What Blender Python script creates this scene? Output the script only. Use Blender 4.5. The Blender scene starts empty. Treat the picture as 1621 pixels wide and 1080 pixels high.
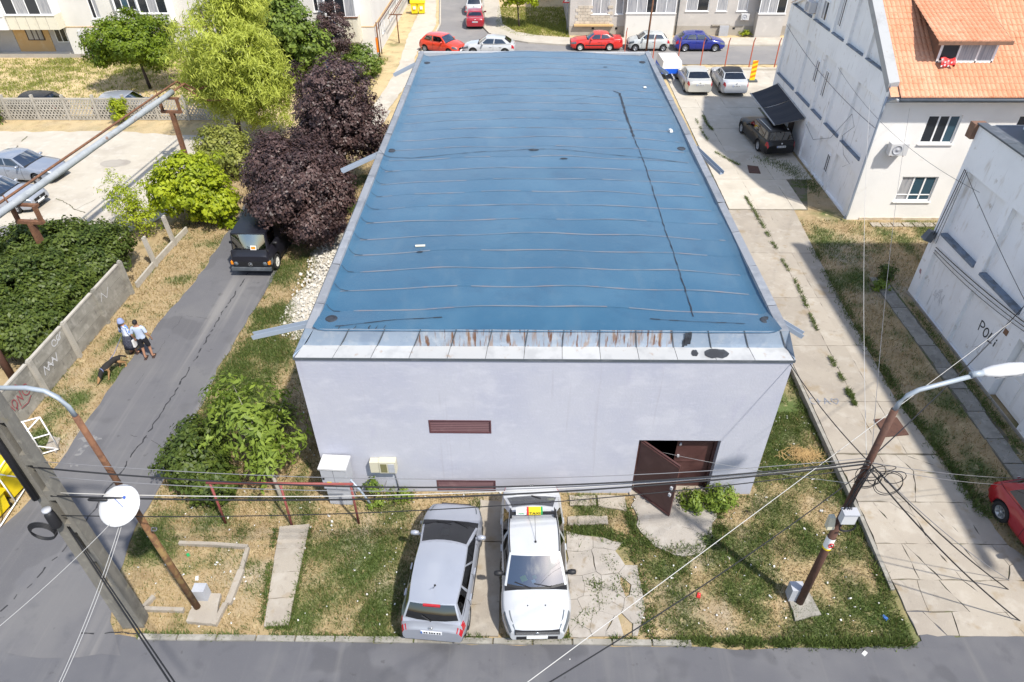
import bpy, bmesh, math, random
import numpy as np
from mathutils import Vector, Matrix, Euler

SC = bpy.context.scene
C = SC.collection
random.seed(7)
RAD = math.radians
PI = math.pi

# ---------------------------------------------------------------- camera
cam_data = bpy.data.cameras.new('camera')
cam = bpy.data.objects.new('camera', cam_data)
C.objects.link(cam)
SC.camera = cam
cam_data.sensor_width = 36.0
cam_data.lens = 23.874
cam_data.clip_start = 0.1
cam_data.clip_end = 2000
cam.matrix_world = Matrix(((0.999902, -0.005449, 0.012874, 0), (0.013467, 0.622416, -0.782570, 0), (-0.003749, 0.782667, 0.622429, 16.6), (0, 0, 0, 1)))

# ---------------------------------------------------------------- sky and sun
SUN = Vector((0.49, -0.51, 1.0)).normalized()          # towards the sun
elev = math.asin(SUN.z)
world = bpy.data.worlds.new('World')
SC.world = world
world.use_nodes = True
wn = world.node_tree.nodes
sky = wn.new('ShaderNodeTexSky')
sky.sky_type = 'NISHITA'
sky.sun_disc = False
sky.sun_elevation = elev
sky.sun_rotation = math.atan2(SUN.x, SUN.y)
sky.air_density = 1.0
sky.dust_density = 1.0
sky.ozone_density = 1.0
wn['Background'].inputs['Strength'].default_value = 0.15
# fair weather clouds scattered evenly over the whole sky
wt = world.node_tree
wtc = wn.new('ShaderNodeTexCoord'); wmp = wn.new('ShaderNodeMapping'); wmp.inputs['Scale'].default_value = (1, 1, 1.6)
wno = wn.new('ShaderNodeTexNoise'); wno.inputs['Scale'].default_value = 2.6; wno.inputs['Detail'].default_value = 6; wno.inputs['Roughness'].default_value = 0.55
wmr = wn.new('ShaderNodeMapRange'); wmr.interpolation_type = 'SMOOTHSTEP'; wmr.inputs['From Min'].default_value = 0.53; wmr.inputs['From Max'].default_value = 0.68; wmr.inputs['To Max'].default_value = 0.85
wmx = wn.new('ShaderNodeMix'); wmx.data_type = 'RGBA'; wmx.inputs[7].default_value = (8.5, 8.6, 8.8, 1)
wt.links.new(wtc.outputs['Generated'], wmp.inputs[0]); wt.links.new(wmp.outputs[0], wno.inputs['Vector']); wt.links.new(wno.outputs['Fac'], wmr.inputs[0])
wt.links.new(wmr.outputs[0], wmx.inputs[0]); wt.links.new(sky.outputs[0], wmx.inputs[6])
wt.links.new(wmx.outputs[2], wn['Background'].inputs['Color'])
sd = bpy.data.lights.new('sun', 'SUN')
sd.energy = 4.3
sd.angle = RAD(1.6)
sd.color = (1.0, 0.95, 0.86)
sun = bpy.data.objects.new('sun', sd)
C.objects.link(sun)
sun.rotation_euler = SUN.to_track_quat('Z', 'Y').to_euler()
sun.location = (20, -20, 60)
SC.view_settings.view_transform = 'Standard'
SC.view_settings.look = 'None'
SC.view_settings.gamma = 1
SC.view_settings.use_curve_mapping = False
SC.view_settings.exposure = 0.58

# ---------------------------------------------------------------- materials
MATS = {}
def ramp(nt, fac, lo, hi):
    n = nt.nodes.new('ShaderNodeMapRange'); n.interpolation_type = 'SMOOTHSTEP'
    n.inputs['From Min'].default_value = lo; n.inputs['From Max'].default_value = hi
    nt.links.new(fac, n.inputs['Value'])
    return n.outputs[0]
def mixc(nt, fac, a, b):
    n = nt.nodes.new('ShaderNodeMix'); n.data_type = 'RGBA'
    if isinstance(fac, (int, float)): n.inputs[0].default_value = fac
    else: nt.links.new(fac, n.inputs[0])
    for sock, v in ((n.inputs[6], a), (n.inputs[7], b)):
        if isinstance(v, tuple): sock.default_value = (*v, 1)
        else: nt.links.new(v, sock)
    return n.outputs[2]
def mul(nt, a, k):
    n = nt.nodes.new('ShaderNodeMath'); n.operation = 'MULTIPLY'
    nt.links.new(a, n.inputs[0])
    if isinstance(k, (int, float)): n.inputs[1].default_value = k
    else: nt.links.new(k, n.inputs[1])
    return n.outputs[0]
def coords(nt, kind, stretch=(1, 1, 1)):
    if kind == 'pos':
        o = nt.nodes.new('ShaderNodeNewGeometry').outputs['Position']
    else:
        o = nt.nodes.new('ShaderNodeTexCoord').outputs['Object']
    if stretch != (1, 1, 1):
        mp = nt.nodes.new('ShaderNodeMapping'); mp.inputs['Scale'].default_value = stretch
        nt.links.new(o, mp.inputs['Vector']); o = mp.outputs[0]
    return o
def noise(nt, vec, scale, detail=3, rough=0.6):
    n = nt.nodes.new('ShaderNodeTexNoise')
    n.inputs['Scale'].default_value = scale; n.inputs['Detail'].default_value = detail
    n.inputs['Roughness'].default_value = rough
    nt.links.new(vec, n.inputs['Vector'])
    return n.outputs['Fac']
def M(name, col, rough=0.8, layers=(), bump=0.0, bscale=30.0, metal=0.0, spec=0.4, coat=0.0,
      sheen=0.0, kind='pos', attr=None, objvar=0.0, emit=None):
    """layers: (colour, noise scale, lo, hi, amount, stretch) mixed one after the other over col"""
    m = bpy.data.materials.new(name); m.use_nodes = True
    MATS[name] = m
    nt = m.node_tree; b = nt.nodes['Principled BSDF']
    cur = tuple(col)
    if attr:
        for an, acol in attr:
            a = nt.nodes.new('ShaderNodeAttribute'); a.attribute_name = an
            cur = mixc(nt, a.outputs['Fac'], cur, acol)
    for L in layers:
        lc, sc, lo, hi, amt = L[:5]
        st = L[5] if len(L) > 5 else (1, 1, 1)
        v = coords(nt, kind, st)
        f = mul(nt, ramp(nt, noise(nt, v, sc), lo, hi), amt)
        cur = mixc(nt, f, cur, tuple(lc))
    if objvar:
        oi = nt.nodes.new('ShaderNodeObjectInfo')
        hs = nt.nodes.new('ShaderNodeHueSaturation')
        mr = nt.nodes.new('ShaderNodeMapRange')
        mr.inputs['To Min'].default_value = 1 - objvar; mr.inputs['To Max'].default_value = 1 + objvar
        nt.links.new(oi.outputs['Random'], mr.inputs['Value'])
        nt.links.new(mr.outputs[0], hs.inputs['Value'])
        if isinstance(cur, tuple): hs.inputs['Color'].default_value = (*cur, 1)
        else: nt.links.new(cur, hs.inputs['Color'])
        cur = hs.outputs[0]
    if isinstance(cur, tuple): b.inputs['Base Color'].default_value = (*cur, 1)
    else: nt.links.new(cur, b.inputs['Base Color'])
    b.inputs['Roughness'].default_value = rough
    b.inputs['Metallic'].default_value = metal
    b.inputs['Specular IOR Level'].default_value = spec
    b.inputs['Coat Weight'].default_value = coat
    b.inputs['Coat Roughness'].default_value = 0.04
    if sheen:
        b.inputs['Sheen Weight'].default_value = sheen
        b.inputs['Sheen Roughness'].default_value = 0.42
    if bump:
        bp = nt.nodes.new('ShaderNodeBump'); bp.inputs['Strength'].default_value = bump
        bp.inputs['Distance'].default_value = 0.02
        nt.links.new(noise(nt, coords(nt, kind), bscale, 3), bp.inputs['Height'])
        nt.links.new(bp.outputs[0], b.inputs['Normal'])
    return m
def leafmat(name, c1, c2, trans=0.35, rough=0.5, spec=0.35):
    m = bpy.data.materials.new(name); m.use_nodes = True
    nt = m.node_tree; b = nt.nodes['Principled BSDF']; out = nt.nodes['Material Output']
    v = coords(nt, 'pos')
    a = nt.nodes.new('ShaderNodeAttribute'); a.attribute_name = 'tone'
    c = mixc(nt, a.outputs['Fac'], tuple(c1), tuple(c2))
    nt.links.new(c, b.inputs['Base Color'])
    b.inputs['Roughness'].default_value = rough; b.inputs['Specular IOR Level'].default_value = spec
    t = nt.nodes.new('ShaderNodeBsdfTranslucent'); nt.links.new(c, t.inputs['Color'])
    mx = nt.nodes.new('ShaderNodeMixShader'); mx.inputs[0].default_value = trans
    nt.links.new(b.outputs[0], mx.inputs[1]); nt.links.new(t.outputs[0], mx.inputs[2])
    nt.links.new(mx.outputs[0], out.inputs['Surface'])
    MATS[name] = m
    return m
def glassmat(name, tint, gloss=0.08):
    """thin pane: tinted see-through with a fresnel reflection"""
    m = bpy.data.materials.new(name); m.use_nodes = True
    nt = m.node_tree; out = nt.nodes['Material Output']
    nt.nodes.remove(nt.nodes['Principled BSDF'])
    t = nt.nodes.new('ShaderNodeBsdfTransparent'); t.inputs['Color'].default_value = (*tint, 1)
    g = nt.nodes.new('ShaderNodeBsdfGlossy'); g.inputs['Roughness'].default_value = 0.02
    fr = nt.nodes.new('ShaderNodeFresnel'); fr.inputs['IOR'].default_value = 1.75
    mx = nt.nodes.new('ShaderNodeMixShader')
    ad = nt.nodes.new('ShaderNodeMath'); ad.operation = 'ADD'; ad.inputs[1].default_value = gloss
    nt.links.new(fr.outputs[0], ad.inputs[0]); nt.links.new(ad.outputs[0], mx.inputs[0])
    nt.links.new(t.outputs[0], mx.inputs[1]); nt.links.new(g.outputs[0], mx.inputs[2])
    nt.links.new(mx.outputs[0], out.inputs['Surface'])
    MATS[name] = m
    return m

# ---------------------------------------------------------------- mesh helpers
WL = {}                                                   # world offset of every parent
def props(o, label=None, cat=None, group=None, kind=None):
    if label: o['label'] = label
    if cat: o['category'] = cat
    if group: o['group'] = group
    if kind: o['kind'] = kind
    return o
def thing(name, label, cat, loc=(0, 0, 0), rz=0.0, group=None):
    o = bpy.data.objects.new(name, None); C.objects.link(o)
    o.empty_display_size = 0.3
    o.location = loc; o.rotation_euler = (0, 0, rz)
    WL[o] = Vector(loc)
    return props(o, label, cat, group)
class MB:
    def __init__(s): s.v = []; s.f = []; s.mi = []; s.sm = []; s.m = 0
    def add(s, vs, fs, smooth=False):
        n = len(s.v); s.v.extend(tuple(x) for x in vs)
        for f in fs:
            s.f.append(tuple(i + n for i in f)); s.mi.append(s.m); s.sm.append(smooth)
        return s
    def box(s, c, size, rz=0.0, rot=None, top=None):
        """top: scale of the upper face"""
        hx, hy, hz = size[0] / 2, size[1] / 2, size[2] / 2
        t = top if top else 1.0
        p = [(-hx, -hy, -hz), (hx, -hy, -hz), (hx, hy, -hz), (-hx, hy, -hz),
             (-hx * t, -hy * t, hz), (hx * t, -hy * t, hz), (hx * t, hy * t, hz), (-hx * t, hy * t, hz)]
        R = rot if rot is not None else Matrix.Rotation(rz, 3, 'Z')
        c = Vector(c)
        vs = [R @ Vector(q) + c for q in p]
        return s.add(vs, [(3, 2, 1, 0), (4, 5, 6, 7), (0, 1, 5, 4), (1, 2, 6, 5), (2, 3, 7, 6), (3, 0, 4, 7)])
    def bx(s, x0, x1, y0, y1, z0, z1):
        return s.box(((x0 + x1) / 2, (y0 + y1) / 2, (z0 + z1) / 2), (x1 - x0, y1 - y0, z1 - z0))
    def prism(s, poly, z0, z1):
        n = len(poly)
        a = sum(poly[i][0] * poly[(i + 1) % n][1] - poly[(i + 1) % n][0] * poly[i][1] for i in range(n))
        if a < 0: poly = poly[::-1]
        zf = (lambda z: z) if callable(z1) else None
        vs = [(p[0], p[1], z0(p[0], p[1]) if callable(z0) else z0) for p in poly]
        vs += [(p[0], p[1], z1(p[0], p[1]) if callable(z1) else z1) for p in poly]
        fs = [tuple(range(n - 1, -1, -1)), tuple(range(n, 2 * n))]
        fs += [(i, (i + 1) % n, n + (i + 1) % n, n + i) for i in range(n)]
        return s.add(vs, fs)
    def sheet(s, poly, z):
        n = len(poly)
        a = sum(poly[i][0] * poly[(i + 1) % n][1] - poly[(i + 1) % n][0] * poly[i][1] for i in range(n))
        if a < 0: poly = poly[::-1]
        return s.add([(p[0], p[1], z) for p in poly], [tuple(range(n))])
    def tube(s, pts, r, n=8, cap=True, smooth=True):
        pts = [Vector(p) for p in pts]
        rs = r if isinstance(r, (list, tuple)) else [r] * len(pts)
        base = len(s.v); vs = []; up = Vector((0, 0, 1))
        for i, p in enumerate(pts):
            d = (pts[min(i + 1, len(pts) - 1)] - pts[max(i - 1, 0)])
            if d.length < 1e-9: d = Vector((0, 0, 1))
            d.normalize()
            ref = up if abs(d.z) < 0.92 else Vector((0, 1, 0))
            a = d.cross(ref).normalized(); b = a.cross(d).normalized()
            for k in range(n):
                t = 2 * PI * k / n
                vs.append(p + (a * math.cos(t) + b * math.sin(t)) * rs[i])
        fs = []
        for i in range(len(pts) - 1):
            for k in range(n):
                k2 = (k + 1) % n
                fs.append((i * n + k, i * n + k2, (i + 1) * n + k2, (i + 1) * n + k))
        s.add(vs, fs, smooth)
        if cap:
            m = len(pts) - 1
            s.f.append(tuple(base + k for k in range(n - 1, -1, -1))); s.mi.append(s.m); s.sm.append(False)
            s.f.append(tuple(base + m * n + k for k in range(n))); s.mi.append(s.m); s.sm.append(False)
        return s
    def bar(s, a, b, w, h, up=(0, 0, 1)):
        a = Vector(a); b = Vector(b); d = b - a; L = d.length; d.normalize()
        u = Vector(up)
        if abs(d.dot(u)) > 0.95: u = Vector((0, 1, 0))
        x = d.cross(u).normalized(); y = x.cross(d).normalized()
        R = Matrix((x, d, y)).transposed()
        return s.box((a + b) / 2, (w, L, h), rot=R)
    def lathe(s, prof, n=16, c=(0, 0, 0), axis='z', smooth=True):
        vs = []
        for (r, h) in prof:
            for k in range(n):
                t = 2 * PI * k / n
                p = (r * math.cos(t), r * math.sin(t), h)
                if axis == 'y': p = (p[0], p[2], p[1])
                if axis == 'x': p = (p[2], p[0], p[1])
                vs.append((p[0] + c[0], p[1] + c[1], p[2] + c[2]))
        fs = []
        for i in range(len(prof) - 1):
            for k in range(n):
                k2 = (k + 1) % n
                fs.append((i * n + k, i * n + k2, (i + 1) * n + k2, (i + 1) * n + k))
        return s.add(vs, fs, smooth)
    def mesh(s, name, off=(0, 0, 0)):
        me = bpy.data.meshes.new(name)
        o = off
        me.from_pydata([(x - o[0], y - o[1], z - o[2]) for x, y, z in s.v], [], s.f)
        me.polygons.foreach_set('material_index', s.mi)
        me.polygons.foreach_set('use_smooth', s.sm)
        return me
    def build(s, name, mat, parent=None, local=False, loc=None, world=False):
        """local: coordinates are already the parent's; otherwise they are world coordinates"""
        off = Vector((0, 0, 0))
        if parent is not None and not local: off = WL[parent].copy()
        if parent is None and loc is not None and world: off = Vector(loc)
        me = s.mesh(name, off)
        mats = mat if isinstance(mat, (list, tuple)) else [mat]
        for m in mats: me.materials.append(MATS[m] if isinstance(m, str) else m)
        bm = bmesh.new(); bm.from_mesh(me); bmesh.ops.recalc_face_normals(bm, faces=bm.faces); bm.to_mesh(me); bm.free()
        return link(name, me, parent, loc)
def link(name, me, parent=None, loc=None):
    o = bpy.data.objects.new(name, me); C.objects.link(o)
    if parent is not None:
        o.parent = parent; WL[o] = WL[parent].copy()
        if loc is not None: o.location = loc; WL[o] = WL[parent] + Vector(loc)
    else:
        WL[o] = Vector(loc) if loc is not None else Vector((0, 0, 0))
        if loc is not None: o.location = loc
    return o
def copy_tree(o, parent=None):
    c = o.copy(); C.objects.link(c); c.parent = parent
    for ch in list(o.children): copy_tree(ch, c)
    return c
def lerp(a, b, t): return a + (b - a) * t
def v3lerp(a, b, t): return Vector(a) * (1 - t) + Vector(b) * t

# value noise on arrays, for where things grow
_rng = np.random.RandomState(11)
_tab = _rng.rand(256, 256)
def vnoise(x, y):
    x = np.asarray(x, float); y = np.asarray(y, float)
    xi = np.floor(x).astype(int); yi = np.floor(y).astype(int); fx = x - xi; fy = y - yi
    fx = fx * fx * (3 - 2 * fx); fy = fy * fy * (3 - 2 * fy)
    g = lambda i, j: _tab[i % 256, j % 256]
    return (g(xi, yi) * (1 - fx) + g(xi + 1, yi) * fx) * (1 - fy) + (g(xi, yi + 1) * (1 - fx) + g(xi + 1, yi + 1) * fx) * fy
def fbm(x, y, s=1.0):
    return 0.5 * vnoise(x * s, y * s) + 0.3 * vnoise(x * s * 2.3 + 7, y * s * 2.3) + 0.2 * vnoise(x * s * 5.1, y * s * 5.1 + 3)

# ---------------------------------------------------------------- palette
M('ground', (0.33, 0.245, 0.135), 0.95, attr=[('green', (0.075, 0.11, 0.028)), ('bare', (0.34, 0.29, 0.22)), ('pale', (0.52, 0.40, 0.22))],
  layers=[((0.17, 0.115, 0.055), 1.3, 0.5, 0.75, 0.55), ((0.50, 0.40, 0.23), 3.5, 0.55, 0.75, 0.6), ((0.12, 0.10, 0.05), 11, 0.55, 0.75, 0.6),
          ((0.52, 0.45, 0.34), 24, 0.64, 0.72, 0.6)], bump=0.9, bscale=18)
M('asphalt', (0.098, 0.098, 0.108), 0.9, layers=[((0.14, 0.138, 0.142), 0.5, 0.4, 0.7, 0.6), ((0.075, 0.075, 0.084), 1.7, 0.55, 0.75, 0.5), ((0.068, 0.068, 0.075), 0.33, 0.54, 0.58, 0.55), ((0.055, 0.053, 0.055), 2.6, 0.66, 0.72, 0.5),
  ((0.17, 0.165, 0.16), 60, 0.6, 0.75, 0.5), ((0.05, 0.05, 0.055), 90, 0.6, 0.72, 0.4), ((0.16, 0.155, 0.15), 0.8, 0.52, 0.8, 0.5, (3.0, 0.12, 1))], bump=0.35, bscale=90)
M('asphalt_light', (0.115, 0.113, 0.12), 0.9, layers=[((0.15, 0.146, 0.144), 0.35, 0.4, 0.7, 0.6), ((0.09, 0.09, 0.097), 1.3, 0.55, 0.75, 0.5), ((0.085, 0.083, 0.088), 0.3, 0.55, 0.59, 0.5), ((0.06, 0.058, 0.06), 2.2, 0.67, 0.73, 0.5),
  ((0.21, 0.205, 0.195), 60, 0.6, 0.75, 0.5), ((0.215, 0.205, 0.195), 0.7, 0.5, 0.75, 0.7, (2.4, 0.1, 1))], bump=0.3, bscale=90)
M('asphalt_far', (0.20, 0.192, 0.19), 0.9, layers=[((0.27, 0.255, 0.24), 0.3, 0.4, 0.7, 0.6), ((0.15, 0.146, 0.147), 1.1, 0.55, 0.75, 0.5)], bump=0.2, bscale=60)  # lighter copy of asphalt, far-end overexposure put into the colour
M('tar', (0.022, 0.022, 0.025), 0.75, layers=[((0.05, 0.05, 0.05), 20, 0.5, 0.7, 0.6)])
M('concrete', (0.325, 0.287, 0.237), 0.9, layers=[((0.27, 0.235, 0.195), 0.7, 0.42, 0.7, 0.7), ((0.385, 0.35, 0.30), 1.9, 0.5, 0.7, 0.6),
  ((0.19, 0.165, 0.14), 5, 0.58, 0.78, 0.5), ((0.25, 0.19, 0.115), 1.6, 0.56, 0.72, 0.65), ((0.46, 0.43, 0.38), 40, 0.6, 0.75, 0.4)], bump=0.4, bscale=40, objvar=0.07)
M('concrete_pad', (0.33, 0.30, 0.265), 0.92, layers=[((0.27, 0.245, 0.215), 1.0, 0.45, 0.7, 0.7), ((0.38, 0.355, 0.32), 3, 0.5, 0.7, 0.6), ((0.22, 0.175, 0.115), 1.9, 0.58, 0.70, 0.75),
  ((0.15, 0.135, 0.115), 8, 0.60, 0.78, 0.5), ((0.42, 0.40, 0.36), 40, 0.6, 0.75, 0.4)], bump=0.5, bscale=35, objvar=0.05)
M('concrete_bright', (0.44, 0.40, 0.335), 0.9, layers=[((0.34, 0.30, 0.25), 0.5, 0.45, 0.7, 0.6), ((0.50, 0.465, 0.41), 1.5, 0.5, 0.7, 0.6),
  ((0.25, 0.22, 0.18), 4, 0.6, 0.8, 0.4)], bump=0.25, bscale=30, objvar=0.05)
M('concrete_grey', (0.25, 0.235, 0.205), 0.92, layers=[((0.16, 0.15, 0.13), 1.5, 0.45, 0.7, 0.7), ((0.34, 0.325, 0.29), 4, 0.5, 0.7, 0.6),
  ((0.10, 0.095, 0.08), 9, 0.6, 0.78, 0.6)], bump=0.5, bscale=45, objvar=0.08)
M('fence_concrete', (0.26, 0.245, 0.21), 0.92, layers=[((0.15, 0.14, 0.12), 0.9, 0.42, 0.7, 0.7, (1, 1, 2.5)), ((0.37, 0.35, 0.31), 3, 0.5, 0.7, 0.6),
  ((0.09, 0.085, 0.075), 6, 0.58, 0.78, 0.6, (1, 1, 0.4))], bump=0.4, bscale=30, objvar=0.08)
M('fence_pale', (0.40, 0.37, 0.32), 0.92, layers=[((0.28, 0.26, 0.22), 2, 0.45, 0.7, 0.6)], bump=0.3, bscale=30, objvar=0.06)
M('joint', (0.13, 0.115, 0.085), 0.95, layers=[((0.08, 0.10, 0.03), 2, 0.5, 0.6, 0.8)])
M('lavender_wall', (0.405, 0.412, 0.465), 0.85, layers=[((0.36, 0.37, 0.44), 0.55, 0.40, 0.70, 0.8), ((0.455, 0.46, 0.51), 1.1, 0.52, 0.72, 0.7, (1, 1, 1.6)),
  ((0.36, 0.36, 0.44), 0.9, 0.58, 0.75, 0.5, (2.5, 1, 0.5)), ((0.48, 0.475, 0.545), 7, 0.5, 0.75, 0.35, (0.5, 1, 1.6)), ((0.33, 0.32, 0.36), 1.0, 0.60, 0.74, 0.45, (5, 5, 0.22))], bump=0.25, bscale=14)
M('roof_blue', (0.016, 0.079, 0.148), 0.5, layers=[((0.034, 0.107, 0.178), 0.4, 0.4, 0.7, 0.7), ((0.013, 0.063, 0.124), 1.2, 0.52, 0.75, 0.6), ((0.060, 0.120, 0.175), 0.8, 0.55, 0.8, 0.5, (1.8, 0.5, 1)),
  ((0.05, 0.115, 0.18), 2.2, 0.56, 0.8, 0.4), ((0.06, 0.12, 0.18), 50, 0.58, 0.75, 0.4)], bump=0.3, bscale=60, spec=0.35, sheen=0.6, objvar=0.05)
M('roof_seam', (0.060, 0.105, 0.160), 0.6, layers=[((0.125, 0.14, 0.165), 0.9, 0.38, 0.58, 0.9), ((0.16, 0.125, 0.13), 2.4, 0.50, 0.64, 0.6)], sheen=0.9)
M('roof_tar', (0.022, 0.024, 0.03), 0.6, layers=[((0.05, 0.06, 0.075), 3, 0.45, 0.65, 0.7)])
M('galv', (0.27, 0.33, 0.41), 0.48, metal=0.25, spec=0.5, layers=[((0.21, 0.27, 0.36), 1.5, 0.45, 0.7, 0.7), ((0.35, 0.39, 0.44), 4, 0.5, 0.7, 0.6),
  ((0.16, 0.19, 0.24), 13, 0.62, 0.78, 0.5)], bump=0.15, bscale=9, objvar=0.06)
M('galv_rusty', (0.29, 0.34, 0.41), 0.5, metal=0.2, spec=0.5, layers=[((0.27, 0.33, 0.41), 1.5, 0.45, 0.7, 0.7), ((0.46, 0.49, 0.52), 4, 0.5, 0.7, 0.5),
  ((0.15, 0.065, 0.028), 1.0, 0.53, 0.66, 0.95, (9, 9, 0.16)), ((0.27, 0.165, 0.10), 2.2, 0.50, 0.66, 0.65, (4, 4, 0.35))], bump=0.15, bscale=9, objvar=0.06)
M('cap_pale', (0.37, 0.375, 0.38), 0.6, metal=0.1, layers=[((0.26, 0.265, 0.275), 2, 0.45, 0.7, 0.6), ((0.25, 0.16, 0.10), 1.6, 0.6, 0.75, 0.5, (3, 3, 1))], bump=0.1, bscale=9, objvar=0.07)
M('coping_grey', (0.235, 0.245, 0.265), 0.5, metal=0.15, layers=[((0.17, 0.18, 0.20), 1.5, 0.45, 0.7, 0.7), ((0.30, 0.31, 0.325), 4, 0.5, 0.7, 0.6)], bump=0.15, bscale=9, objvar=0.12)
M('gutter_grey', (0.30, 0.35, 0.42), 0.45, metal=0.2, layers=[((0.32, 0.36, 0.42), 3, 0.45, 0.7, 0.6)])
M('brown_metal', (0.075, 0.032, 0.030), 0.5, layers=[((0.11, 0.055, 0.05), 1.7, 0.45, 0.75, 0.6), ((0.05, 0.022, 0.02), 5, 0.5, 0.7, 0.4)])
M('brown_louvre', (0.095, 0.04, 0.045), 0.5, layers=[((0.15, 0.085, 0.085), 2.5, 0.5, 0.75, 0.6)])
M('dark_inside', (0.012, 0.011, 0.012), 0.9)
M('white_render', (0.80, 0.80, 0.80), 0.88, layers=[((0.72, 0.72, 0.72), 0.5, 0.42, 0.7, 0.7), ((0.56, 0.51, 0.45), 1.4, 0.57, 0.76, 0.7, (2, 2, 0.5)),
  ((0.40, 0.34, 0.27), 2.8, 0.62, 0.78, 0.7), ((0.30, 0.29, 0.28), 1.2, 0.63, 0.75, 0.5, (6, 6, 0.5))], bump=0.3, bscale=12)
M('white_render_clean', (0.74, 0.725, 0.70), 0.88, layers=[((0.66, 0.645, 0.62), 0.5, 0.42, 0.7, 0.7), ((0.55, 0.50, 0.43), 1.2, 0.66, 0.82, 0.5)], bump=0.25, bscale=12)
M('white_trim', (0.78, 0.77, 0.76), 0.7, layers=[((0.62, 0.61, 0.60), 2, 0.5, 0.75, 0.6)])
M('cream_render', (0.62, 0.60, 0.56), 0.88, layers=[((0.54, 0.52, 0.48), 0.4, 0.42, 0.7, 0.6), ((0.44, 0.41, 0.36), 1.3, 0.62, 0.8, 0.4)], bump=0.2, bscale=10)
M('cream_panel', (0.62, 0.58, 0.47), 0.8, layers=[((0.50, 0.46, 0.36), 2, 0.5, 0.7, 0.5)], objvar=0.05)
M('ochre_render', (0.55, 0.36, 0.17), 0.88, layers=[((0.60, 0.47, 0.30), 1.2, 0.5, 0.7, 0.6)], bump=0.2, bscale=10)
M('grey_render', (0.42, 0.41, 0.42), 0.88, layers=[((0.34, 0.335, 0.34), 0.8, 0.45, 0.7, 0.6), ((0.50, 0.48, 0.46), 2, 0.55, 0.75, 0.5)], bump=0.2, bscale=10)
M('far_render', (0.46, 0.43, 0.40), 0.88, layers=[((0.37, 0.35, 0.33), 0.6, 0.45, 0.7, 0.6), ((0.56, 0.53, 0.49), 1.8, 0.55, 0.75, 0.5)], bump=0.2, bscale=10)
M('far_brick', (0.50, 0.44, 0.36), 0.88, layers=[((0.40, 0.34, 0.27), 2, 0.45, 0.7, 0.6)], bump=0.2, bscale=10, objvar=0.12)
M('plinth', (0.34, 0.31, 0.27), 0.9, layers=[((0.25, 0.22, 0.19), 1, 0.45, 0.7, 0.6)], bump=0.3, bscale=20)
M('stained_base', (0.52, 0.44, 0.34), 0.9, layers=[((0.36, 0.28, 0.19), 1.4, 0.45, 0.65, 0.8), ((0.62, 0.58, 0.52), 2.5, 0.5, 0.7, 0.5)], bump=0.4, bscale=14)
M('pvc', (0.80, 0.80, 0.80), 0.4)
M('dark_frame', (0.06, 0.035, 0.03), 0.5)
M('wood_frame', (0.20, 0.11, 0.07), 0.7, layers=[((0.12, 0.07, 0.05), 5, 0.45, 0.7, 0.6)])
M('pane_dark', (0.020, 0.024, 0.030), 0.06, spec=0.6)
M('pane_blue', (0.035, 0.075, 0.105), 0.06, spec=0.6)
M('pane_curtain', (0.36, 0.36, 0.37), 0.15, spec=0.6, layers=[((0.20, 0.21, 0.24), 3, 0.45, 0.6, 0.7, (4, 4, 0.3))], kind='pos')
M('tile', (0.52, 0.24, 0.135), 0.85, layers=[((0.60, 0.33, 0.21), 0.7, 0.42, 0.68, 0.7), ((0.48, 0.17, 0.08), 3.0, 0.52, 0.72, 0.6), ((0.72, 0.42, 0.27), 9, 0.55, 0.75, 0.5)], bump=0.2, bscale=30)
M('zinc_dark', (0.10, 0.115, 0.13), 0.5, metal=0.3, layers=[((0.20, 0.21, 0.23), 2, 0.5, 0.7, 0.6)])
M('sill_blue', (0.16, 0.20, 0.26), 0.6, metal=0.1, layers=[((0.09, 0.10, 0.11), 3, 0.45, 0.7, 0.8)])
M('awning_cloth', (0.020, 0.022, 0.030), 0.7, layers=[((0.035, 0.038, 0.048), 2, 0.45, 0.7, 0.6, (0.4, 5, 1))])
M('rust', (0.14, 0.065, 0.036), 0.85, layers=[((0.22, 0.11, 0.055), 3, 0.45, 0.7, 0.7), ((0.075, 0.037, 0.024), 8, 0.5, 0.7, 0.6)], bump=0.3, bscale=40)
M('rust_brown', (0.085, 0.040, 0.028), 0.75, layers=[((0.12, 0.06, 0.04), 3, 0.45, 0.7, 0.6), ((0.045, 0.024, 0.02), 7, 0.5, 0.7, 0.6)], bump=0.2, bscale=40)
M('rust_mossy', (0.15, 0.075, 0.033), 0.85, layers=[((0.24, 0.16, 0.06), 4, 0.48, 0.65, 0.8), ((0.07, 0.035, 0.02), 6, 0.5, 0.7, 0.7)], bump=0.3, bscale=40)
M('red_pipe', (0.22, 0.055, 0.05), 0.6, layers=[((0.14, 0.05, 0.04), 4, 0.45, 0.7, 0.7)])
M('red_post', (0.42, 0.10, 0.055), 0.7, layers=[((0.26, 0.09, 0.05), 4, 0.5, 0.7, 0.6)])
M('lamp_arm', (0.30, 0.34, 0.38), 0.5, metal=0.2, layers=[((0.34, 0.39, 0.44), 4, 0.45, 0.7, 0.5)])
M('pipe_wrap', (0.36, 0.38, 0.39), 0.6, metal=0.2, layers=[((0.24, 0.26, 0.28), 2.5, 0.45, 0.7, 0.7), ((0.25, 0.15, 0.10), 1.1, 0.60, 0.68, 0.9), ((0.50, 0.51, 0.51), 5, 0.5, 0.7, 0.5)], bump=0.4, bscale=14)
M('white_plastic', (0.52, 0.52, 0.525), 0.45, layers=[((0.45, 0.45, 0.45), 3, 0.5, 0.75, 0.6)])
M('box_grey', (0.38, 0.39, 0.42), 0.6, layers=[((0.31, 0.32, 0.35), 3, 0.45, 0.7, 0.6)])
M('beige_plastic', (0.52, 0.49, 0.38), 0.5)
M('olive_glass', (0.17, 0.16, 0.08), 0.2)
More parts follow.
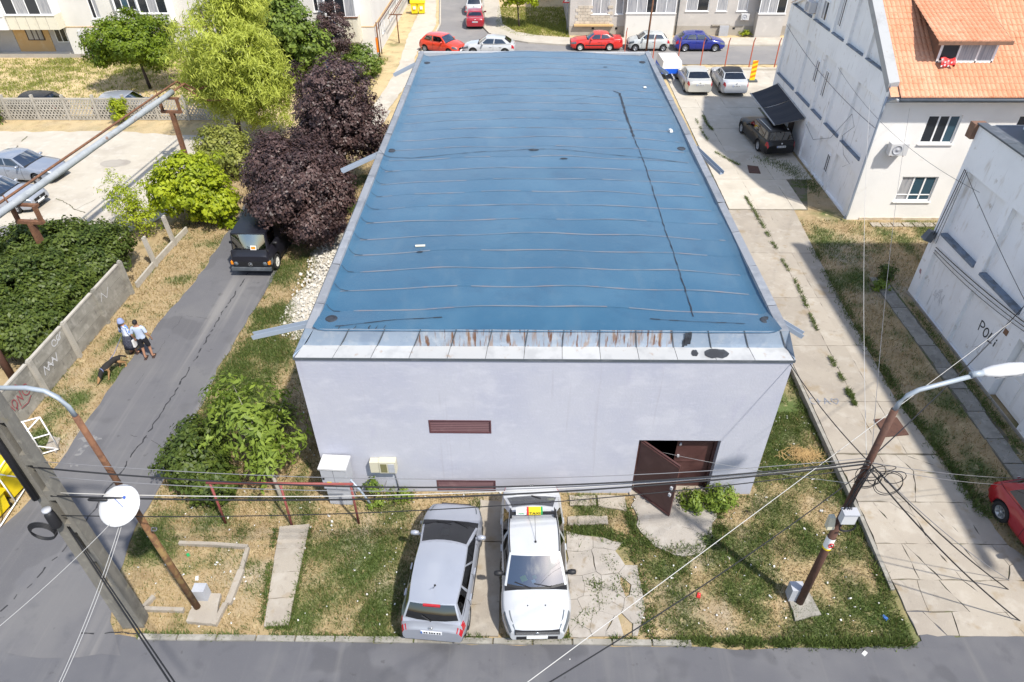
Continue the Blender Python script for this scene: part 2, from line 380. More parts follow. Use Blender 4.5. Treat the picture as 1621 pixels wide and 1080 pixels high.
M('yellow_plastic', (0.75, 0.56, 0.01), 0.45, layers=[((0.62, 0.45, 0.01), 3, 0.5, 0.7, 0.5)])
M('black_plastic', (0.014, 0.014, 0.016), 0.5)
M('cable_black', (0.012, 0.012, 0.014), 0.6)
M('cable_grey', (0.16, 0.16, 0.17), 0.6)
M('cable_white', (0.46, 0.45, 0.43), 0.6)
M('blue_paint', (0.01, 0.10, 0.60), 0.5)
M('logo_blue', (0.04, 0.09, 0.35), 0.6)
M('logo_pale', (0.50, 0.58, 0.70), 0.6)
M('orange_paint', (0.75, 0.20, 0.01), 0.5)
M('sign_red', (0.60, 0.03, 0.03), 0.5)
M('sign_white', (0.80, 0.80, 0.78), 0.5)
M('sign_yellow', (0.80, 0.60, 0.02), 0.5)
M('sign_green', (0.02, 0.30, 0.09), 0.5)
M('sign_blue', (0.05, 0.14, 0.42), 0.5)
M('ink', (0.015, 0.015, 0.017), 0.7)
M('spray_red', (0.30, 0.07, 0.08), 0.8)
M('spray_white', (0.55, 0.55, 0.56), 0.8)
M('spray_grey', (0.20, 0.22, 0.27), 0.8)
M('paint_worn', (0.19, 0.187, 0.185), 0.9, layers=[((0.115, 0.113, 0.12), 5, 0.45, 0.6, 0.9)])
M('white_gravel', (0.56, 0.53, 0.47), 0.9, layers=[((0.42, 0.39, 0.34), 6, 0.45, 0.7, 0.7)], bump=0.4, bscale=20)
M('gravel_bed', (0.44, 0.40, 0.33), 0.95, layers=[((0.56, 0.52, 0.46), 7, 0.5, 0.6, 0.9), ((0.22, 0.19, 0.15), 12, 0.58, 0.7, 0.8)], bump=1.0, bscale=16)
M('bark', (0.10, 0.08, 0.062), 0.95, layers=[((0.17, 0.145, 0.12), 5, 0.45, 0.7, 0.7, (1, 1, 0.3))], bump=0.6, bscale=25)
M('bark_dark', (0.035, 0.028, 0.026), 0.95, layers=[((0.07, 0.055, 0.05), 5, 0.45, 0.7, 0.7, (1, 1, 0.3))], bump=0.6, bscale=25)
M('bark_pale', (0.28, 0.26, 0.22), 0.95, bump=0.4, bscale=25)
M('paper', (0.62, 0.61, 0.59), 0.8)
M('cloth_blue', (0.16, 0.24, 0.52), 0.9, layers=[((0.34, 0.42, 0.66), 2.5, 0.45, 0.65, 0.8)])
M('straw', (0.42, 0.28, 0.12), 0.9)
leafmat('leaf_plum', (0.026, 0.014, 0.016), (0.150, 0.090, 0.080), 0.28, 0.48, 0.5)
leafmat('leaf_willow', (0.30, 0.35, 0.04), (0.58, 0.62, 0.12), 0.45)
leafmat('leaf_green', (0.06, 0.11, 0.016), (0.24, 0.32, 0.05), 0.40)
leafmat('leaf_round', (0.05, 0.10, 0.006), (0.21, 0.28, 0.014), 0.36)
leafmat('leaf_yellow', (0.20, 0.27, 0.010), (0.48, 0.54, 0.03), 0.45)
leafmat('leaf_dark', (0.030, 0.056, 0.008), (0.125, 0.165, 0.028), 0.3)
leafmat('leaf_walnut', (0.11, 0.17, 0.024), (0.31, 0.40, 0.065), 0.44)
leafmat('leaf_olive', (0.17, 0.20, 0.04), (0.38, 0.39, 0.09), 0.42)
leafmat('leaf_grass', (0.055, 0.09, 0.018), (0.15, 0.19, 0.05), 0.3)
leafmat('leaf_dry', (0.24, 0.17, 0.07), (0.45, 0.34, 0.17), 0.3)
glassmat('car_glass', (0.30, 0.45, 0.48), 0.14)
glassmat('car_glass_dark', (0.05, 0.06, 0.07))
glassmat('car_windscreen', (0.20, 0.42, 0.58), 0.32)
M('concrete_pole', (0.16, 0.15, 0.13), 0.92, layers=[((0.09, 0.085, 0.075), 1.2, 0.45, 0.7, 0.7, (3, 3, 0.5)), ((0.23, 0.215, 0.18), 4, 0.5, 0.7, 0.6), ((0.20, 0.17, 0.09), 2.5, 0.6, 0.75, 0.6)], bump=0.5, bscale=45)
glassmat('car_glass_teal', (0.10, 0.20, 0.20), 0.02)

# ================================================================ SETTING
# ---- where grass grows: (x, y, radius, strength)
GREEN = [(*(-4.585, 10.726), 1.3, .9), (*(-3.697, 9.607), 1.0, .8), (*(-5.071, 9.772), .9, .8), (*(-10.358, 11.694), .7, .8), (*(-9.053, 12.146), .6, .7), (*(-8.401, 11.086), .7, .6),
         (*(-5.585, 9.146), .5, .7), (*(2.036, 12.949), .6, .8), (*(2.044, 11.828), .6, .9), (*(3.352, 11.421), .6, .9), (*(3.97, 10.821), .6, .9), (*(4.125, 9.256), .7, .5), (*(5.588, 11.867), .6, .8),
         (*(6.031, 11.45), .9, .9), (*(7.53, 12.324), .8, .8), (*(9.604, 13.505), .9, .9), (*(8.561, 15.873), .9, 1.), (*(8.362, 14.499), 1.0, 1.), (*(9.348, 17.08), .8, 1.),
         (*(9.261, 9.753), .8, 1.), (*(7.698, 9.042), .9, 1.), (*(9.787, 9.065), .8, 1.), (*(6.426, 10.271), .8, .7), (*(5.946, 9.716), .6, .7), (*(8.42, 11.685), .7, .8), (*(9.579, 11.91), .7, .8), (*(4.168, 9.967), .6, .5),
         (*(-9.576, 20.01), 1.2, .9), (*(-10.195, 18.898), 1.2, .9), (*(-10.291, 22.46), 1.0, 1.), (*(-10.699, 25.824), 1.0, .9), (*(-9.431, 17.215), 1.0, .9), (*(-10.324, 17.207), 1.0, .8), (*(-9.482, 13.065), 1., .5),
         (*(-3.828, 12.655), .7, .6), (*(-6.723, 12.857), .8, .5), (*(-15.727, 21.141), .4, .5), (*(-15.027, 18.853), .7, .8), (*(-15.908, 17.154), .8, .8), (*(-16.01, 15.343), .7, .8), (*(-15.076, 25.271), .5, .5), (*(-14.856, 28.615), .5, .5),
         (*(14.537, 28.228), .9, 1.), (*(15.718, 30.713), .7, .6), (*(17.471, 28.841), 1.2, .7), (*(19.872, 29.467), 1., .8), (*(14.511, 24.997), .8, .7), (*(15.957, 26.557), 1.2, .2), (*(15.369, 23.118), .6, .4), (*(14.947, 19.854), .5, .4),
         (*(14.966, 17.449), .7, .7), (*(13.81, 15.925), .7, .7), (*(14.293, 14.048), .6, .7), (*(15.092, 37.108), 1.0, .8), (*(14.068, 35.434), .6, .8),
         (*(-37.002, 56.139), 3.5, .55), (*(-31.362, 56.143), 2.5, .5), (*(-36.838, 52.209), 3., .5), (*(-11.908, 58.735), 1.2, .6), (*(-11.15, 62.482), 1.0, .6), (*(-10.788, 44.455), 1.0, .5), (*(-9.468, 41.732), .8, .5),
         (*(0.773, 68.868), 2.5, .55), (*(3.118, 67.724), 2.0, .5), (*(-9.335, 55.343), .8, .6), (*(-8.912, 31.913), .7, .7), (*(-8.982, 34.905), .7, .5)]
BARE = [(*(-2.234, 11.782), .7, .5), (*(-9.969, 12.823), .6, .4), (*(-7.436, 10.306), .9, .5), (*(-7.342, 11.727), .8, .4), (*(4.452, 9.699), 1., .7), (*(2.958, 9.682), .9, .6), (*(-0.825, 13.156), .7, .6),
        (*(2.245, 13.188), .6, .5), (*(-4.277, 11.977), .8, .4), (*(15.199, 26.822), 1.5, .7), (*(13.199, 26.006), .8, .5), (*(15.786, 24.76), 1.2, .8), (*(15.27, 34.26), 1.0, .7), (*(-20.376, 39.68), 2., .6), (*(-32.743, 44.961), 3., .5),
        (*(-28.022, 43.268), 3., .5), (*(-35.623, 50.059), 3., .6), (*(-29.074, 50.073), 4., .4), (*(-14.748, 15.355), .6, .6), (*(-8.72, 28.658), 1., .7), (*(4.88, 11.03), .7, .6), (*(15.153, 18.78), .6, .5)]
def field(lst, x, y):
    r = np.zeros_like(x)
    for (cx, cy, rr, s) in lst:
        d = ((x - cx) ** 2 + (y - cy) ** 2) / (rr * rr)
        r = np.maximum(r, s * np.exp(-d * 0.8))
    return r
def green_at(x, y):
    n = fbm(x, y, 1.6)
    return np.clip((field(GREEN, x, y) * 1.4 + (n - 0.54) * 2.0), 0, 1)
def bare_at(x, y):
    n = fbm(x + 31, y + 5, 1.1)
    return np.clip(field(BARE, x, y) * 1.1 + (n - 0.62) * 1.6, 0, 1)
DRIVE_X = 10.06
def yard_z(x, y):
    """the right hand yard lies a step higher than the lawn and ramps down to the road"""
    x = np.asarray(x, float); y = np.asarray(y, float)
    r = np.clip((y - 9.2) / 4.6, 0, 1); r = r * r * (3 - 2 * r)
    e = np.clip((54.9 - y) / 0.4, 0, 1)
    return 0.21 * r * e * (x > 10.0)
def make_ground():
    xs = np.concatenate([[-900, -400, -200, -100, -60], np.arange(-44, 23.6, 0.26), [24, 30, 40, 60, 100, 200, 400, 900]])
    xs = np.sort(np.concatenate([xs, [10.0, 10.05]]))
    ys = np.concatenate([[-900, -300, -60, -10, 0, 4, 7], np.arange(8, 69, 0.26), [72, 76, 80, 90, 100, 130, 200, 400, 900]])
    X, Y = np.meshgrid(xs, ys)
    g = green_at(X, Y); b = bare_at(X, Y)
    Z = yard_z(X, Y) + 0.035 * (fbm(X, Y, 2.5) - 0.5) - 0.012
    inside = (X > -5.7) & (X < 7.0) & (Y > 13.5) & (Y < 38.4)
    Z[inside] = -0.05
    nx, ny = len(xs), len(ys)
    V = np.stack([X.ravel(), Y.ravel(), Z.ravel()], 1)
    i = np.arange(nx * ny).reshape(ny, nx)
    F = np.stack([i[:-1, :-1].ravel(), i[:-1, 1:].ravel(), i[1:, 1:].ravel(), i[1:, :-1].ravel()], 1)
    me = bpy.data.meshes.new('ground')
    me.vertices.add(len(V)); me.vertices.foreach_set('co', V.ravel())
    me.loops.add(F.size); me.loops.foreach_set('vertex_index', F.ravel().astype(np.int32))
    me.polygons.add(len(F)); me.polygons.foreach_set('loop_start', np.arange(0, F.size, 4, dtype=np.int32))
    me.update(); me.validate()
    pale = np.clip((Y - 38) / 8, 0, 1) * np.clip(.35 + fbm(X, Y, .8), 0, 1) * (1 - g * .7)  # far ground painted paler to carry the brighter light at that end
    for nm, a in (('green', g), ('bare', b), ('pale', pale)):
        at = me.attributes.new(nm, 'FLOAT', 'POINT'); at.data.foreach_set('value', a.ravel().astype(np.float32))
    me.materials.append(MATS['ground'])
    o = link('ground', me); o['kind'] = 'structure'
    return o
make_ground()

def struct(name, mb, mat):
    o = mb.build(name, mat); o['kind'] = 'structure'; return o
def wob(poly, step=0.5, amp=0.07, seed=1):
    """an outline with a frayed edge"""
    rnd = random.Random(seed); out = []
    n = len(poly)
    for i in range(n):
        a = Vector(poly[i][:2]); b = Vector(poly[(i + 1) % n][:2]); L = (b - a).length
        k = max(1, int(L / step))
        if L > 60: k = 1
        d = (b - a) / max(L, 1e-6); nn = Vector((-d.y, d.x))
        for j in range(k):
            p = a.lerp(b, j / k)
            if j: p = p + nn * rnd.uniform(-amp, amp)
            out.append((p.x, p.y))
    return out
# ---- roads
struct('front_road', MB().sheet(wob([(-60, -30), (60, -30), (60, 8.98), (16.5, 8.98), (13.0, 8.97), (10.4, 8.93), (9.75, 8.66), (6, 8.55), (3.6, 8.58), (-9.6, 8.66), (-10.2, 8.75), (-11, 8.7), (-60, 8.5)], .6, .05, 3), 0.022), 'asphalt')
struct('left_road', MB().sheet(wob([(-60, 8.2), (-9.9, 8.2), (-10.579, 9.089), (-11.001, 10.076), (-11.175, 11.472), (-11.16, 12.693), (-11.2, 15), (-11.3, 19.6), (-11.1, 22.9), (-11.05, 27.5), (-11.1, 34), (-10.9, 41.5),
       (-9.4, 42.5), (-9.2, 45.5), (-14.6, 46), (-14.6, 34), (-14.5, 31), (-14.4, 25), (-14.7, 22.4), (-14.8, 19.6), (-14.88, 17.7), (-14.85, 15.5), (-14.85, 13.2), (-15.185, 11.903), (-60, 12.1)], .5, .08, 4), 0.027), 'asphalt_light')
def crack(mb, pts, w, z, seed, gap=0.25):
    rnd = random.Random(seed)
    P = []
    for a, b in zip(pts[:-1], pts[1:]):
        L = math.dist(a, b); k = max(2, int(L / 0.16))
        for i in range(k):
            t = i / k
            P.append((lerp(a[0], b[0], t) + rnd.uniform(-.05, .05), lerp(a[1], b[1], t) + rnd.uniform(-.03, .03)))
    P.append(pts[-1])
    for a, b in zip(P[:-1], P[1:]):
        if rnd.random() < gap: continue
        d = Vector((b[0] - a[0], b[1] - a[1]));
        if d.length < 1e-5: continue
        n = Vector((-d.y, d.x)).normalized(); wa = w * rnd.uniform(.3, 1.1); wb = w * rnd.uniform(.3, 1.1)
        mb.add([(a[0] - n.x * wa, a[1] - n.y * wa, z), (a[0] + n.x * wa, a[1] + n.y * wa, z), (b[0] + n.x * wb, b[1] + n.y * wb, z), (b[0] - n.x * wb, b[1] - n.y * wb, z)], [(0, 1, 2, 3)])
cr = MB()
crack(cr, [(-13.608, 9.317), (-13.183, 10.338), (-12.828, 11.668), (-12.645, 14.025), (-12.474, 15.956), (-12.392, 18.179), (-12.384, 22.443), (-12.273, 25.812)], 0.028, 0.032, 5, .2)
crack(cr, [(-13.091, 15.658), (-12.392, 15.521), (-11.624, 15.05)], 0.008, 0.032, 6, .1)
crack(cr, [(-12.827, 22.22), (-13.954, 22.43), (-14.006, 18.164)], 0.005, 0.032, 7, .3)
crack(cr, [(-11.143, 8.742), (-10.441, 8.8), (-9.536, 8.777)], 0.02, 0.032, 8, .1)
struct('road_cracks', cr, 'tar')
wp = MB()
for (u0, v0, u1, v1) in ((0, 0, 0, 0),): pass
for k, poly in enumerate(([(-14.75, 15.441), (-14.259, 15.647), (-13.885, 15.449), (-14.327, 15.359)], [(-14.493, 14.747), (-14.361, 15.218), (-14.2, 15.191), (-14.267, 14.749)], [(-14.556, 14.397), (-14.264, 14.347), (-14.068, 14.244), (-14.33, 14.241)])):
    wp.sheet(wob(poly, .1, .07, k), 0.0315 + k * .0004)
struct('road_paint_stain', wp, 'paint_worn')
# far streets
struct('far_road', MB().sheet(wob([(-8.7, 56.8), (-8.6, 56.6), (10.6, 56.6), (60, 56.6), (60, 61.9), (21, 61.9), (9.4, 61.9), (4, 61.7), (0.5, 62.6), (-1.6, 63.8), (-3.0, 65.6), (-3.6, 67.7), (-3.7, 72), (-4.6, 80), (-5, 100), (-9, 100), (-8.9, 79), (-7.9, 69), (-8.1, 64), (-8.6, 60), (-8.7, 58)], .8, .04, 9), 0.022), 'asphalt_far')
sw = MB()
for poly in ([(-9.9, 38.6), (-9.3, 45.5), (-8.6, 52), (-8.9, 60), (-8.4, 64), (-8.2, 69), (-9.2, 79), (-10.2, 90), (-11.2, 90), (-10.4, 72), (-10.3, 64), (-9.9, 56), (-10.2, 49), (-10.9, 43), (-11.0, 41.5)],):
    sw.sheet(wob(poly, .6, .06, 12), 0.034)
struct('side_pavement', sw, 'concrete_bright')
struct('far_pavement', MB().prism([(4.0, 61.9), (60, 61.9), (60, 64.2), (4.2, 64.2), (1.3, 65.0), (-0.6, 66.2), (-1.9, 69), (-2.6, 80), (-4.4, 80), (-3.6, 72), (-3.5, 67.7), (-2.9, 65.7), (-1.5, 63.9), (0.6, 62.7)], -0.1, 0.10), 'concrete_bright')
struct('forecourt', MB().sheet(wob([(-10.9, 41.8), (-9.2, 42.4), (-9.0, 46.2), (-14.4, 46.4), (-14.4, 42)], .5, .06, 13), 0.036), 'concrete_bright')
# left car park
struct('car_park', MB().sheet(wob([(-60, 24), (-24.5, 24.6), (-22.8, 27.5), (-19.5, 28.6), (-18.2, 31.5), (-18.0, 36.5), (-19.0, 41.3), (-25.5, 42.3), (-40, 42.3), (-60, 42)], .6, .15, 14), 0.024), 'concrete_bright')
struct('car_park_asphalt', MB().sheet(wob([(-60, 18), (-22, 19), (-21.2, 26.8), (-21.5, 29.6), (-24.4, 30.2), (-27, 29.4), (-60, 29.5)], .6, .12, 15), 0.029), 'asphalt_far')
cp = MB()
crack(cp, [(-24.969, 32.894), (-24.12, 32.388), (-23.21, 31.613), (-22.538, 31.272)], .035, .034, 15, .05)
crack(cp, [(-23.21, 31.613), (-22.628, 33.131), (-20.983, 34.442)], .012, .034, 16, .1)
crack(cp, [(-25.947, 42.406), (-25.313, 43.278)], .02, .034, 17, .1)
crack(cp, [(-30.926, 38.68), (-31.478, 41.643)], .05, .034, 18, .3)
struct('car_park_cracks', cp, 'joint')
struct('oil_stain', MB().sheet(wob([(c[0] + .9 * math.cos(a), c[1] + .55 * math.sin(a)) for c in [(-23.881, 37.437)] for a in np.linspace(0, 2 * PI, 12, endpoint=False)], .2, .06, 2), 0.0335), 'plinth')

# ---- slabs cut by joints and cracks; every slab is a piece of its own
def clip_half(poly, p, n):
    out = []
    for i in range(len(poly)):
        a, b = poly[i], poly[(i + 1) % len(poly)]
        da = (a[0] - p[0]) * n[0] + (a[1] - p[1]) * n[1]; db = (b[0] - p[0]) * n[0] + (b[1] - p[1]) * n[1]
        if da <= 0: out.append(a)
        if (da < 0 < db) or (db < 0 < da):
            t = da / (da - db); out.append((a[0] + (b[0] - a[0]) * t, a[1] + (b[1] - a[1]) * t))
    return out
def voronoi(poly, seeds):
    cells = []
    for i, s in enumerate(seeds):
        c = list(poly)
        for j, q in enumerate(seeds):
            if j == i or not c: continue
            c = clip_half(c, ((s[0] + q[0]) / 2, (s[1] + q[1]) / 2), (q[0] - s[0], q[1] - s[1]))
        if len(c) >= 3: cells.append(c)
    return cells
def shrink(poly, d):
    cx = sum(p[0] for p in poly) / len(poly); cy = sum(p[1] for p in poly) / len(poly)
    r = sum(math.hypot(p[0] - cx, p[1] - cy) for p in poly) / len(poly)
    k = max(0.5, 1 - d / max(r, 0.01))
    return [(cx + (p[0] - cx) * k, cy + (p[1] - cy) * k) for p in poly]
def slab(parent, poly, z, thick, mat, gap=0.012, jag=0.02, seed=0, name='concrete_slab'):
    p = wob(shrink(poly, gap), 0.22, jag, seed)
    mb = MB(); dz = random.uniform(-0.006, 0.006)
    zz = (lambda x, y: z(x, y) + dz) if callable(z) else z + dz
    mb.prism(p, (lambda x, y: zz(x, y) - thick) if callable(zz) else zz - thick, zz)
    return mb.build(name, mat, parent)
def dz_top(x, y): return float(0.034 + yard_z(11.0, y) * 1.0)
drive = MB()
def strip(mb, poly_lr, zf):
    vs = []
    for (xl, xr, y) in poly_lr: vs += [(xl, y, zf(xl, y)), (xr, y, zf(xr, y))]
    mb.add(vs, [(2 * i, 2 * i + 1, 2 * i + 3, 2 * i + 2) for i in range(len(poly_lr) - 1)])
edges = [(10.10, 16.6, 8.9), (10.08, 16.2, 9.6), (10.06, 14.6, 10.5), (10.06, 13.75, 11.6), (10.06, 13.55, 13), (10.05, 13.3, 15), (10.08, 13.05, 17.5), (10.1, 13.3, 22.7), (10.45, 13.6, 27.5), (10.55, 13.9, 31.5)]
strip(drive, [(a + .02, b - .05, y) for a, b, y in edges], lambda x, y: dz_top(x, y) - 0.03)
driveway = struct('driveway', drive, 'joint')
k = 0
def ex(y, side):
    for (a, b) in zip(edges[:-1], edges[1:]):
        if a[2] <= y <= b[2]:
            t = (y - a[2]) / (b[2] - a[2]); return lerp(a[side], b[side], t)
    return edges[-1][side]
ycuts = [14.9, 17.3, 20.4, 23.6, 27.2, 31.4]
for y0, y1 in zip(ycuts[:-1], ycuts[1:]):
    xm0, xm1 = 11.55 + .03 * (y0 - 15), 11.55 + .03 * (y1 - 15)
    xn0, xn1 = 12.35 + .01 * (y0 - 15), 12.35 + .01 * (y1 - 15)
    for (l0, r0, l1, r1) in ((ex(y0, 0), xm0, ex(y1, 0), xm1), (xm0, xn0, xm1, xn1), (xn0, ex(y0, 1), xn1, ex(y1, 1))):
        slab(driveway, [(l0, y0), (r0, y0), (r1, y1), (l1, y1)], dz_top, 0.24, 'concrete', 0.012, 0.012, k); k += 1
rnd = random.Random(21)
for (x0f, x1f, yy0, yy1, n) in ((0, .42, 8.95, 14.85, 13), (.42, 1, 8.95, 14.85, 15)):
    outl = []
    ysn = [8.95, 9.6, 10.5, 11.6, 13, 14.85]
    L = [(lerp(ex(y, 0), ex(y, 1), x0f), y) for y in ysn]; Rr = [(lerp(ex(y, 0), ex(y, 1), x1f), y) for y in ysn]
    # convex pieces band by band so that cracks run on
    for a in range(5):
        quad = [L[a], Rr[a], Rr[a + 1], L[a + 1]]
        m = 3 if x0f == 0 else 4
        seeds = []
        for q in range(m):
            s_, t_ = rnd.random(), rnd.random()
            seeds.append((lerp(lerp(quad[0][0], quad[1][0], s_), lerp(quad[3][0], quad[2][0], s_), t_), lerp(quad[0][1], quad[2][1], t_)))
        for c in voronoi(quad, seeds):
            slab(driveway, c, dz_top, 0.12, 'concrete', 0.014, 0.03, k); k += 1
# raised edge wall of the driveway towards the lawn
ew = thing('driveway_edge_wall', 'low dark concrete edge between the lawn and the driveway', 'edging', (9.98, 19, 0))
ecuts = [10.2, 12.5, 15, 18, 21, 24, 27.5, 31.5, 38.3]
for a, b in zip(ecuts[:-1], ecuts[1:]):
    xa, xb = ex(a, 0) - .09, ex(b, 0) - .09
    MB().prism([(xa - .05, a + .01), (xa + .06, a + .01), (xb + .06, b - .01), (xb - .05, b - .01)], -0.05, lambda x, y: dz_top(x, y) + .02).build('edge_block', 'concrete_grey', ew)
# rear yard of the right hand house
lot = MB(); strip(lot, [(10.55, 14.6, 31.45), (10.6, 16.0, 36), (10.75, 16.1, 44), (10.9, 18.4, 46), (11.0, 24, 54.4)], lambda x, y: 0.213)
rear_yard = struct('rear_yard', lot, 'joint')
gy = [31.5, 35, 38.7, 42.4, 46.2, 50.2, 54.3]
for j, (y0, y1) in enumerate(zip(gy[:-1], gy[1:])):
    cols = [10.6, 12.1, 13.9] + ([14.55] if y0 < 35 else [16.0] if y0 < 46 else [16.2, 18.6, 21.5, 24])
    for a, b in zip(cols[:-1], cols[1:]):
        slab(rear_yard, [(a + .012 * (y0 - 31) * (a < 11), y0), (b, y0), (b, y1), (a + .012 * (y1 - 31) * (a < 11), y1)], 0.245, 0.1, 'concrete_bright', 0.012, 0.012, k); k += 1
struct('verge_kerb', MB().bx(10.7, 40, 54.35, 54.6, 0, .38), 'concrete_bright')
# footpath along the right hand building
fpath = struct('wall_footpath', MB().add([(15.15, 12, .20), (16.0, 12, .20), (15.95, 25, .215), (15.25, 25, .215)], [(0, 1, 2, 3)]), 'joint')
yy = 12.0
while yy < 24.6:
    L_ = random.uniform(1.0, 1.35)
    x0 = 15.22 + .003 * (yy - 12) + random.uniform(-.04, .04)
    slab(fpath, [(x0, yy), (x0 + .62, yy), (x0 + .62, yy + L_), (x0, yy + L_)], .25, .06, 'concrete_grey', .02, .02, int(yy * 10), 'paving_slab'); yy += L_
for i, x in enumerate(np.arange(17.2, 20.8, .52)):
    slab(fpath, [(x, 29.75), (x + .46, 29.75), (x + .46, 30.15), (x, 30.15)], .24, .05, 'concrete', .01, .02, i, 'paving_slab')
# ---- kerb stones along the front road
kerb = struct('front_kerb', MB().bx(-9.7, 4.0, 8.63, 8.72, -0.1, 0.035), 'joint')
x = -9.65
while x < 3.6:
    L_ = 1.0
    mb = MB(); mb.box((x + .49, 8.68, random.uniform(-.012, .004)), (L_ - .02, .15, .14), rz=random.uniform(-.012, .012), top=.97)
    mb.build('kerb_stone', 'concrete_grey', kerb); x += L_
# far kerbs
kf = MB()
kp = [(60, 61.85), (4.0, 61.85), (0.55, 62.62), (-1.55, 63.85), (-2.97, 65.66), (-3.57, 67.7), (-3.66, 72), (-4.5, 80)]
for a, b in zip(kp[:-1], kp[1:]): kf.bar((*a, .07), (*b, .07), .16, .16)
struct('far_kerb', kf, 'concrete_bright')
kl = MB()
kp = [(-8.45, 56.7), (-8.45, 60), (-8.0, 64), (-7.8, 69), (-8.75, 79), (-8.9, 95)]
for a, b in zip(kp[:-1], kp[1:]): kl.bar((*a, .05), (*b, .05), .14, .14)
struct('side_kerb', kl, 'concrete_bright')

# ---- concrete pieces set in the lawn
def paved(name, label, polys, z, thick, mat, seed0, gap=.012, jag=.03, cat='paving', piece='concrete_slab'):
    c = polys[0][0]
    t = MB(); allp = [p for q in polys for p in q]
    o = thing(name, label, cat, (c[0], c[1], 0))
    for i, q in enumerate(polys): slab(o, q, z, thick, mat, gap, jag, seed0 + i, piece)
    return o
A, B = (-7.014, 12.057), (-6.148, 12.155); D, E_ = (-6.558, 8.997), (-5.933, 9.038)
pl = []
for i in range(4):
    t0, t1 = i / 4, (i + 1) / 4
    pl.append([v3lerp((*A, 0), (*D, 0), t0)[:2], v3lerp((*B, 0), (*E_, 0), t0)[:2], v3lerp((*B, 0), (*E_, 0), t1)[:2], v3lerp((*A, 0), (*D, 0), t1)[:2]])
paved('slab_path', 'narrow straight path of four worn concrete slabs across the front lawn', pl, .05, .08, 'concrete', 300, .006, .012)
pl = [[(-1.35, 8.8), (-.52, 8.8), (-.52, 9.75), (-1.30, 9.65)], [(-1.30, 9.65), (-.52, 9.75), (-.5, 11.6), (-1.25, 11.6)], [(-1.25, 11.6), (-.5, 11.6), (-.48, 13.0), (-1.2, 13.1)]]
paved('parking_strip', 'concrete strip between the silver estate car and the white taxi', pl, .05, .08, 'concrete', 320)
quad = [(1.28, 8.82), (3.0, 8.86), (3.3, 9.6), (3.25, 11.55), (1.35, 12.0)]
rnd = random.Random(5); seeds = [(rnd.uniform(1.3, 3.2), rnd.uniform(8.9, 10.3)) for _ in range(24)] + [(1.65, 10.9), (2.5, 11.0), (3.1, 11.3), (1.6, 11.8), (2.6, 11.75), (3.1, 10.5)]
cells = voronoi(quad, seeds)
ctr = lambda q: (sum(p[0] for p in q) / len(q), sum(p[1] for p in q) / len(q))
rnd = random.Random(14)
cells = [q for q in cells if not (ctr(q)[0] > 2.55 and rnd.random() < .45)]
paved('cracked_pad', 'broken concrete pad right of the white taxi', cells, .032, .08, 'concrete_pad', 340, .006, .045)
quad = [(3.449, 13.637), (5.731, 13.587), (5.928, 12.99), (5.552, 11.866), (4.884, 11.232), (4.06, 11.387), (3.513, 11.952), (3.431, 12.732)]
paved('door_apron', 'dusty concrete apron in front of the open brown door', [quad], .04, .08, 'concrete_pad', 380, .01, .12)
paved('wall_apron', 'small broken concrete slabs beside the white taxi at the wall', [[(1.5, 12.9), (2.3, 12.95), (2.3, 13.3), (1.5, 13.3)], [(2.35, 12.9), (3.2, 12.7), (3.2, 13.3), (2.35, 13.3)], [(1.4, 12.2), (2.6, 12.25), (2.6, 12.55), (1.4, 12.5)]], .045, .07, 'concrete', 390)
bd = thing('bed_border', 'broken concrete border around a square patch of lawn by the lamp post', 'border', (-8.7, 10.4, 0))
for (a, b, w) in (((-9.708, 11.446), (-8.698, 11.415), .1), ((-8.698, 11.415), (-7.714, 11.342), .1), ((-7.701, 11.3), (-7.651, 10.594), .11), ((-7.651, 10.594), (-7.678, 9.598), .17), ((-7.745, 9.597), (-7.833, 9), .12), ((-9.856, 9.43), (-8.778, 9.407), .1), ((-9.872, 9.465), (-9.728, 9.793), .1)):
    MB().bar((*a, .05), (*b, .05), w, .13).build('border_stone', 'concrete', bd)
paved('concrete_block', 'square concrete base under the rusty lamp post', [[(-8.529, 9.899), (-7.94, 9.868), (-7.758, 9.018), (-8.576, 9.06)]], .13, .15, 'concrete', 395, cat='base')
paved('concrete_footing', 'small concrete footing under the brown lamp post', [[(7.151, 10.093), (7.7, 10.285), (7.845, 9.472), (7.103, 9.29)]], .06, .1, 'concrete_grey', 396, cat='base')
paved('gate_slab', 'loose grey concrete slab lying by the white gate', [[(-15.746, 15.632), (-15.308, 15.492), (-15.108, 14.85), (-15.571, 15.01)]], .07, .08, 'concrete', 397, cat='slab')
paved('asphalt_patch', 'dark asphalt patch where the lawn corner meets the driveway', [[(10.107, 9.727), (10.719, 9.77), (10.742, 9.331), (11.182, 8.669), (10.103, 8.641)]], .028, .02, 'asphalt', 398, cat='patch')
mh = paved('manhole_cover', 'square rusty manhole cover in the driveway behind the lamp post', [[(11.95, 15.6), (12.75, 15.7), (12.7, 16.5), (11.9, 16.4)]], .285, .03, 'rust_brown', 399, .0, .0, 'manhole', 'lid')
mh = paved('inspection_cover', 'rusty brown inspection cover in the rear yard beside the dry weeds', [[(12.891, 36.796), (13.457, 36.627), (13.35, 35.706), (12.737, 35.785)]], .27, .03, 'rust_brown', 401, .0, .0, 'manhole', 'lid')

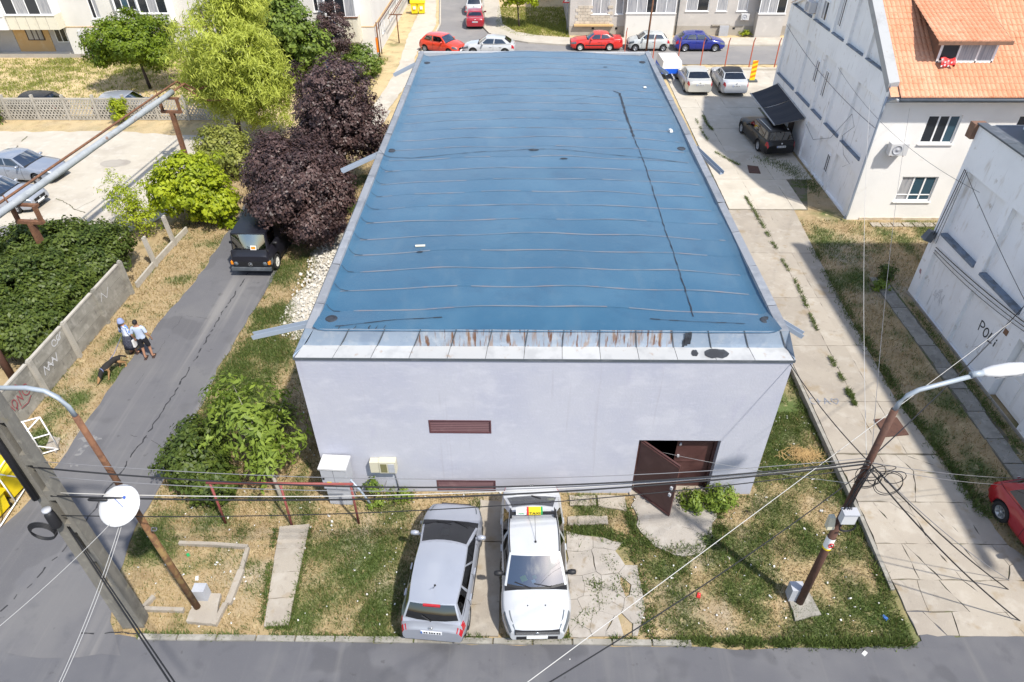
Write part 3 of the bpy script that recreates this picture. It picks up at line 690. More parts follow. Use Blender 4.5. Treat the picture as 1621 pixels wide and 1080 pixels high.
# ================================================================ WAREHOUSE
def wall(mb, o, u, n, U, V, holes=(), depth=0.12, back=False):
    """upright wall from o along u (unit), outward normal n, with openings (u0,u1,v0,v1[,depth]) that have reveals"""
    o = Vector(o); u = Vector(u); n = Vector(n); z = Vector((0, 0, 1))
    us = sorted({0.0, U, *[h[0] for h in holes], *[h[1] for h in holes]})
    vs = sorted({0.0, V, *[h[2] for h in holes], *[h[3] for h in holes]})
    P = lambda a, b, d=0.0: o + u * a + z * b - n * d
    for a0, a1 in zip(us[:-1], us[1:]):
        for b0, b1 in zip(vs[:-1], vs[1:]):
            ca, cb = (a0 + a1) / 2, (b0 + b1) / 2
            if any(h[0] < ca < h[1] and h[2] < cb < h[3] for h in holes): continue
            mb.add([P(a0, b0), P(a1, b0), P(a1, b1), P(a0, b1)], [(0, 1, 2, 3)])
    for h in holes:
        d = h[4] if len(h) > 4 else depth
        a0, a1, b0, b1 = h[:4]
        c = [(a0, b0), (a1, b0), (a1, b1), (a0, b1)]
        for i in range(4):
            p, q = c[i], c[(i + 1) % 4]
            mb.add([P(*p), P(*q), P(*q, d), P(*p, d)], [(0, 1, 2, 3)])
        if back or (len(h) > 5 and h[5]):
            mb.add([P(a0, b0, d), P(a1, b0, d), P(a1, b1, d), P(a0, b1, d)], [(0, 1, 2, 3)])
    return mb
class Frame:
    """places boxes on a wall: a along the wall, b up, d outwards"""
    def __init__(s, o, u, n): s.o = Vector(o); s.u = Vector(u); s.n = Vector(n)
    def box(s, mb, a0, a1, b0, b1, d0, d1):
        R = Matrix((s.u, s.n, Vector((0, 0, 1)))).transposed()
        c = s.o + s.u * (a0 + a1) / 2 + s.n * (d0 + d1) / 2 + Vector((0, 0, (b0 + b1) / 2))
        return mb.box(c, (a1 - a0, d1 - d0, b1 - b0), rot=R)
    def p(s, a, b, d=0.0): return s.o + s.u * a + s.n * d + Vector((0, 0, b))
def window(parent, fr, a0, a1, b0, b1, splits=(0.5,), mat='pvc', panes=('pane_dark',), depth=0.1, fw=0.06, sill='white_trim', trans=None, name='window'):
    mb = MB(); d0, d1 = -depth, -depth + 0.06
    fr.box(mb, a0, a1, b0, b0 + fw, d0, d1); fr.box(mb, a0, a1, b1 - fw, b1, d0, d1)
    cuts = [0.0] + list(splits) + [1.0]
    for i, c in enumerate(cuts):
        x = lerp(a0 + fw / 2, a1 - fw / 2, c)
        fr.box(mb, x - fw / 2, x + fw / 2, b0 + fw, b1 - fw, d0, d1 + 0.003)
    if trans:
        zz = lerp(b0, b1, trans); fr.box(mb, a0 + fw, a1 - fw, zz - fw / 3, zz + fw / 3, d0, d1 + .001)
    w = mb.build(name, mat, parent)
    for i, (c0, c1) in enumerate(zip(cuts[:-1], cuts[1:])):
        x0 = lerp(a0 + fw / 2, a1 - fw / 2, c0) + fw / 2; x1 = lerp(a0 + fw / 2, a1 - fw / 2, c1) - fw / 2
        mb = MB(); fr.box(mb, x0 - .005, x1 + .005, b0 + fw - .005, b1 - fw + .005, d0 + 0.015, d0 + 0.035)
        mb.build('pane', panes[i % len(panes)], w)
    if sill:
        mb = MB(); fr.box(mb, a0 - .06, a1 + .06, b0 - .05, b0 - .002, -depth + .02, .07)
        mb.build('sill', sill, w)
    return w

WX0, WX1, WY0, WY1, WZ = -5.87, 7.02, 13.43, 38.75, 5.34
wh = thing('warehouse', 'lavender rendered warehouse with a flat blue roof in the middle', 'warehouse', (0.57, 26, 0))
fr = Frame((WX0, WY0, 0), (1, 0, 0), (0, -1, 0))
L1 = ((-2.568, 13.43, 3.086), (-0.816, 13.43, 2.574)); L2 = ((-2.525, 13.43, 0.53), (-0.738, 13.43, -0.01))
DR = ((3.392, 13.43, 2.333), (5.736, 13.43, 2.358), (5.722, 13.43, 0.192))
def ha(x): return x - WX0
lv = [(ha(L1[0][0]), ha(L1[1][0]), L1[1][2], L1[0][2]), (ha(L2[0][0]) , ha(L2[1][0]), max(.05, L2[1][2]), L2[0][2])]
dh = (ha(DR[0][0]), ha(DR[1][0]) - .02, 0.0, DR[0][2], 0.34)
mb = MB()
wall(mb, (WX0, WY0, -0.1), (1, 0, 0), (0, -1, 0), WX1 - WX0, WZ + .1, [(h[0], h[1], h[2] + .1, h[3] + .1, *(h[4:])) for h in (*lv, (*dh[:2], 0.001 - .1 + .1, dh[3], .34))], 0.10)
wall(mb, (WX0, WY1, -0.1), (0, -1, 0), (-1, 0, 0), WY1 - WY0, WZ + .1)
wall(mb, (WX1, WY0, -0.1), (0, 1, 0), (1, 0, 0), WY1 - WY0, WZ + .1)
wall(mb, (WX1, WY1, -0.1), (-1, 0, 0), (0, 1, 0), WX1 - WX0, WZ + .1)
whwall = mb.build('wall', 'lavender_wall', wh)
# a dark room behind the door
mb = MB(); mb.bx(DR[0][0] - .6, DR[1][0] + .6, WY0 + .36, WY0 + 4, 0.0, DR[0][2] + .3)
mb.f = [f for i, f in enumerate(mb.f) if i != 2]; mb.mi = mb.mi[:5]; mb.sm = mb.sm[:5]
mb.build('interior', 'dark_inside', wh)
# louvred vents
for (a0, a1, b0, b1) in lv:
    mb = MB(); f_ = .04
    for q in ((a0, a1, b0, b0 + f_), (a0, a1, b1 - f_, b1), (a0, a0 + f_, b0 + f_, b1 - f_), (a1 - f_, a1, b0 + f_, b1 - f_)): fr.box(mb, *q, -.09, .012)
    fr.box(mb, a0 + .02, a1 - .02, b0 + .02, b1 - .02, -.10, -.085)
    v = mb.build('vent', 'brown_louvre', wh)
    n = 6
    for i in range(n):
        z = lerp(b0 + .05, b1 - .05, (i + .5) / n)
        mb = MB()
        c = fr.p((a0 + a1) / 2, z, -.035)
        mb.box(c, (a1 - a0 - 2 * f_, .075, .014), rot=Matrix.Rotation(RAD(38), 3, 'X')); mb.build('slat', 'brown_louvre', v)
# brown double door, left leaf swung out
a0, a1, b1 = dh[0], dh[1], dh[3]
mb = MB()
for q in ((a0, a0 + .09, 0.03, b1), (a1 - .09, a1, 0.03, b1), (a0 + .09, a1 - .09, b1 - .09, b1)): fr.box(mb, *q, -.30, -.19)
door = mb.build('door_frame', 'brown_metal', wh)
am = (a0 + a1) / 2 + .02
mb = MB(); fr.box(mb, am, a1 - .1, .05, b1 - .1, -.30, -.245); rleaf = mb.build('door_leaf', 'brown_metal', wh)
for z in (.35, b1 * .52, b1 - .3):
    mb = MB(); fr.box(mb, am + .03, a1 - .16, z - .03, z + .03, -.245, -.225); mb.build('rail', 'brown_metal', rleaf)
for z in (b1 * .33, b1 * .62, b1 * .84):
    mb = MB(); fr.box(mb, am + .06, am + .12, z - .04, z + .04, -.246, -.20); mb.build('latch', 'box_grey', rleaf)
hinge = Vector((WX0 + a0 + .09, WY0 + .10, 0)); ang = RAD(-47); w_ = (am - a0) + .18
Rz = Matrix.Rotation(ang, 3, 'Z')
mb = MB(); mb.box(hinge + Rz @ Vector((w_ / 2, 0, 0)) + Vector((0, 0, (b1 - .08) / 2 + .04)), (w_, .05, b1 - .12), rz=ang)
lleaf = mb.build('door_leaf', 'brown_metal', wh)
for z in (.12, b1 - .15):
    mb = MB(); mb.box(hinge + Rz @ Vector((w_ / 2, -.035, 0)) + Vector((0, 0, z)), (w_ - .06, .03, .06), rz=ang); mb.build('rail', 'brown_metal', lleaf)
for (t, zz) in ((.92, .42), (.93, .55)):
    mb = MB(); mb.box(hinge + Rz @ Vector((w_ * t, -.05, 0)) + Vector((0, 0, b1 * zz)), (.07, .06, .10), rz=ang); mb.build('latch', 'box_grey', lleaf)
mb = MB(); fr.box(mb, a0 - .05, a1 + .05, 0.0, .06, -.34, .12); mb.build('threshold', 'concrete', wh)

# metal cap and upstand over the front wall, panel by panel
YC, ZT = WY0 + .42, 5.93
n = 13; xs = np.linspace(WX0 + .02, WX1 - .02, n + 1)
mb = MB(); mb.bx(WX0 - .03, WX1 + .03, WY0 - .035, WY0 - .004, WZ - .07, WZ + .012); mb.build('drip_edge', 'zinc_dark', wh)
rusty = {3, 4, 5, 6, 7, 8, 9}
xi0, xi1 = -5.36, 6.66
ui = lambda x: lerp(xi0, xi1, (x - xs[0]) / (xs[-1] - xs[0]))
for i in range(n):
    x0, x1 = xs[i], xs[i + 1]
    xa, xb = x0 + .006, x1 - .006
    tl = random.uniform(-.012, .012)
    mb = MB()
    # pale cap: a shallow slope on the wall head
    zf, zb_ = WZ + .02, WZ + .11 + tl * .4
    mb.add([(xa, WY0 - .03, zf), (xb, WY0 - .03, zf), (ui(xb) * .3 + xb * .7, YC - .03, zb_), (ui(xa) * .3 + xa * .7, YC - .03, zb_),
            (xa, WY0 - .03, zf - .05), (xb, WY0 - .03, zf - .05)], [(0, 1, 2, 3), (4, 5, 1, 0)])
    mb.build('cap_panel', 'cap_pale', wh)
    mb = MB()
    ua, ub = ui(x0) + .006, ui(x1) - .006
    pts = []
    for (t, z, y) in ((0, WZ + .09, YC - .05), (.3, WZ + .2, YC - .03 + tl), (.65, ZT - .2, YC + tl * .5), (1, ZT + random.uniform(-.008, .01), YC + .03)):
        pts += [(lerp(x0 * .7 + ui(x0) * .3, ua, t) + .004, y, z), (lerp((x0 + x1) / 2, (ua + ub) / 2, t), y - .012, z), (lerp(x1 * .7 + ui(x1) * .3, ub, t) - .004, y, z)]
    fs = [(3 * r + c, 3 * r + c + 1, 3 * r + c + 4, 3 * r + c + 3) for r in range(3) for c in range(2)]
    mb.add(pts, fs)
    up = mb.build('upstand_panel', 'galv_rusty' if i in rusty else 'galv', wh)
    mb = MB(); x = ub + .006
    mb.bar((x1 * .7 + ui(x1) * .3, YC - .06, WZ + .09), (x, YC + .02, ZT + .01), .022, .022); mb.build('standing_seam', 'zinc_dark', up)
for s_, xo_, xt_ in ((0, WX0 - .03, -5.57), (-1, WX1 + .03, 6.88)):
    xe = xs[s_]; A_ = (xe * .7 + ui(xe) * .3, YC - .05, WZ + .09); B_ = (ui(xe), YC + .03, ZT); C_ = (xt_, WY0 + .44, 5.955); D_ = (xo_, WY0 + .06, WZ + .03); E0 = (xo_, WY0 - .02, WZ + .0)
    mb = MB(); mb.add([A_, B_, C_, D_, E0], [(0, 1, 2), (0, 2, 3), (0, 3, 4)]); mb.build('corner_panel', 'galv', wh)
# tar smears on the front upstand
def blot(parent, name, mat, pts): 
    mb = MB(); mb.add(pts, [tuple(range(len(pts)))]); return mb.build(name, mat, parent)
rnd = random.Random(3)
def on_up(x, z): return (x, YC - .045 - .012 + .03 * (z - WZ - .09) / .5, z)
for (xc, w, z0, z1) in ((4.28, .06, 5.50, 5.92), (4.36, .04, 5.55, 5.93), (4.22, .03, 5.46, 5.7)):
    pts = [on_up(xc + w * s * rnd.uniform(.6, 1.2), lerp(z0, z1, t)) for s, ts in ((-1, (0, .25, .5, .75, 1)), (1, (1, .75, .5, .25, 0))) for t in ts]
    blot(wh, 'tar_smear', 'roof_tar', pts)
def on_cap(x, t): return (x, lerp(WY0 - .02, YC - .06, t), lerp(WZ + .02, WZ + .11, t) + .012)
for (xc, w, h) in ((5.05, .33, .42), (4.5, .09, .3)):
    pts = [on_cap(xc + w * math.cos(a) * rnd.uniform(.8, 1.1), .5 + h * math.sin(a) * rnd.uniform(.8, 1.1)) for a in np.linspace(0, 2 * PI, 16, endpoint=False)]
    blot(wh, 'tar_smear', 'roof_tar', pts)

# side copings in lengths of metal
ycs = np.concatenate([[WY0 + .06], np.arange(15.0, WY1, 2.0), [WY1]])
for side, xo, xt, xi in ((-1, WX0 - .03, -5.57, -5.35), (1, WX1 + .03, 6.88, 6.65)):
    for y0, y1 in zip(ycs[:-1], ycs[1:]):
        j = random.uniform(-.012, .012); a, b = y0 + .008, y1 - .008
        mb = MB()
        pr = [(xo, WZ - .05), (xo, WZ + .03), (xt + j, 5.955), (xi, 5.93 + j), (xi - side * .02, 5.74)]
        if y0 < WY0 + .1: a_ = WY0 + .44
        else: a_ = a
        vs = []
        for (x, z) in pr: vs += [(x, a_ if z > 5.5 else a, z), (x, b, z)]
        mb.add(vs, [(2 * q, 2 * q + 1, 2 * q + 3, 2 * q + 2) for q in range(len(pr) - 1)])
        mb.build('coping', 'coping_grey', wh)
mb = MB(); mb.bx(xi0 - .3, 0.0, WY1 - .22, WY1 + .04, WZ, 5.93); mb.bx(0.02, xi1 + .3, WY1 - .22, WY1 + .04, WZ, 5.90); mb.build('rear_coping', 'cap_pale', wh)

# roofing sheets, lapped like shingles from the front
def roof_z(x, y):
    t = (x - 0.65) / 6.02
    arch = 5.74 + .24 * (1 - t * t)
    k = min(1, max(0, (y - 13.86) / .9)); k = k * k * (3 - 2 * k)
    k2 = min(1, max(0, (38.5 - y) / .8))
    e = max(0, abs(t) - .955) / .045
    wav = .016 * math.sin(x * 1.9 + y * .7) + .012 * math.sin(x * .9 - y * 1.3 + 1) + .02 * (float(fbm(x + 50, y, .45)) - .5) * 2
    return lerp(5.90, arch + wav, k) * 1.0 + e * e * .14
roof = MB()
roof.add([(xi0, 13.9, 5.6), (xi1, 13.9, 5.6), (xi1, 38.6, 5.6), (xi0, 38.6, 5.6)], [(0, 1, 2, 3)])
rf = roof.build('roof', 'roof_tar', wh)
sw_ = 0.985; y = 13.84; i = 0
XN = 22
gx = np.concatenate([[xi0, xi0 + .12, xi0 + .3], np.linspace(xi0 + .8, xi1 - .8, XN - 6), [xi1 - .3, xi1 - .12, xi1]])
while y < 38.55:
    y1 = min(y + sw_ + .06, 38.62)
    ph = random.uniform(0, 6)
    wv = lambda x: .035 * math.sin(x * .55 + ph) + .02 * math.sin(x * 1.7 + ph * 2)
    rows = [y, y + .03, (y + y1) / 2, y1]
    vs = []
    for r, yy in enumerate(rows):
        for x in gx:
            lift = (.003, .004, .002, -.002)[r]
            vs.append((x, yy + (wv(x) if (r < 2 and i) else 0), roof_z(x, yy) + lift))
    n = len(gx)
    vs2 = [(x, vs[k][1] - .001, vs[k][2] - .03) for k, x in enumerate(gx)]
    mb = MB(); mb.add(vs, [(r * n + c, r * n + c + 1, (r + 1) * n + c + 1, (r + 1) * n + c) for r in range(3) for c in range(n - 1)], True)
    sh = mb.build('roofing_sheet', 'roof_blue', rf)
    if i:
        # worn lap joint
        mb = MB(); pts = []
        xx = np.linspace(xi0 + .25, xi1 - .25, 60)
        for x in xx:
            w = .010 + .026 * float(vnoise(x * 2.2, i * 3.1)); yy = y + wv(x)
            pts.append(((x, yy - .014 - w * .3, roof_z(x, yy) + .0075), (x, yy + w * 1.2, roof_z(x, yy + .03) + .0095)))
        mb.add([p for q in pts for p in q], [(2 * k, 2 * k + 2, 2 * k + 3, 2 * k + 1) for k in range(len(pts) - 1) if float(vnoise(k * .23, i * 5.7)) > .22])
        mb.build('lap_joint', 'roof_seam', sh)
        if i < 11:
            mb = MB(); P_ = []
            for t in np.linspace(0, 1, 6):
                x = xi0 + .05 + t * random.uniform(.38, .5); yy = y + wv(x) + .28 * (1 - t) ** 2
                P_.append((x, yy))
            for (a, b) in zip(P_[:-1], P_[1:]):
                mb.add([(a[0], a[1] - .012, roof_z(*a) + .02), (b[0], b[1] - .012, roof_z(*b) + .02), (b[0], b[1] + .008, roof_z(*b) + .021), (a[0], a[1] + .008, roof_z(*a) + .021)], [(0, 1, 2, 3)])
            mb.build('tar_stroke', 'roof_tar', sh)
    y += sw_; i += 1
def roofline(name, pts, w, mat, parent, seed, gap=0.0, lift=.024):
    rnd = random.Random(seed); P_ = []
    for a, b in zip(pts[:-1], pts[1:]):
        k = max(2, int(math.dist(a, b) / .22))
        for i in range(k): P_.append((lerp(a[0], b[0], i / k) + rnd.uniform(-.02, .02), lerp(a[1], b[1], i / k) + rnd.uniform(-.01, .01)))
    P_.append(pts[-1][:2]); mb = MB()
    for a, b in zip(P_[:-1], P_[1:]):
        d = Vector((b[0] - a[0], b[1] - a[1])); n = Vector((-d.y, d.x)).normalized() * w * rnd.uniform(.25, .85)
        q = [(a[0] - n.x, a[1] - n.y), (a[0] + n.x, a[1] + n.y), (b[0] + n.x, b[1] + n.y), (b[0] - n.x, b[1] - n.y)]
        mb.add([(x, y, roof_z(x, y) + lift) for x, y in q], [(0, 1, 2, 3)])
    return mb.build(name, mat, parent)
roofline('tar_seam', [(4.316, 32.352), (4.553, 32.087)], .05, 'roof_tar', rf, 1)
roofline('tar_seam', [(4.553, 32.087), (4.538, 29.691), (4.534, 26.817)], .065, 'roof_tar', rf, 2)
roofline('tar_seam', [(4.534, 26.817), (4.626, 24.346), (4.589, 19.669), (4.59, 16.824), (4.571, 14.544)], .022, 'roof_tar', rf, 3, 0)
roofline('tar_seam', [(-5.531, 25.05), (-4.274, 24.816), (-1.86, 25.127)], .02, 'roof_tar', rf, 4, 0)
roofline('tar_seam', [(-1.86, 25.127), (0.469, 25.381), (3.739, 24.914), (6.335, 24.574)], .018, 'roof_tar', rf, 5, 0)
roofline('tar_seam', [(-4.843, 14.022), (-4.365, 14.108), (-3.324, 14.338), (-2.079, 14.404)], .022, 'roof_tar', rf, 6, 0)
roofline('tar_seam', [(3.413, 14.41), (4.885, 14.296), (5.86, 14.249)], .02, 'roof_tar', rf, 7, 0)
roofline('tar_seam', [(2.243, 30.801), (3.295, 31.475), (4.317, 31.537)], .012, 'roof_tar', rf, 8, 0)
for k, q in enumerate(((-4.732, 13.887), (-4.323, 13.891), (-3.946, 13.894), (-3.75, 13.896), (-3.553, 13.898))):
    roofline('tar_drip', [q, (q[0] + .03, q[1] + .16)], .02, 'roof_tar', rf, k)
for k, p in enumerate(((-5.159, 25.608, 5.85), (6.338, 25.972, 5.85), (-5.049, 14.445, 5.85), (6.501, 14.486, 5.85), (-5.034, 37.244, 5.85), (6.328, 37.249, 5.85))):
    mb = MB(); z = roof_z(p[0], p[1]) + .02
    mb.lathe([(.0, .0), (.10, .012), (.15, .018), (.17, .0)], 14, (p[0], p[1], z)); mb.build('roof_drain', 'roof_tar', rf)
for k, (p, s) in enumerate((((0.491, 25.262, 5.98), .14), ((-3.063, 17.761, 5.95), .07), ((1.578, 24.378, 5.98), .1), ((4.235, 35.937, 5.98), .08))):
    mb = MB(); mb.sheet([(p[0] + s * 1.6 * math.cos(a) * random.uniform(.7, 1.1), p[1] + s * .6 * math.sin(a)) for a in np.linspace(0, 2 * PI, 9, endpoint=False)], roof_z(p[0], p[1]) + .03)
    mb.build('tar_patch', 'roof_tar', rf)
p = (-3.102, 18.101, 5.97)
o = MB().box((0, 0, .02), (.30, .07, .03), rz=.08).build('wood_offcut', 'cream_panel', loc=(p[0], p[1], roof_z(p[0], p[1]) + .02)); props(o, 'small pale wooden offcut lying on the blue roof', 'offcut')
p = (6.181, 27.639, 5.95)
o = MB().box((0, 0, .05), (.13, .2, .1), rz=.3, top=.8).build('plastic_bottle', 'paper', loc=(p[0], p[1], roof_z(p[0], p[1]) + .02)); props(o, 'white plastic scrap on the right part of the blue roof', 'litter')
p = (5.867, 33.079, 5.95)
o = MB().lathe([(.0, 0), (.09, .01), (.08, .05), (0, .07)], 8).build('paper_scrap', 'paper', loc=(p[0], p[1], roof_z(p[0], p[1]) + .02)); props(o, 'tiny white paper scrap at the far end of the blue roof', 'litter')

# rainwater spouts that stick out over the sides
def spout(a, b):
    mb = MB(); a = Vector(a); b = Vector(b)
    d = (b - a).normalized(); x = d.cross(Vector((0, 0, 1))).normalized(); up = x.cross(d)
    for (o1, w, h, oo) in ((0, .17, .012, -.06), (-.085, .012, .13, 0), (.085, .012, .13, 0)):
        R = Matrix((x, d, up)).transposed()
        mb.box((a + b) / 2 + x * o1 + up * oo, (w, (b - a).length, h), rot=R)
    mb.build('spout', 'gutter_grey', wh)
spout((-5.55, (-5.655, 14.2)[1], 5.86), (-7.09, 14.048, 5.55))
spout((-5.55, (-5.617, 25.173)[1], 5.86), (-6.877, 24.272, 5.55))
spout((-5.55, (-5.613, 36.755)[1], 5.86), (-6.606, 35.891, 5.55))
spout((6.85, (6.866, 14.334)[1], 5.86), (7.4, 14.137, 5.6))
spout((6.85, (6.795, 25.843)[1], 5.86), (7.618, 24.289, 5.5))
spout((6.85, (6.679, 36.656)[1], 5.86), (7.442, 35.952, 5.6))
# ---- boxes at the wall
p = (-5.547, 13, 0.134)
ec = thing('electricity_cabinet', 'tall pale grey electricity cabinet at the left corner of the warehouse wall', 'cabinet', (-5.35, 13.1, 0), RAD(-3))
MB().bx(-.36, .32, -.2, .22, .0, .75).build('plinth_box', 'box_grey', ec, True)
MB().bx(-.40, .36, -.24, .24, .75, 1.62).build('body', 'box_grey', ec, True)
MB().bx(-.43, .39, -.28, .27, 1.62, 1.68).build('lid', 'white_plastic', ec, True)
for s in (-1, 1):
    dd = MB().bx(-.38 if s < 0 else -.01, -.03 if s < 0 else .34, -.262, -.24, .8, 1.58).build('door', 'box_grey', ec, True)
    MB().bx(-.25 if s < 0 else .1, -.12 if s < 0 else .23, -.268, -.262, .98, 1.10).build('warning_label', 'sign_yellow', dd, True)
MB().box((-.33, -.27, 1.25), (.05, .03, .08)).build('handle', 'black_plastic', ec, True)
MB().tube([(.36, -.05, 1.0), (.62, -.12, .62), (.88, -.2, .1)], .035, 8).build('conduit', 'gutter_grey', ec, True)
p0, p1 = (-4.4, 13.43, 1.554), (-3.633, 13.43, 1.09)
gm = thing('meter_box', 'beige meter box fixed on the wall left of the vents', 'meter box', ((p0[0] + p1[0]) / 2, 13.42, p1[2]))
x0, x1, z0, z1 = p0[0], p1[0], p1[2], p0[2]; xm = lerp(x0, x1, .36)
MB().bx(x0, xm - .01, 13.22, 13.42, z0, z1 - .03).build('cover', 'beige_plastic', gm)
b_ = MB().bx(xm, x1, 13.20, 13.42, z0, z1).build('body', 'beige_plastic', gm)
MB().bx(xm + .04, lerp(xm, x1, .5) - .02, 13.192, 13.2, z0 + .04, z1 - .07).build('glass_door', 'olive_glass', b_)
MB().bx(lerp(xm, x1, .5) + .02, x1 - .04, 13.188, 13.2, z0 + .04, z1 - .07).build('meter', 'box_grey', b_)
MB().tube([(x1 - .12, 13.40, z0), (x1 - .06, 13.40, .02)], .015, 6).build('conduit', 'cable_grey', gm)

# ================================================================ OTHER BUILDINGS
# ---- right: tall white house with a tiled roof and dormer
RX0, RX1, RY0, RY1, RZE = 16.2, 34.0, 30.5, 44.9, 6.5
hs = thing('tiled_house', 'tall white rendered house with orange tiled roof and dormer', 'house', (20, 37, 0))
sl = .645
fr = Frame((RX0, RY0, 0), (1, 0, 0), (0, -1, 0))
W1 = (18.34 - RX0, 19.86 - RX0, 4.12, 5.45); W2 = (18.2 - RX0, 19.92 - RX0, 1.2, 2.49)
W3 = (22.4 - RX0, 24.0 - RX0, 4.12, 5.45); W4 = (22.4 - RX0, 24.0 - RX0, 1.2, 2.49)
mb = MB(); wall(mb, (RX0, RY0, -.1), (1, 0, 0), (0, -1, 0), RX1 - RX0, RZE + .1, [(a, b, c + .1, d + .1) for a, b, c, d in (W1, W2, W3, W4)], .16, True)
wall(mb, (RX1, RY0, -.1), (0, 1, 0), (1, 0, 0), RY1 - RY0, 7.0); wall(mb, (RX1, RY1, -.1), (-1, 0, 0), (0, 1, 0), RX1 - RX0, 7.0)
mb.build('front_wall', 'white_render_clean', hs)
for q, pn in ((W1, ('pane_dark', 'pane_dark', 'pane_blue')), (W2, ('pane_curtain', 'pane_blue', 'pane_blue')), (W3, ('pane_dark',)), (W4, ('pane_dark',))):
    window(hs, fr, *q, splits=(.36, .68), panes=pn, depth=.13, fw=.07, trans=.25 if q is W2 else None)
mb = MB(); fr.box(mb, .02, RX1 - RX0, 5.98, 6.03, 0.0, .05); mb.build('string_course', 'white_trim', hs)
mb = MB(); fr.box(mb, .6, RX1 - RX0, 0, .32, 0.0, .035); mb.build('base_course', 'stained_base', hs)
# gable wall facing the warehouse: pilasters with sunken fields in three rows
fg = Frame((RX0, RY1, 0), (0, -1, 0), (-1, 0, 0)); GL = RY1 - RY0
ga = lambda y: RY1 - y
rows = [(7.02, 9.4), (3.0, 5.95), (.28, 2.35)]
bays = [(44.6, 41.25), (40.9, 38.4), (38.1, 36.45), (36.0, 33.95), (33.6, 31.1)]
holes = []
for z0, z1 in rows:
    for (ya, yb) in bays:
        zz1 = z1
        if z0 == 7.02:
            zz1 = min(z1, 6.75 + (min(ya, yb) - RY0) * sl - .35)
            if zz1 < z0 + .3: continue
        if z0 == .28 and ya > 38.2: continue
        holes.append((ga(ya), ga(yb), z0, zz1, .14, True))
mb = MB()
wall(mb, (RX0, RY1, -.1), (0, -1, 0), (-1, 0, 0), GL, 6.6, [(a, b, c + .1, d + .1, e, f) for a, b, c, d, e, f in holes if d < 6.5])
up = [(a, b, c - 6.5, d - 6.5, e, f) for a, b, c, d, e, f in holes if d > 6.5]
wall(mb, (RX0, RY1, 6.5), (0, -1, 0), (-1, 0, 0), GL, .6 , [])
mb.f = mb.f[:-1]; mb.mi = mb.mi[:-1]; mb.sm = mb.sm[:-1]; mb.v = mb.v[:-4]
# stepped upper gable, cut along the roof slope
ridge_y = 36.3; slb = .385
def roofh(y): return RZE + .25 + (y - RY0) * sl if y <= ridge_y else RZE + .25 + (ridge_y - RY0) * sl - (y - ridge_y) * slb
ysb = sorted({RY0, RY1, ridge_y, *[y for b in bays for y in b]})
for ya, yb in zip(ysb[:-1], ysb[1:]):
    ym = (ya + yb) / 2; inb = any(b[1] < ym < b[0] for b in bays)
    za, zb_ = roofh(ya), roofh(yb)
    if inb:
        zs = 7.02; zt = max(zs + .05, min(za, zb_) - .3)
        mb.add([(RX0, ya, 6.5), (RX0, yb, 6.5), (RX0, yb, min(zs, zb_)), (RX0, ya, min(zs, za))], [(0, 1, 2, 3)])
        if min(za, zb_) > zs + .4 or max(za, zb_) > zs + .4:
            d = RX0 + .14; ta, tb = max(zs, za - .28), max(zs, zb_ - .28)
            mb.add([(d, ya, zs), (d, yb, zs), (d, yb, tb), (d, ya, ta)], [(0, 1, 2, 3)])
            mb.add([(RX0, ya, zs), (d, ya, zs), (d, ya, ta), (RX0, ya, ta)], [(0, 1, 2, 3)]); mb.add([(RX0, yb, zs), (d, yb, zs), (d, yb, tb), (RX0, yb, tb)], [(0, 1, 2, 3)])
            mb.add([(RX0, ya, zs), (RX0, yb, zs), (d, yb, zs), (d, ya, zs)], [(0, 1, 2, 3)])
            mb.add([(RX0, ya, ta), (RX0, yb, tb), (RX0, yb, zb_), (RX0, ya, za)], [(0, 1, 2, 3)]); mb.add([(RX0, ya, ta), (RX0, yb, tb), (d, yb, tb), (d, ya, ta)], [(0, 1, 2, 3)])
    else:
        mb.add([(RX0, ya, 6.5), (RX0, yb, 6.5), (RX0, yb, zb_), (RX0, ya, za)], [(0, 1, 2, 3)])
mb.build('gable_wall', 'white_render', hs)
for z0, z1 in rows[:2]:
    for (ya, yb) in bays:
        mb = MB(); fg.box(mb, ga(ya) + .02, ga(yb) - .02, z0 + .002, z0 + .05, -.135, .05); mb.build('sill', 'sill_blue', hs)
for (y0, y1, z0, z1) in ((39.3, 38.75, 4.2, 5.4), (37.75, 37.25, 3.9, 5.3), (40.35, 39.55, 7.2, 8.2), (38.0, 37.5, 7.4, 9.0)):
    window(hs, fg, ga(y0), ga(y1), z0, z1, (.5,), 'pvc', ('pane_curtain', 'pane_dark'), depth=.155, fw=.06, sill=None)
window(hs, fg, ga(34.75), ga(34.3), .9, 1.9, (.5,), 'pvc', ('pane_dark',), depth=.155, fw=.05, sill=None)
mb = MB(); fg.box(mb, ga(40.7), ga(39.9), .25, 2.2, -.02, .02); mb.build('side_door', 'dark_frame', hs)
mb = MB()
mb.tube([(RX0 - .06, RY0 - .08, 6.3), (RX0 - .07, RY0 - .06, 5.9), (RX0 - .07, RY0 - .06, .5), (RX0 - .2, RY0 - .1, .3)], .055, 8); mb.build('downpipe', 'gutter_grey', hs)
mb = MB(); mb.tube([(RX0 + .4, RY0 - .28, 6.35), (RX0 + .1, RY0 - .12, 6.2), (RX0 - .05, RY0 - .08, 6.05)], .05, 8); mb.build('swan_neck', 'gutter_grey', hs)
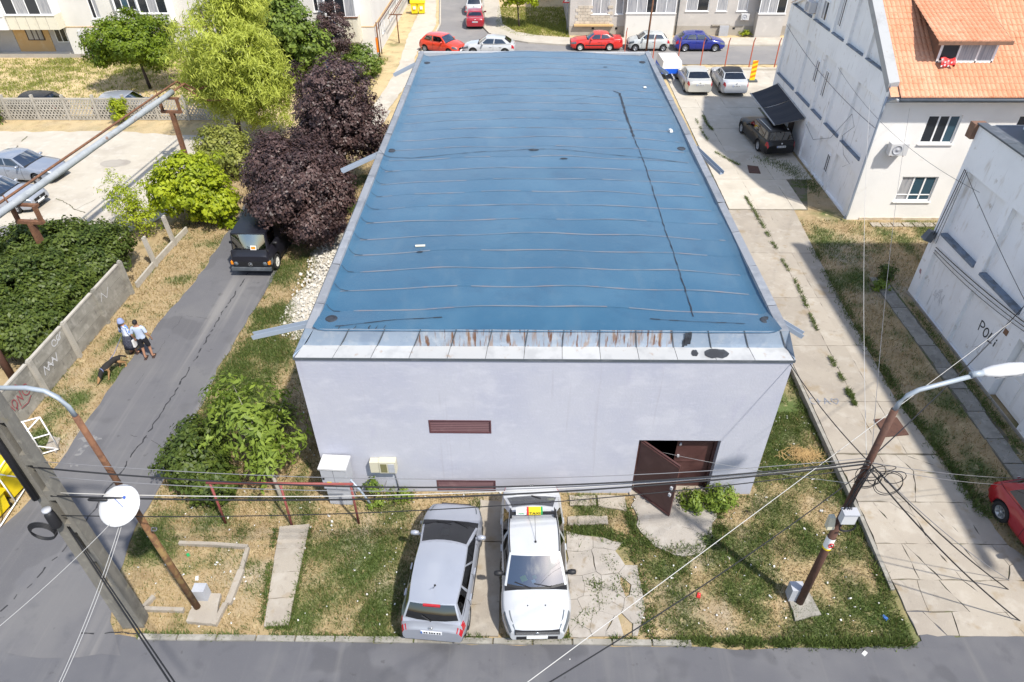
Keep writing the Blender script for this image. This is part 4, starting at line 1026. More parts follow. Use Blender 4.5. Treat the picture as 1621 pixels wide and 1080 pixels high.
# roof: rows of curved tiles as real relief
def tiled(x0, x1, y0, y1, zf, name, parent, tw=.21, th=.30, x0f=None):
    """pan tiles laid in courses; x0f(y) gives a slanted left edge"""
    cols = int((x1 - x0) / tw); rws = int((y1 - y0) / th)
    sx = np.array([0, .12, .30, .5, .70, .88]) ; sz = np.array([0, .020, .038, .045, .038, .020])
    xs_ = (x0 + (np.arange(cols)[:, None] + sx[None, :]) * tw).ravel(); zs_ = np.tile(sz, cols)
    n = len(xs_); V = []; F = []
    for r in range(rws):
        ya, yb = y0 + r * th, y0 + (r + 1) * th + .02
        base = len(V)
        jit = np.random.RandomState(r).uniform(-.008, .008, n).repeat(1)
        for (yy, l) in ((ya, .0), (ya, .028), (yb, .0)):
            for k in range(n): V.append((xs_[k], yy + (jit[k] if l else jit[k]), zf(yy) + (zs_[k] + l if l or yy == yb else 0)))
        for rr in range(2):
            for k in range(n - 1):
                if x0f and xs_[k] < x0f(ya): continue
                F.append((base + rr * n + k, base + rr * n + k + 1, base + (rr + 1) * n + k + 1, base + (rr + 1) * n + k))
    mb = MB(); mb.add(V, F); o = mb.build(name, 'tile', parent); o['kind'] = 'stuff'; return o
zroof = lambda y: 6.42 + (y - 30.1) * sl
mb = MB(); mb.add([(RX0 - .05, 30.15, zroof(30.15) - .06), (RX1, 30.15, zroof(30.15) - .06), (RX1, ridge_y, zroof(ridge_y) - .06), (RX0 - .05, ridge_y, zroof(ridge_y) - .06), (RX1, RY1 + .1, zroof(ridge_y) - .06 - (RY1 + .1 - ridge_y) * slb), (RX0 - .05, RY1 + .1, zroof(ridge_y) - .06 - (RY1 + .1 - ridge_y) * slb)], [(0, 1, 2, 3), (3, 2, 4, 5)])
rf2 = mb.build('roof', 'tile', hs)
tiled(RX0 + .35, 27.5, 30.05, ridge_y, zroof, 'roof_tiles', rf2)
mb = MB()
mb.add([(RX0 - .08, 30.6, zroof(30.6) + .10), (RX0 + .36, 30.6, zroof(30.6) + .16), (RX0 + .36, ridge_y, zroof(ridge_y) + .16), (RX0 - .08, ridge_y, zroof(ridge_y) + .10),
        (RX0 - .08, 30.6, zroof(30.6) - .3), (RX0 + .36, 30.6, zroof(30.6) - .1), (RX0 - .08, ridge_y, zroof(ridge_y) - .3)], [(0, 1, 2, 3), (4, 5, 1, 0), (4, 0, 3, 6)])
mb.build('verge', 'cap_pale', rf2)
mb = MB(); mb.tube([(RX0 + .3, 29.98, 6.30), (RX1, 29.98, 6.30)], .085, 8); mb.build('gutter', 'zinc_dark', rf2)
mb = MB(); mb.bx(RX0 + .25, RX1, 30.02, 30.45, 6.24, 6.30); mb.build('soffit', 'white_trim', rf2)
# dormer
dx0, dx1 = (18.259, 31.2, 7.031)[0], (20.965, 31.2, 7.195)[0]
dyf = 31.6; dzb = zroof(dyf) + .02; dzt = dzb + .95
dm = MB()
for xx in (dx0 + .1, dx1 - .1):
    y_top = dyf + 3.4
    dm = MB(); dm.add([(xx, dyf, dzb - .1), (xx, y_top, zroof(y_top) - .1), (xx, y_top, dzt + .14 * (y_top - dyf)), (xx, dyf, dzt)], [(0, 1, 2, 3)])
    if xx < dx0 + .2: dorm = dm.build('dormer', 'wood_frame', hs)
    else: dm.build('dormer_cheek', 'wood_frame', dorm)
mb = MB()
for (q0, q1, b0, b1) in ((dx0 + .12, dx1 - .12, dzb, dzb + .09), (dx0 + .12, dx1 - .12, dzt - .1, dzt), (dx0 + .1, dx0 + .2, dzb, dzt), (dx1 - .2, dx1 - .1, dzb, dzt), (lerp(dx0, dx1, .34), lerp(dx0, dx1, .34) + .08, dzb, dzt), (lerp(dx0, dx1, .66), lerp(dx0, dx1, .66) + .07, dzb, dzt)):
    mb.bx(q0, q1, dyf - .03, dyf + .04, b0, b1)
mb.build('dormer_frame', 'white_trim', dorm)
for a, b, m in ((.34, .66, 'pane_curtain'), (.66, .93, 'pane_curtain'), (.07, .34, 'pane_dark')):
    MB().bx(lerp(dx0, dx1, a) + .03, lerp(dx0, dx1, b), dyf, dyf + .02, dzb + .08, dzt - .08).build('pane', m, dorm)
zd = lambda y: dzt + .06 + (y - dyf + .35) * .30
o = MB(); ye = dyf + 5.0
o.add([(dx0 - .25, dyf - .35, zd(dyf - .35) - .05), (dx1 + .25, dyf - .35, zd(dyf - .35) - .05), (dx1 + .25, ye, zd(ye) - .05), (dx0 - .25, ye, zd(ye) - .05)], [(0, 1, 2, 3)])
o.bx(dx0 - .25, dx1 + .25, dyf - .38, dyf - .33, zd(dyf - .35) - .16, zd(dyf - .35) + .0)
o.build('dormer_roof_deck', 'wood_frame', dorm)
tiled(dx0 - .3, dx1 + .3, dyf - .38, ye, zd, 'roof_tiles', dorm)
p0 = ((dx0 + .2), dyf - .12, dzb + .05)
mb = MB(); P_ = []
for i in range(7):
    for j in range(5):
        u, v = i / 6, j / 4
        P_.append((p0[0] + u * .62, p0[1] - .22 * math.sin(v * PI * .6) - .03 * math.sin(u * 9), p0[2] + .2 - v * .3 + .05 * math.sin(u * 7 + v * 3)))
mb.add(P_, [(i * 5 + j, (i + 1) * 5 + j, (i + 1) * 5 + j + 1, i * 5 + j + 1) for i in range(6) for j in range(4)], True)
mb.m = 1
for i in range(9):
    a = P_[random.randrange(0, 30)]; mb.box((a[0] + .03, a[1] - .025, a[2] + .01), (.07, .02, .07))
bed = mb.build('bedding', ['sign_red', 'paper'], loc=p0, world=True); props(bed, 'red and white spotted bedding hanging out of the dormer window', 'bedding')
def ac_unit(label, fr, a, b, w=.8, h=.55, dpt=.34, group=None):
    loc = fr.p(a, b, .08); t = thing('air_conditioner', label, 'air conditioner', loc)
    mb = MB(); fr.box(mb, a, a + w, b, b + h, .08, .08 + dpt); body = mb.build('case', 'white_plastic', t)
    mb = MB(); c = fr.p(a + w * .4, b + h / 2, .085 + dpt); ax = 'y' if abs(fr.n.y) > .5 else 'x'
    sgn = fr.n.y if ax == 'y' else fr.n.x
    mb.lathe([(.0, .012 * sgn), (.06, .014 * sgn), (.065, .004 * sgn), (.19, .004 * sgn), (.195, .016 * sgn), (.22, .016 * sgn), (.225, 0)], 18, tuple(c), ax); mb.build('fan_grille', 'box_grey', body)
    for q in (.12, w - .12):
        mb = MB(); fr.box(mb, a + q - .02, a + q + .02, b - .04, b - .002, 0, .08 + dpt); mb.build('bracket', 'rust', t)
    return t
fr = Frame((RX0, RY0, 0), (1, 0, 0), (0, -1, 0))
ac_unit('white air conditioner on the sunlit front of the tiled house', fr, .72, 3.72)
ac_unit('air conditioner high on the gable wall of the tiled house', fg, ga(41.6), 7.35)
# awning over the parked black car
A1, A2 = (16.18, 44.0, (16.2, 43.992, 2.559)[2]), (16.18, 38.5, (16.2, 38.555, 2.382)[2])
B1, B2 = (14.654, 44.2, 1.855), (14.674, 38.9, 1.807)
aw = thing('awning', 'dark grey awning on the gable wall over the black car', 'awning', (15, 41, 0))
def awp(u, v, lift=0):
    p = v3lerp(v3lerp(A1, A2, u), v3lerp(B1, B2, u), v); p.z += lift + .03 * math.sin(u * 34) * v * (1 - v) * 2 - .05 * math.sin(v * PI); return p
for h, (u0, u1) in enumerate(((0, .495), (.505, 1))):
    mb = MB(); n1, n2 = 16, 7
    vs = [awp(lerp(u0, u1, i / n1), j / n2) for i in range(n1 + 1) for j in range(n2 + 1)]
    mb.add(vs, [(i * (n2 + 1) + j, (i + 1) * (n2 + 1) + j, (i + 1) * (n2 + 1) + j + 1, i * (n2 + 1) + j + 1) for i in range(n1) for j in range(n2)], True)
    mb.build('cloth', 'awning_cloth', aw)
mb = MB(); mb.tube([awp(0, 1), awp(1, 1)], .045, 6); mb.tube([awp(0, 0), awp(1, 0)], .05, 6)
for u in (.02, .5, .98): mb.tube([awp(u, 0, -.12), awp(u, 1, -.06)], .025, 6)
mb.build('frame', 'cap_pale', aw)
# ---- near right: white building with sunken fields
NX, NY1, NZ = 16.4, 24.1, 7.45
nb = thing('white_annex', 'white rendered building with sunken wall fields and graffiti', 'building', (20, 18, 0))
fn = Frame((NX, NY1, 0), (0, -1, 0), (-1, 0, 0)); gn = lambda y: NY1 - y
holes = []
for (ya, yb) in ((23.55, 21.15), (20.72, 18.25), (17.8, 15.4), (14.9, 12.4), (11.9, 9.5)):
    holes += [(gn(ya), gn(yb), 3.28, 5.9, .20, True)]
    if ya != 17.8: holes += [(gn(ya), gn(yb), .22, 2.62, .16, True)]
holes += [(gn(17.75), gn(16.0), .12, 2.7, .30, True)]
mb = MB(); wall(mb, (NX, NY1, -.1), (0, -1, 0), (-1, 0, 0), 16.0, NZ + .1, [(a, b, c + .1, d + .1, e, f) for a, b, c, d, e, f in holes])
wall(mb, (NX + 16, NY1, -.1), (-1, 0, 0), (0, 1, 0), 16, NZ + .1)
mb.build('wall', 'white_render', nb)
for (a, b, c, d, e, f) in holes:
    if c > 3:
        mb = MB(); fn.box(mb, a + .02, b - .02, c + .004, c + .10, -.19, .06)
        mb.build('sill', 'sill_blue', nb)
mb = MB(); mb.bx(NX + .02, NX + 16, NY1 - 16, NY1 - .02, NZ - .1, NZ - .02); rfn = mb.build('roof', 'zinc_dark', nb)
for j, y in enumerate(np.arange(NY1 + .05, 8, -1.9)):
    MB().bx(NX - .06, NX + .28, y - 1.88, y, NZ, NZ + .06).build('coping', 'zinc_dark', nb)
mb = MB(); mb.bx(NX + 1.35, NX + 16, NY1 - 16, NY1 - .35, NZ - .02, NZ + 1.35); mb.build('upper_storey', 'white_render', nb)
mb = MB(); mb.bx(NX + 1.28, NX + 16, NY1 - 16, NY1 - .28, NZ + 1.35, NZ + 1.42); mb.build('upper_roof', 'zinc_dark', nb)
mb = MB(); mb.box((NX + .1, NY1 + .15, NZ - .25), (.5, .35, .55)); mb.build('eave_end', 'wood_frame', nb)
mb = MB(); fn.box(mb, gn(NY1) + .0, 16, .0, .30, 0, .03); mb.build('base_course', 'plinth', nb)
gd = MB(); fn.box(gd, gn(17.7), gn(16.05), .25, 2.6, -.295, -.25); gdo = gd.build('garage_door', 'white_render_clean', nb)
for (y0, y1, z0, z1) in ((17.6, 16.95, .4, 1.3), (17.6, 16.95, 1.45, 2.45), (16.8, 16.15, .4, 1.3), (16.8, 16.15, 1.45, 2.45)):
    m_ = MB(); fn.box(m_, gn(y0), gn(y1), z0, z1, -.25, -.235); m_.build('door_panel', 'white_trim', gdo)
m_ = MB(); c = fn.p(gn(16.5), 1.9, -.228)
ring = [(c.x, c.y + .17 * math.cos(a), c.z + .2 * math.sin(a)) for a in np.linspace(.5, 5.6, 14)] + [(c.x, c.y - .02, c.z - .02)]
m_.tube(ring, .018, 5); m_.build('painted_mark', 'spray_grey', gdo)
# brush strokes of paint on walls
def strokes(parent, name, mat, fr, segs, w, d):
    mb = MB()
    for pts in segs:
        for (a, b) in zip(pts[:-1], pts[1:]):
            q = Vector((b[0] - a[0], b[1] - a[1])); L_ = q.length
            if L_ < 1e-4: continue
            q /= L_; n = Vector((-q.y, q.x)) * w / 2; e = q * w * .3
            c = [(a[0] - e.x + n.x, a[1] - e.y + n.y), (a[0] - e.x - n.x, a[1] - e.y - n.y), (b[0] + e.x - n.x, b[1] + e.y - n.y), (b[0] + e.x + n.x, b[1] + e.y + n.y)]
            mb.add([fr.p(x, y, d) for x, y in c], [(0, 1, 2, 3)]); d += .0003
    return mb.build(name, mat, parent)
def arc(cx, cy, rx, ry, a0, a1, n=10): return [(cx + rx * math.cos(RAD(t)), cy + ry * math.sin(RAD(t))) for t in np.linspace(a0, a1, n)]
x0 = gn(19.75); z0 = 1.45
segs = [[(x0 + .03, z0 - .02), (x0 - .02, z0 + .56)], arc(x0 + .08, z0 + .42, .17, .15, 130, -95), arc(x0 + .47, z0 + .24, .13, .26, 20, 385, 14),
        [(x0 + .76, z0 + .50), (x0 + .71, z0 + .2), (x0 + .73, z0 - .03), (x0 + .97, z0 + .05)], [(x0 + 1.12, z0 + .02), (x0 + 1.13, z0 + .28)], [(x0 + 1.14, z0 + .40), (x0 + 1.15, z0 + .46)]]
segs = [[(x0 + (a - x0) * .9, z0 + .12 + (b - z0) * .66) for a, b in s] for s in segs]
strokes(nb, 'graffiti', 'ink', fn, segs, .048, -.155)
rnd = random.Random(9)
segs = []
for i in range(5):
    cx_, cz = gn(22.6) + .12 * i, 1.1 + .14 * (i % 3)
    segs.append([(cx_ + rnd.uniform(-.12, .12), cz + rnd.uniform(-.25, .25)) for _ in range(5)])
strokes(nb, 'graffiti', 'spray_white', fn, segs, .02, -.154)
segs = [[(gn(20.0) + .7 + rnd.uniform(-.3, .3), 1.0 + rnd.uniform(-.18, .18)) for _ in range(7)]]
strokes(nb, 'graffiti', 'spray_white', fn, segs, .02, -.154)
segs = [[(gn(23.9) + rnd.uniform(-.05, .15), 1.4 + rnd.uniform(-.1, .12)) for _ in range(6)]]
strokes(nb, 'graffiti', 'spray_red', fn, segs, .02, .004)
m_ = MB(); fn.box(m_, gn(18.65), gn(18.45), 2.25, 2.45, -.16, -.14); m_.build('junction_plate', 'wood_frame', nb)
fl = thing('floodlight', 'dark wall lantern at the corner of the white annex', 'lamp', (NX - .2, 23.95, 3.0))
m_ = MB(); m_.box((NX - .22, 23.9, 3.05), (.34, .3, .42), rot=Matrix.Rotation(.35, 3, 'Y'), top=.8); m_.build('housing', 'zinc_dark', fl)
m_ = MB(); m_.bx(NX - .12, NX, 23.85, 23.95, 3.1, 3.2); m_.build('bracket', 'zinc_dark', fl)

# ---- left: long apartment block
AX0, AX1, AY0 = -64.0, -12.0, 58.5
ap = thing('apartment_block', 'long cream apartment block with glazed balconies at the back left', 'apartment block', (-35, 66, 0))
fa = Frame((AX0, AY0, 0), (1, 0, 0), (0, -1, 0)); aa = lambda x: x - AX0
BX0, BX1 = -44.5, -37.2                                  # recessed ground floor under balconies
wins = [(-40.95, -39.55, 1.15, 2.1), (-38.55, -37.7, 1.05, 2.1)]
upw = [(-34.6, -33.9, 3.0, 4.6), (-22.5, -21.2, 3.0, 4.6), (-19.0, -18.0, 3.2, 4.6), (-16.6, -15.9, 3.5, 4.8)]
low = [(-19.2, -17.9, .75, 1.9), (-17.2, -16.2, .75, 1.9), (-24.5, -23.3, .8, 1.9)]
mb = MB(); wall(mb, (AX0, AY0, -.1), (1, 0, 0), (0, -1, 0), AX1 - AX0, 9, [(aa(a), aa(b), c + .1, d + .1) for a, b, c, d in (*upw, *low)] + [(aa(BX0), aa(BX1), 0.05, 2.42, .9, True)], .16, True)
wall(mb, (AX1, AY0, -.1), (0, 1, 0), (1, 0, 0), 26, 9); wall(mb, (AX1, AY0 + 26, -.1), (-1, 0, 0), (0, 1, 0), AX1 - AX0, 9)
mb.build('wall', 'cream_render', ap)
mb = MB(); mb.bx(AX0, AX1, AY0, AY0 + 26, 8.9, 9.1); mb.build('roof', 'zinc_dark', ap)
for q in upw: window(ap, fa, aa(q[0]), aa(q[1]), q[2], q[3], (.5,), 'pvc', ('pane_dark', 'pane_curtain'), depth=.13)
for q in low: window(ap, fa, aa(q[0]), aa(q[1]), q[2], q[3], (.5,), 'pvc', ('pane_curtain',), depth=.13)
fb = Frame((AX0, AY0 + .88, 0), (1, 0, 0), (0, -1, 0))
for (a, b, m_) in ((-44.45, -42.2, 'grey_render'), (-42.15, -39.2, 'ochre_render'), (-39.15, -37.25, 'grey_render')):
    mm = MB(); fb.box(mm, aa(a), aa(b), .25, 2.4, -.01, .03); mm.build('wall_field', m_, ap)
window(ap, fb, aa(-41.1), aa(-39.7), 1.15, 2.2, (.36, .68), 'dark_frame', ('pane_curtain',), depth=-.04, sill=None)
window(ap, fb, aa(-38.7), aa(-37.75), 1.0, 2.2, (.5,), 'pvc', ('pane_dark',), depth=-.04, sill=None)
def bay_window(x0, x1, z0, zs, z1, out, splits, mats, panes, nm='balcony'):
    mm = MB(); f = Frame((AX0, AY0, 0), (1, 0, 0), (0, -1, 0))
    f.box(mm, aa(x0), aa(x1), z0, zs, 0, out); b = mm.build(nm, mats, ap)
    mm = MB(); f.box(mm, aa(x0), aa(x1), zs + 1.55, z1, 0, out); mm.build('balcony_head', mats, b)
    for e in (x0, x1):
        s = .08 if e == x0 else -.08
        mm = MB(); f.box(mm, min(aa(e), aa(e + s)), max(aa(e), aa(e + s)), zs, zs + 1.55, 0, out); mm.build('balcony_post', 'pvc', b)
    window(ap, Frame((AX0, AY0 - out, 0), (1, 0, 0), (0, -1, 0)), aa(x0) + .08, aa(x1) - .08, zs, zs + 1.55, splits, 'pvc', panes, depth=.08, sill='white_trim')
bay_window(-41.0, -37.0, 2.4, 3.5, 5.6, .95, (.25, .5, .75), 'cream_panel', ('pane_dark', 'pane_curtain'))
bay_window(-46.5, -41.1, 2.4, 3.45, 5.6, 1.05, (.25, .5, .75), 'white_render_clean', ('pane_dark', 'pane_curtain'))
mm = MB()
for x in (-40.2, -39.4, -38.6, -37.8): mm.bx(x - .012, x + .012, AY0 - .965, AY0 - .95, 2.42, 3.48)
mm.build('panel_joint', 'plinth', ap)
bay_window(-32.3, -30.4, 3.0, 3.75, 5.8, .5, (.33, .66), 'white_render_clean', ('pane_dark', 'pane_blue'))
bay_window(-30.2, -27.8, 2.85, 3.6, 5.8, .95, (.33, .66), 'white_render_clean', ('pane_dark', 'pane_curtain'))
bay_window(-15.5, -13.0, 1.45, 3.35, 5.2, 1.1, (.33, .66), 'cream_panel', ('pane_dark', 'pane_dark', 'pane_curtain'))
for x in np.arange(-15.4, -13.1, .4):
    mm = MB(); mm.bx(x, x + .34, AY0 - 1.135, AY0 - 1.1, 1.5, 3.25); mm.build('balcony_slat', 'cream_panel', ap)
mm = MB(); fa.box(mm, aa(-15.55), aa(-12.95), 3.3, 3.38, 1.0, 1.2); mm.build('balcony_rail', 'rust', ap)
mm = MB(); fa.box(mm, 0, AX1 - AX0, 2.36, 2.42, .002, .03); mm.build('string_course', 'ochre_render', ap)
mm = MB(); fa.box(mm, 0, AX1 - AX0, -.1, .30, .002, .04); mm.build('plinth', 'plinth', ap)
for x in (-36.2, -24.9):
    mm = MB(); fa.box(mm, aa(x), aa(x) + .3, 1.75, 2.1, .01, .14); mm.build('meter_box', 'white_plastic', ap)
    mm = MB(); fa.box(mm, aa(x) + .1, aa(x) + .2, .9, 1.75, .01, .05); mm.build('conduit', 'dark_frame', ap)
# side face with pipes and laundry rack
fs_ = Frame((AX1, AY0, 0), (0, 1, 0), (1, 0, 0))
mm = MB(); fs_.box(mm, 0, 26, 2.35, 2.45, .0, .04); mm.build('string_course', 'ochre_render', ap)
mm = MB()
mm.tube([(AX1 + .35, AY0 + .3, .2), (AX1 + .35, AY0 + .3, 2.6), (AX1 + .35, AY0 + 20, 2.6)], .05, 6); mm.tube([(AX1 + .7, AY0 + 3, 2.3), (AX1 + .7, AY0 + 16, 2.3)], .035, 6)
mm.tube([(AX1 + .2, AY0 + .1, .0), (AX1 + .2, AY0 + .1, 2.7)], .06, 6)
mm.build('gas_pipe', 'rust', ap)
mm = MB(); fs_.box(mm, .05, .35, .4, 1.5, .02, .22); mm.build('pipe_casing', 'orange_paint', ap)
for y in np.arange(3, 24, 4.2): window(ap, fs_, y, y + 1.2, 1.0, 2.1, (.5,), 'pvc', ('pane_curtain',), depth=-.04)
lr = thing('laundry_stand', 'rusty pipe frame standing beside the end wall of the apartment block', 'frame', (AX1 + 2, 66, 0))
a_, b_ = (-10.819, 62.877, 0), (-12.136, 73.808, 0)
for nm, pts in (('post', [(a_[0], a_[1], 0), (a_[0], a_[1], 2.3)]), ('post', [(-10.9, 76, 0), (-10.9, 76, 2.6)]), ('rail', [(a_[0] - .6, a_[1], 2.3), (a_[0] + .5, a_[1], 2.3)]), ('rail', [(a_[0] - .3, a_[1], 2.3), (-11.0, 76, 2.55)])):
    m_ = MB(); m_.tube(pts, .05, 6); m_.build(nm, 'rust', lr)
ct = (-12.103, 57.3, 3.257)
for (x, w, m_, lab) in ((-15.2, .5, 'cloth_blue', 'blue patterned sheet drying on the balcony of the apartment block'), (-14.55, .35, 'paper', 'white towel drying on the balcony of the apartment block')):
    mm = MB(); n = 6
    vs = [(x + w * i / n, AY0 - 1.2 - .03 * math.sin(i * 2.1) - .01 * j, 3.36 - .3 * j) for i in range(n + 1) for j in range(6)]
    mm.add([(a, b, c) for a, b, c in vs], [(i * 6 + j, (i + 1) * 6 + j, (i + 1) * 6 + j + 1, i * 6 + j + 1) for i in range(n) for j in range(5)], True)
    mm.add([(a, b + .02, c) for a, b, c in vs], [(i * 6 + j, (i + 1) * 6 + j, (i + 1) * 6 + j + 1, i * 6 + j + 1) for i in range(n) for j in range(5)], True)
    o = mm.build('laundry', m_, loc=(x, AY0 - 1.2, 1.9), world=True); props(o, lab, 'laundry')

# ---- far centre: apartment house across the street
FX0, FX1, FY0 = 4.2, 30.0, 65.3
fh = thing('street_house', 'grey rendered apartment house across the far street', 'apartment house', (14, 70, 0))
ff = Frame((FX0, FY0, 0), (1, 0, 0), (0, -1, 0)); fa2 = lambda x: x - FX0
wn_ = [(6.1, 7.7, 1.75, 3.3), (14.4, 16.4, 2.0, 3.6), (17.1, 18.0, 2.0, 3.6), (18.9, 19.8, 2.0, 3.6), (8.2, 8.9, 1.75, 3.0)]
mb = MB(); wall(mb, (FX0, FY0, -.1), (1, 0, 0), (0, -1, 0), FX1 - FX0, 8, [(fa2(a), fa2(b), c + .1, d + .1) for a, b, c, d in wn_], .15, True)
wall(mb, (FX0, FY0 + 12, -.1), (0, -1, 0), (-1, 0, 0), 12, 8); wall(mb, (FX1, FY0, -.1), (0, 1, 0), (1, 0, 0), 12, 8); wall(mb, (FX1, FY0 + 12, -.1), (-1, 0, 0), (0, 1, 0), FX1 - FX0, 8)
mb.build('wall', 'far_render', fh)
mb = MB(); mb.bx(FX0, FX1, FY0, FY0 + 12, 7.9, 8.05); mb.build('roof', 'zinc_dark', fh)
for i, q in enumerate(wn_): window(fh, ff, fa2(q[0]), fa2(q[1]), q[2], q[3], (.5,) if q[1] - q[0] > 1 else (), 'pvc', ('pane_curtain', 'pane_dark') if i > 0 else ('pane_curtain',), depth=.1)
for (x0, x1, zb, zs, out, mt) in ((9.1, 13.4, .25, 2.0, .75, 'cream_render'), (20.6, 22.9, .25, 2.0, .9, 'far_render')):
    mm = MB(); ff.box(mm, fa2(x0), fa2(x1), zb - .3, zs, 0, out); b = mm.build('bay', mt, fh)
    mm = MB(); ff.box(mm, fa2(x0), fa2(x1), zs + 1.7, 8, 0, out); mm.build('bay_head', mt, b)
    window(fh, Frame((FX0, FY0 - out, 0), (1, 0, 0), (0, -1, 0)), fa2(x0), fa2(x1), zs, zs + 1.7, (.2, .4, .6, .8) if x1 - x0 > 3 else (.33, .66), 'pvc', ('pane_curtain', 'pane_curtain', 'pane_dark'), depth=.1)
# bossed stone blocks on the left bay, each a block
for r in range(6):
    n = 9
    for c in range(n):
        x0 = FX0 + .5 + (c + (.5 if r % 2 else 0)) * .44
        if x0 + .42 > 8.0: continue
        z = .98 + r * .25
        if any(a - .05 < x0 + .21 < b + .05 and cc - .05 < z + .12 < d + .05 for a, b, cc, d in wn_): continue
        mm = MB(); ff.box(mm, fa2(x0), fa2(x0) + .42, z, z + .23, 0.0, .035); mm.build('facing_block', 'far_brick', fh)
mm = MB(); ff.box(mm, .4, 3.9, .82, .96, .0, .30); mm.build('ledge', 'ochre_render', fh)
mm = MB(); ff.box(mm, 0, 26, -.1, .8, .0, .025); mm.build('plinth', 'plinth', fh)
for x in (6.2, 8.3, 18.8):
    mm = MB(); ff.box(mm, fa2(x), fa2(x) + .22, .5, .68, .02, .03); mm.build('cellar_vent', 'dark_inside', fh)
mm = MB(); ff.box(mm, fa2(17.6), fa2(18.4), -.05, .85, .03, .3); mm.build('service_box', 'box_grey', fh)
mm = MB(); ff.box(mm, fa2(16.9), fa2(18.5), .82, .92, .026, .14); mm.build('cellar_lintel', 'plinth', fh)
mm = MB(); mm.tube([(13.75, FY0 - .08, 0), (13.75, FY0 - .08, 6)], .05, 6); mm.build('downpipe', 'zinc_dark', fh)
ac_unit('small air conditioner on the grey apartment house across the street', ff, fa2(19.3), 1.35, .7, .5, .3)
# a dark shed wall behind the street trees
bk = thing('back_house', 'brown house half hidden behind the far street tree', 'house', (-1, 80, 0))
MB().bx(-4, 4, 80, 88, 0, 3.2).build('wall', 'far_brick', bk)
m_ = MB(); m_.add([(-4.4, 79.6, 3.2), (4.4, 79.6, 3.2), (4.4, 84, 5), (-4.4, 84, 5), (4.4, 88.4, 3.2), (-4.4, 88.4, 3.2)], [(0, 1, 2, 3), (3, 2, 4, 5)]); m_.build('roof', 'tile', bk)

# ================================================================ FENCES, PIPES, POLES
# ---- concrete panel fence on the left, three boards between posts
FXL = -17.0
cf = thing('panel_fence', 'grey concrete panel fence with graffiti beside the left road', 'fence', (FXL, 18, 0))
fposts = [13.35, 15.5, 17.6, 19.75, 21.9, 24.0]
fxp = lambda y: -16.95 + .02 * (y - 17)
def fence_post(parent, x, y, h, mat='fence_pale', lean=(0, 0)):
    mb = MB(); mb.box((x, y, h / 2), (.15, .16, h), rot=Euler((lean[1], lean[0], 0)).to_matrix()); mb.bx(x - .05, x + .05, y - .06, y + .06, h, h + .05)
    return mb.build('post', mat, parent)
for i, y in enumerate(fposts): fence_post(cf, fxp(y) + .03, y, 1.62, 'fence_pale' if i in (1, 2, 3) else 'fence_concrete')
ffn = Frame((FXL, 0, 0), (0, 1, 0), (1, 0, 0))
for y0, y1 in zip(fposts[:-1], fposts[1:]):
    for r, (z0, z1) in enumerate(((0, .50), (.515, 1.02), (1.035, 1.5))):
        mb = MB(); x0, x1 = fxp(y0) - .05 + random.uniform(-.006, .006), fxp(y1) - .05 + random.uniform(-.006, .006)
        mb.prism([(x0 - .035, y0 + .09), (x0 + .03, y0 + .09), (x1 + .03, y1 - .09), (x1 - .035, y1 - .09)], z0, z1)
        mb.build('panel', 'fence_concrete', cf)
    mb = MB(); x0, x1 = fxp(y0) - .05, fxp(y1) - .05
    mb.prism([(x0 - .06, y0 + .1), (x0 + .055, y0 + .1), (x1 + .055, y1 - .1), (x1 - .06, y1 - .1)], 1.505, 1.57); mb.build('cap', 'fence_pale', cf)
rnd = random.Random(4)
fgr = Frame((fxp(17) - .006, 0, 0), (0, 1, 0), (1, 0, 0))
y0 = 15.95
sg = [[(y0, .62), (y0 + .12, .98), (y0 + .2, .66)], arc(y0 + .33, .85, .1, .16, 200, -120), [(y0 + .3, .6), (y0 + .42, .82)], [(y0 + .5, .6), (y0 + .56, 1.0), (y0 + .7, .7), (y0 + .74, 1.05)],
      arc(y0 + 1.0, .88, .17, .2, 40, 330, 12), [(y0 + .98, .82), (y0 + 1.16, .82)], [(y0 + .45, .52), (y0 + .8, .45), (y0 + 1.05, .56)], [(y0 + .62, 1.25), (y0 + .72, 1.35), (y0 + .8, 1.22)]]
strokes(cf, 'graffiti', 'spray_red', fgr, sg, .035, .006)
fgr2 = Frame((fxp(18.7) - .012, 0, 0), (0, 1, 0), (1, 0, 0))
sg = [[(17.95 + .13 * i, .66 + .28 * (i % 2)) for i in range(8)], [(18.2 + .1 * i, .8 + .05 * math.sin(i * 2)) for i in range(6)]]
strokes(cf, 'graffiti', 'spray_white', fgr2, sg, .04, .006)
sg = [arc(19.0, 1.28, .12, .12, 0, 300), arc(19.3, 1.3, .1, .1, 60, 360), [(19.1, 1.15), (19.5, 1.4)]]
strokes(cf, 'graffiti', 'spray_white', fgr2, sg, .035, .006)
sg = [[(22.1, .9), (22.3, 1.2), (22.5, .85), (22.8, 1.15)]]
strokes(cf, 'graffiti', 'spray_white', Frame((fxp(22.5) - .01, 0, 0), (0, 1, 0), (1, 0, 0)), sg, .03, .006)
# what is left of the fence further on: bare posts on a plinth
rf_ = thing('broken_fence', 'bare leaning concrete posts on a low plinth by the sparse bush', 'fence', (-16.6, 27, 0))
pp = [(-16.754, 24.454), (-16.724, 26.204), (-16.606, 28.065), (-16.489, 29.406)]
for a, b in zip(pp[:-1], pp[1:]):
    mb = MB(); mb.bar((*a, .14), (*b, .14), .09, .28); mb.build('plinth', 'fence_pale', rf_)
fence_post(rf_, pp[1][0], pp[1][1], 1.5, lean=(-.05, 0)); fence_post(rf_, pp[2][0], pp[2][1], 1.55, lean=(-.04, .03))
ws = thing('concrete_post', 'single white concrete post under the big willow', 'post', (-16.599, 40.681, 0))
fence_post(ws, *(-16.599, 40.681), 1.5)
